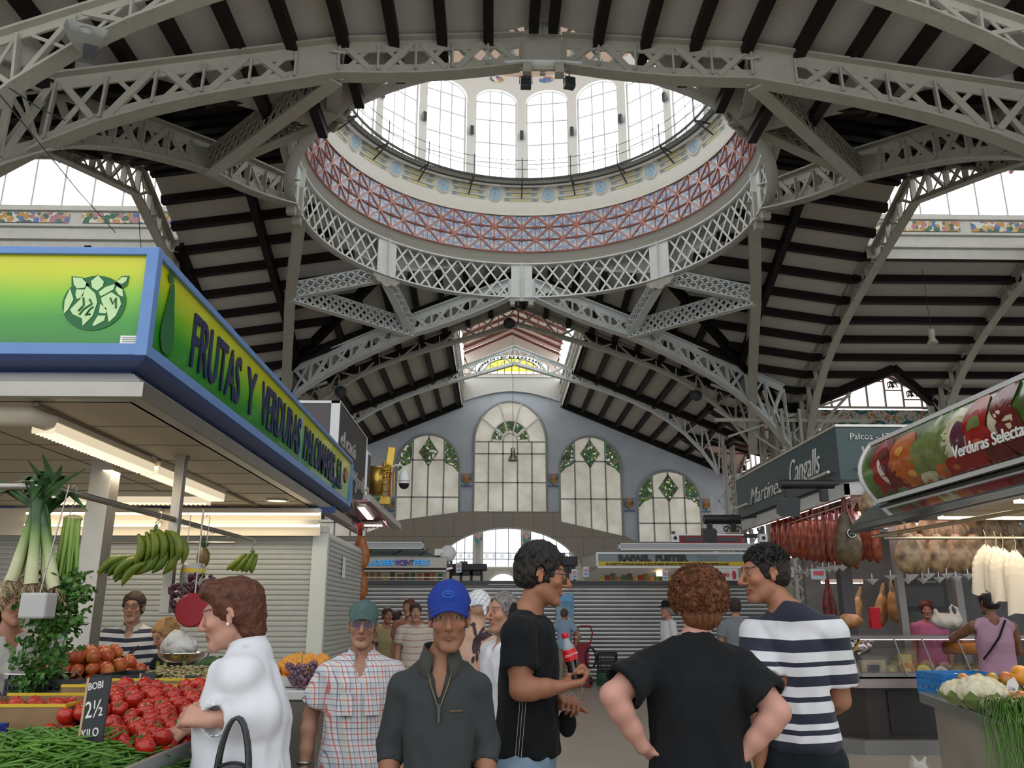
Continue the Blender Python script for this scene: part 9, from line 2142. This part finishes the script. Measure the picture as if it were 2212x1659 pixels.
for i in range(900):   # loose ringlets
 h = rr.uniform(-.6,1); a = rr.uniform(0,2 * PI); q = math.sqrt(1 - h * h); n_ = V3(q * math.cos(a), q * math.sin(a), h)
 if n_[1] < -.5 and h < .5: continue
 c = V3(0,.018,.03) + n_ * V3(.111,.112,.112); u_ = np.cross(n_, V3(rr.uniform(-1,1), rr.uniform(-1,1), rr.uniform(-1,1))); u_ /= np.linalg.norm(u_) + 1e-6; v_ = np.cross(n_, u_); r_ = rr.uniform(.007,.012)
 mb.tube([J['T'](*(c + (u_ * math.cos(w_) + v_ * math.sin(w_)) * r_ + n_ * w_ * .003)) for w_ in np.linspace(0,5.2,7)],.0017,3, cap=False)
mb.build('ringlets', mat('auburn_ringlet', (.13,.042,.015),.4, noise=.5, nscale=60), t)
# 6 striped shirt, back, face left
p, H = pl(1655,1240,4.0); P6 = (at(1728,1450, Y=4.0).x, 4.05,0); Y6 = R(158)
zs = lambda v: at(1720, v, Y=4.0).z
C_st = stripes('navy_and_white_stripes', [zs(v) for v in (1343,1383,1410,1431,1441,1461,1483,1505,1516,1540,1562,1575,1586,1602)],(.012,.014,.03),(.62,.62,.64))
t, J = person('tall man in a navy and white striped T-shirt seen from behind, face turned left', P6, Y6, H, skin=(.34,.155,.085), girth=.80, seed=6, hd=dict(yaw=R(118), pitch=R(6)),
 pose=dict(sw=.158, shz=1.42, hoff=(.105,.045,0), eL=wl(P6, Y6,1815,1512,4.05), wL=wl(P6, Y6,1765,1535,4.25), eR=wl(P6, Y6,1648,1500,3.98), wR=wl(P6, Y6,1640,1640,4.05), hL=dict(n=(-.8,-.3,.3), curl=.8), arm=1.05),
 o=dict(hairc=(.014,.011,.009), hairline=hairline_short, stubble=.2, smile=.5, nose=1.25), top=dict(fn=shirt, kw=dict(m=C_st, sleeve=.74, neck='crew', infl=.016, sinfl=.024, wr=.006, hem=.92, flare=.012)), legs=dict(m=C_dk), hair=dict(K_hair, kw=dict(top=.006, vol=.008, fr=.070), spikes=1200, slen=.016, sz=.01))
# 7 greying man behind, profile left; 8 shirtless man with bandana
p, H = pl(1090,1325,5.2)
t, J = person('man with receding greying hair in a white shirt looking left behind the man in black', (p.x, 5.2,0), R(-62), H, skin=(.42,.22,.14), seed=7, res=1.25, o=dict(hairc=(.08,.07,.065), nose=1.25, stubble=.2), top=dict(fn=shirt, kw=dict(m=C_wh, sleeve=.75, neck='v', infl=.02, wr=.006, extra=.02)), legs=dict(m=C_beige), hair=dict(f=hair_short, c=(.06,.052,.048), c2=(.30,.28,.26), kw=dict(fr=.085, vol=.010, amp=.006)), hd=dict(yaw=R(10)))
p, H = pl(1030,1318,5.7)
def tattoo(P, N, c, T):
 x, y, z = P.T; bk = (y > .03)
 def blob(cx, cz, rx, rz, a=0):
  dx, dz = x - cx, z - cz; u, v = dx * math.cos(a) + dz * math.sin(a),-dx * math.sin(a) + dz * math.cos(a); return (u / rx) ** 2 + (v / rz) ** 2 < 1
 m = np.zeros(len(P), bool); x, z = x / 1.25,1.405 + (z - 1.405) / 1.25; X0, Z0 = -.01,1.405
 for b in ((0,0,.022,.05,.2),(.012,.07,.010,.035,-.3),(.022,.098,.014,.012,0),(.038,.098,.010,.004,0),(-.03,.04,.014,.05,.9),(-.05,.06,.010,.06,.75),(-.065,.045,.008,.055,1.0),(-.03,.075,.008,.05,.6),(-.005,-.06,.008,.03,0),(-.03,-.055,.008,.035,-.5),(.015,-.075,.008,.02,.2)): m |= blob(X0 + b[0], Z0 + b[1], b[2], b[3], b[4])
 c[m & bk] = (.035,.015,.02); return c
t, J = person('shirtless man with a bird tattoo on his back and a white bandana', (p.x, 5.75,0), R(172), H, skin=(.52,.32,.22), seed=8, res=1.25, hd=dict(yaw=R(35)), pose=dict(eL=(-.26,-.05,1.12), eR=(.26,-.05,1.12)), o=dict(hairc=(.1,.06,.04)), top=dict(fn=lambda J, **k: None, kw={}, bodycol=tattoo), legs=dict(m=C_dk, top=.96))
f = Field(); T = J['T']; f.ell(T(0,.018,.045),(.084,.104,.090),0, rot=T.M); n = T.M @ V3(0,.1,-1); f.plane(n, float(n @ T(0,0,.018))); f.cap(T(0,.11,.02), T(.01,.14,-.03),.018,.008,.02); f.noise(.004,40)
def bcol(P, N): k = (np.abs(np.sin(P[:, 0] * 90 + P[:, 2] * 60)) < .22) | (np.abs(np.sin(P[:, 1] * 70 - P[:, 2] * 80)) < .18); c = np.tile(V3(.66,.67,.68),(len(P),1)); c[k] = (.28,.30,.32); return c
field_obj('bandana', f, attr_mat('white_printed_cotton', .8), t, .005, colf=bcol)
mb = MB(); B = J['B']; mb.tube([B(-.14,.09,1.44), B(-.10,.12,1.25), B(-.02,.115,1.05)],.014,5); mb.build('bag_strap', M_black, t)
# 9 young seller, 10 woman seller, 11 blonde behind the scale
p, H = pl(289,1313,7.2); C_po = stripes('navy_white_polo', [1.47 - .033 * i for i in range(26)],(.55,.55,.56),(.015,.02,.04))
t, J = person('young seller with glasses, striped polo shirt and red waist bag', (p.x, 7.2,0), R(8), H, skin=(.40,.22,.15), girth=1.05, seed=9, res=1.5, pose=dict(eL=(-.30,-.02,1.12), wL=(-.12,-.20,1.14), eR=(.29,.02,1.10), wR=(.29,-.10,.9), hL=dict(n=(-.3,-1,0))), o=dict(hairc=(.03,.018,.012), hairline=hairline_short), top=dict(fn=shirt, kw=dict(m=C_po, sleeve=.62, neck='v', nd=-.01, infl=.02, sinfl=.024, wr=.004, flare=.01)), legs=dict(m=C_dk), hair=dict(f=hair_short, c=(.03,.016,.01), c2=(.08,.045,.025), kw=dict(vol=.014, amp=.006)))
collar(J, mat('cream_collar', (.5,.5,.46),.8), open_=.8, h=.03); glasses(J, rim=.0022); B = J['B']; mb = MB(); mb.tube([B(.16,-.05,1.42), B(.06,-.135,1.30), B(-.02,-.16,1.20), B(-.10,-.15,1.08)],.012,5); mb.build('strap', M_black, t); f = Field(); f.ell(B(-.02,-.165,1.17),(.10,.035,.05),0, rot=np.array(Matrix.Rotation(R(-38),3, 'Y'))); P, Q = mesh_field(f, .008); np_mesh('red_waist_bag', P, Q, mat('dark_red_nylon', (.16,.008,.02),.5), t)
def longhair(T, **k):
 f = hair_short(T, vol=.018, amp=.008, freq=60); s = T.sc; f.p.insert(3,('ell', T(0,.055,-.09).astype(F4), np.array((.085,.05,.11), F4) * s, np.array(T.M, F4), None, .03, 'add', None)); f.p[-2] = ('plane', f.p[-2][1],99, None, None, 0, 'cut', None); return f
p, H = pl(28,1303,4.25); t, J = person('saleswoman with long brown wavy hair and a cream blouse at the left edge', (p.x, 5.0,0), R(52), p.z / 1.64 * 1.75, skin=(.40,.20,.13), female=True, seed=10, res=1.2, pose=dict(eR=(.27,-.04,1.14), wR=(.30,-.26,1.18)), o=dict(hairc=(.05,.025,.015), nose=1.1), top=dict(fn=shirt, kw=dict(m=cloth('cream_blouse', (.52,.50,.46)), sleeve=.45, neck='v', nd=.03, infl=.02, wr=.006, extra=.02)), legs=dict(m=C_dk), hair=dict(f=longhair, c=(.035,.016,.010), c2=(.13,.06,.035)))
q_ = at(30,1303, Y=5.0); t.location.x = q_.x; mb = MB(); B = J['B']; mb.tube([B(-.09,-.05,1.45), B(-.07,-.13,1.2), B(-.01,-.15,1.08), B(.06,-.13,1.2), B(.08,-.05,1.45)],.003,4); mb.build('cord', mat('plum_cord', (.08,.03,.08),.6), t)
p, H = pl(402,1365,6.6); t, J = person('blonde saleswoman in a black top bending behind the red scale', (p.x, 6.6,0), R(-35), H, skin=(.42,.22,.14), female=True, seed=11, res=1.5, hd=dict(pitch=R(25)), pose=dict(lean=(0,-.08), hoff=(0,-.05,-.02), eR=(.30,-.1,1.1), eL=(-.30,-.1,1.12), wL=(-.34,-.3,.95)), o=dict(hairc=(.25,.13,.05)), top=dict(fn=shirt, kw=dict(m=C_blk, sleeve=.4, neck='v', infl=.018)), legs=dict(m=C_dk), hair=dict(f=longhair, c=(.28,.13,.045), c2=(.50,.30,.12)))
# far people
def far(label, u, v, Y, yaw, top, skin=(.36,.19,.12), hc=(.02,.014,.01), res=2.2, seed=0, sleeve=.6, legs=None, hat=None, hy=0, **k):
 p, H = pl(u, v, Y); t, J = person(label, (p.x, Y, 0), yaw, H, skin=skin, seed=seed, res=res, far=True, hd=dict(yaw=hy), o=dict(hairc=hc, eyes=1), top=dict(fn=shirt, kw=dict(m=top, sleeve=sleeve, neck=k.pop('neck', 'crew'), infl=.02, sinfl=.022, wr=.004)), legs=dict(m=legs or C_dk), hair=None if hat == 'bald' else dict(f=hair_short, c=hc, c2=tuple(q * 2 for q in hc), kw=dict(vol=k.pop('vol', .012)), res=.006), **k); return t, J
C_bp = stripes('beige_polo_thin_stripes', [q for i in range(8) for q in (1.42 - .08 * i, 1.412 - .08 * i)],(.48,.42,.35),(.28,.10,.14))
far('man in a beige striped polo shirt standing among the shoppers at the back', 897,1324,11.4, R(12), C_bp, hc=(.025,.015,.01), seed=12)
far('reddish-haired shopper mostly hidden behind the man in the beige polo', 884,1313,12.4, R(-20), mat('dull_orange_top', (.3,.14,.08),.8), hc=(.06,.02,.012), seed=13)
far('young woman with a ponytail in a mustard vest at the back left', 836,1330,13.2, R(30), mat('mustard_vest', (.32,.27,.13),.8), skin=(.33,.16,.10), neck='tank', seed=14, female=True)
far('dark-haired shopper in white seen from behind next to the ponytailed woman', 857,1334,13.8, R(150), C_wh, seed=15, female=True)
far('balding man in a light blue shirt leaning by the red hand truck', 1219,1327,19.3, R(150), mat('light_blue_shirt', (.24,.36,.48),.8), hc=(.06,.04,.03), legs=C_beige, seed=16, pose=dict(eR=(.36,.02,1.15), eL=(-.36,.0,1.12)))
t, J = far('man in a black hat and white shirt walking left before the shutter', 1442,1319,14.8, R(-78), C_wh, skin=(.42,.22,.16), hc=(.2,.19,.18), seed=17, sleeve=1.6)
T = J['T']; mb = MB(); mb.lathe([(.0,.175),(.06,.172),(.088,.15),(.092,.085),(.15,.07),(.15,.064),(.088,.07)],22, M=Matrix(T.M.tolist()), c=T.c); mb.build('hat', C_blk, t)
far('person in a grey T-shirt half hidden between the two men', 1588,1312,12.0, R(165), mat('grey_tee', (.16,.18,.19),.8), seed=18)
t, J = far('woman in a lilac sleeveless top leaning on the cheese counter, seen from behind', 2136,1303,9.3, R(168), mat('lilac_jersey', (.38,.22,.30),.8), skin=(.20,.09,.05), hc=(.012,.010,.009), neck='tank', seed=19, sleeve=.2, res=1.8, female=True, vol=.02, hy=R(20), pose=dict(eR=(.34,-.26,1.33), wR=(.20,-.42,1.40), eL=(-.26,-.1,1.2), wL=(-.2,-.3,1.25)))
mb = MB(); B = J['B']; mb.tube([B(-.10,.10,1.47), B(.0,.155,1.3), B(.10,.150,1.17), B(.17,.12,1.08)],.011,5); mb.build('bag_strap', C_blk, t)
far('ham seller with reddish hair and a pink overall bending behind the counter', 2002,1318,12.3, R(-25), mat('pink_overall', (.42,.12,.22),.8), hc=(.07,.018,.012), seed=20, vol=.025, female=True)
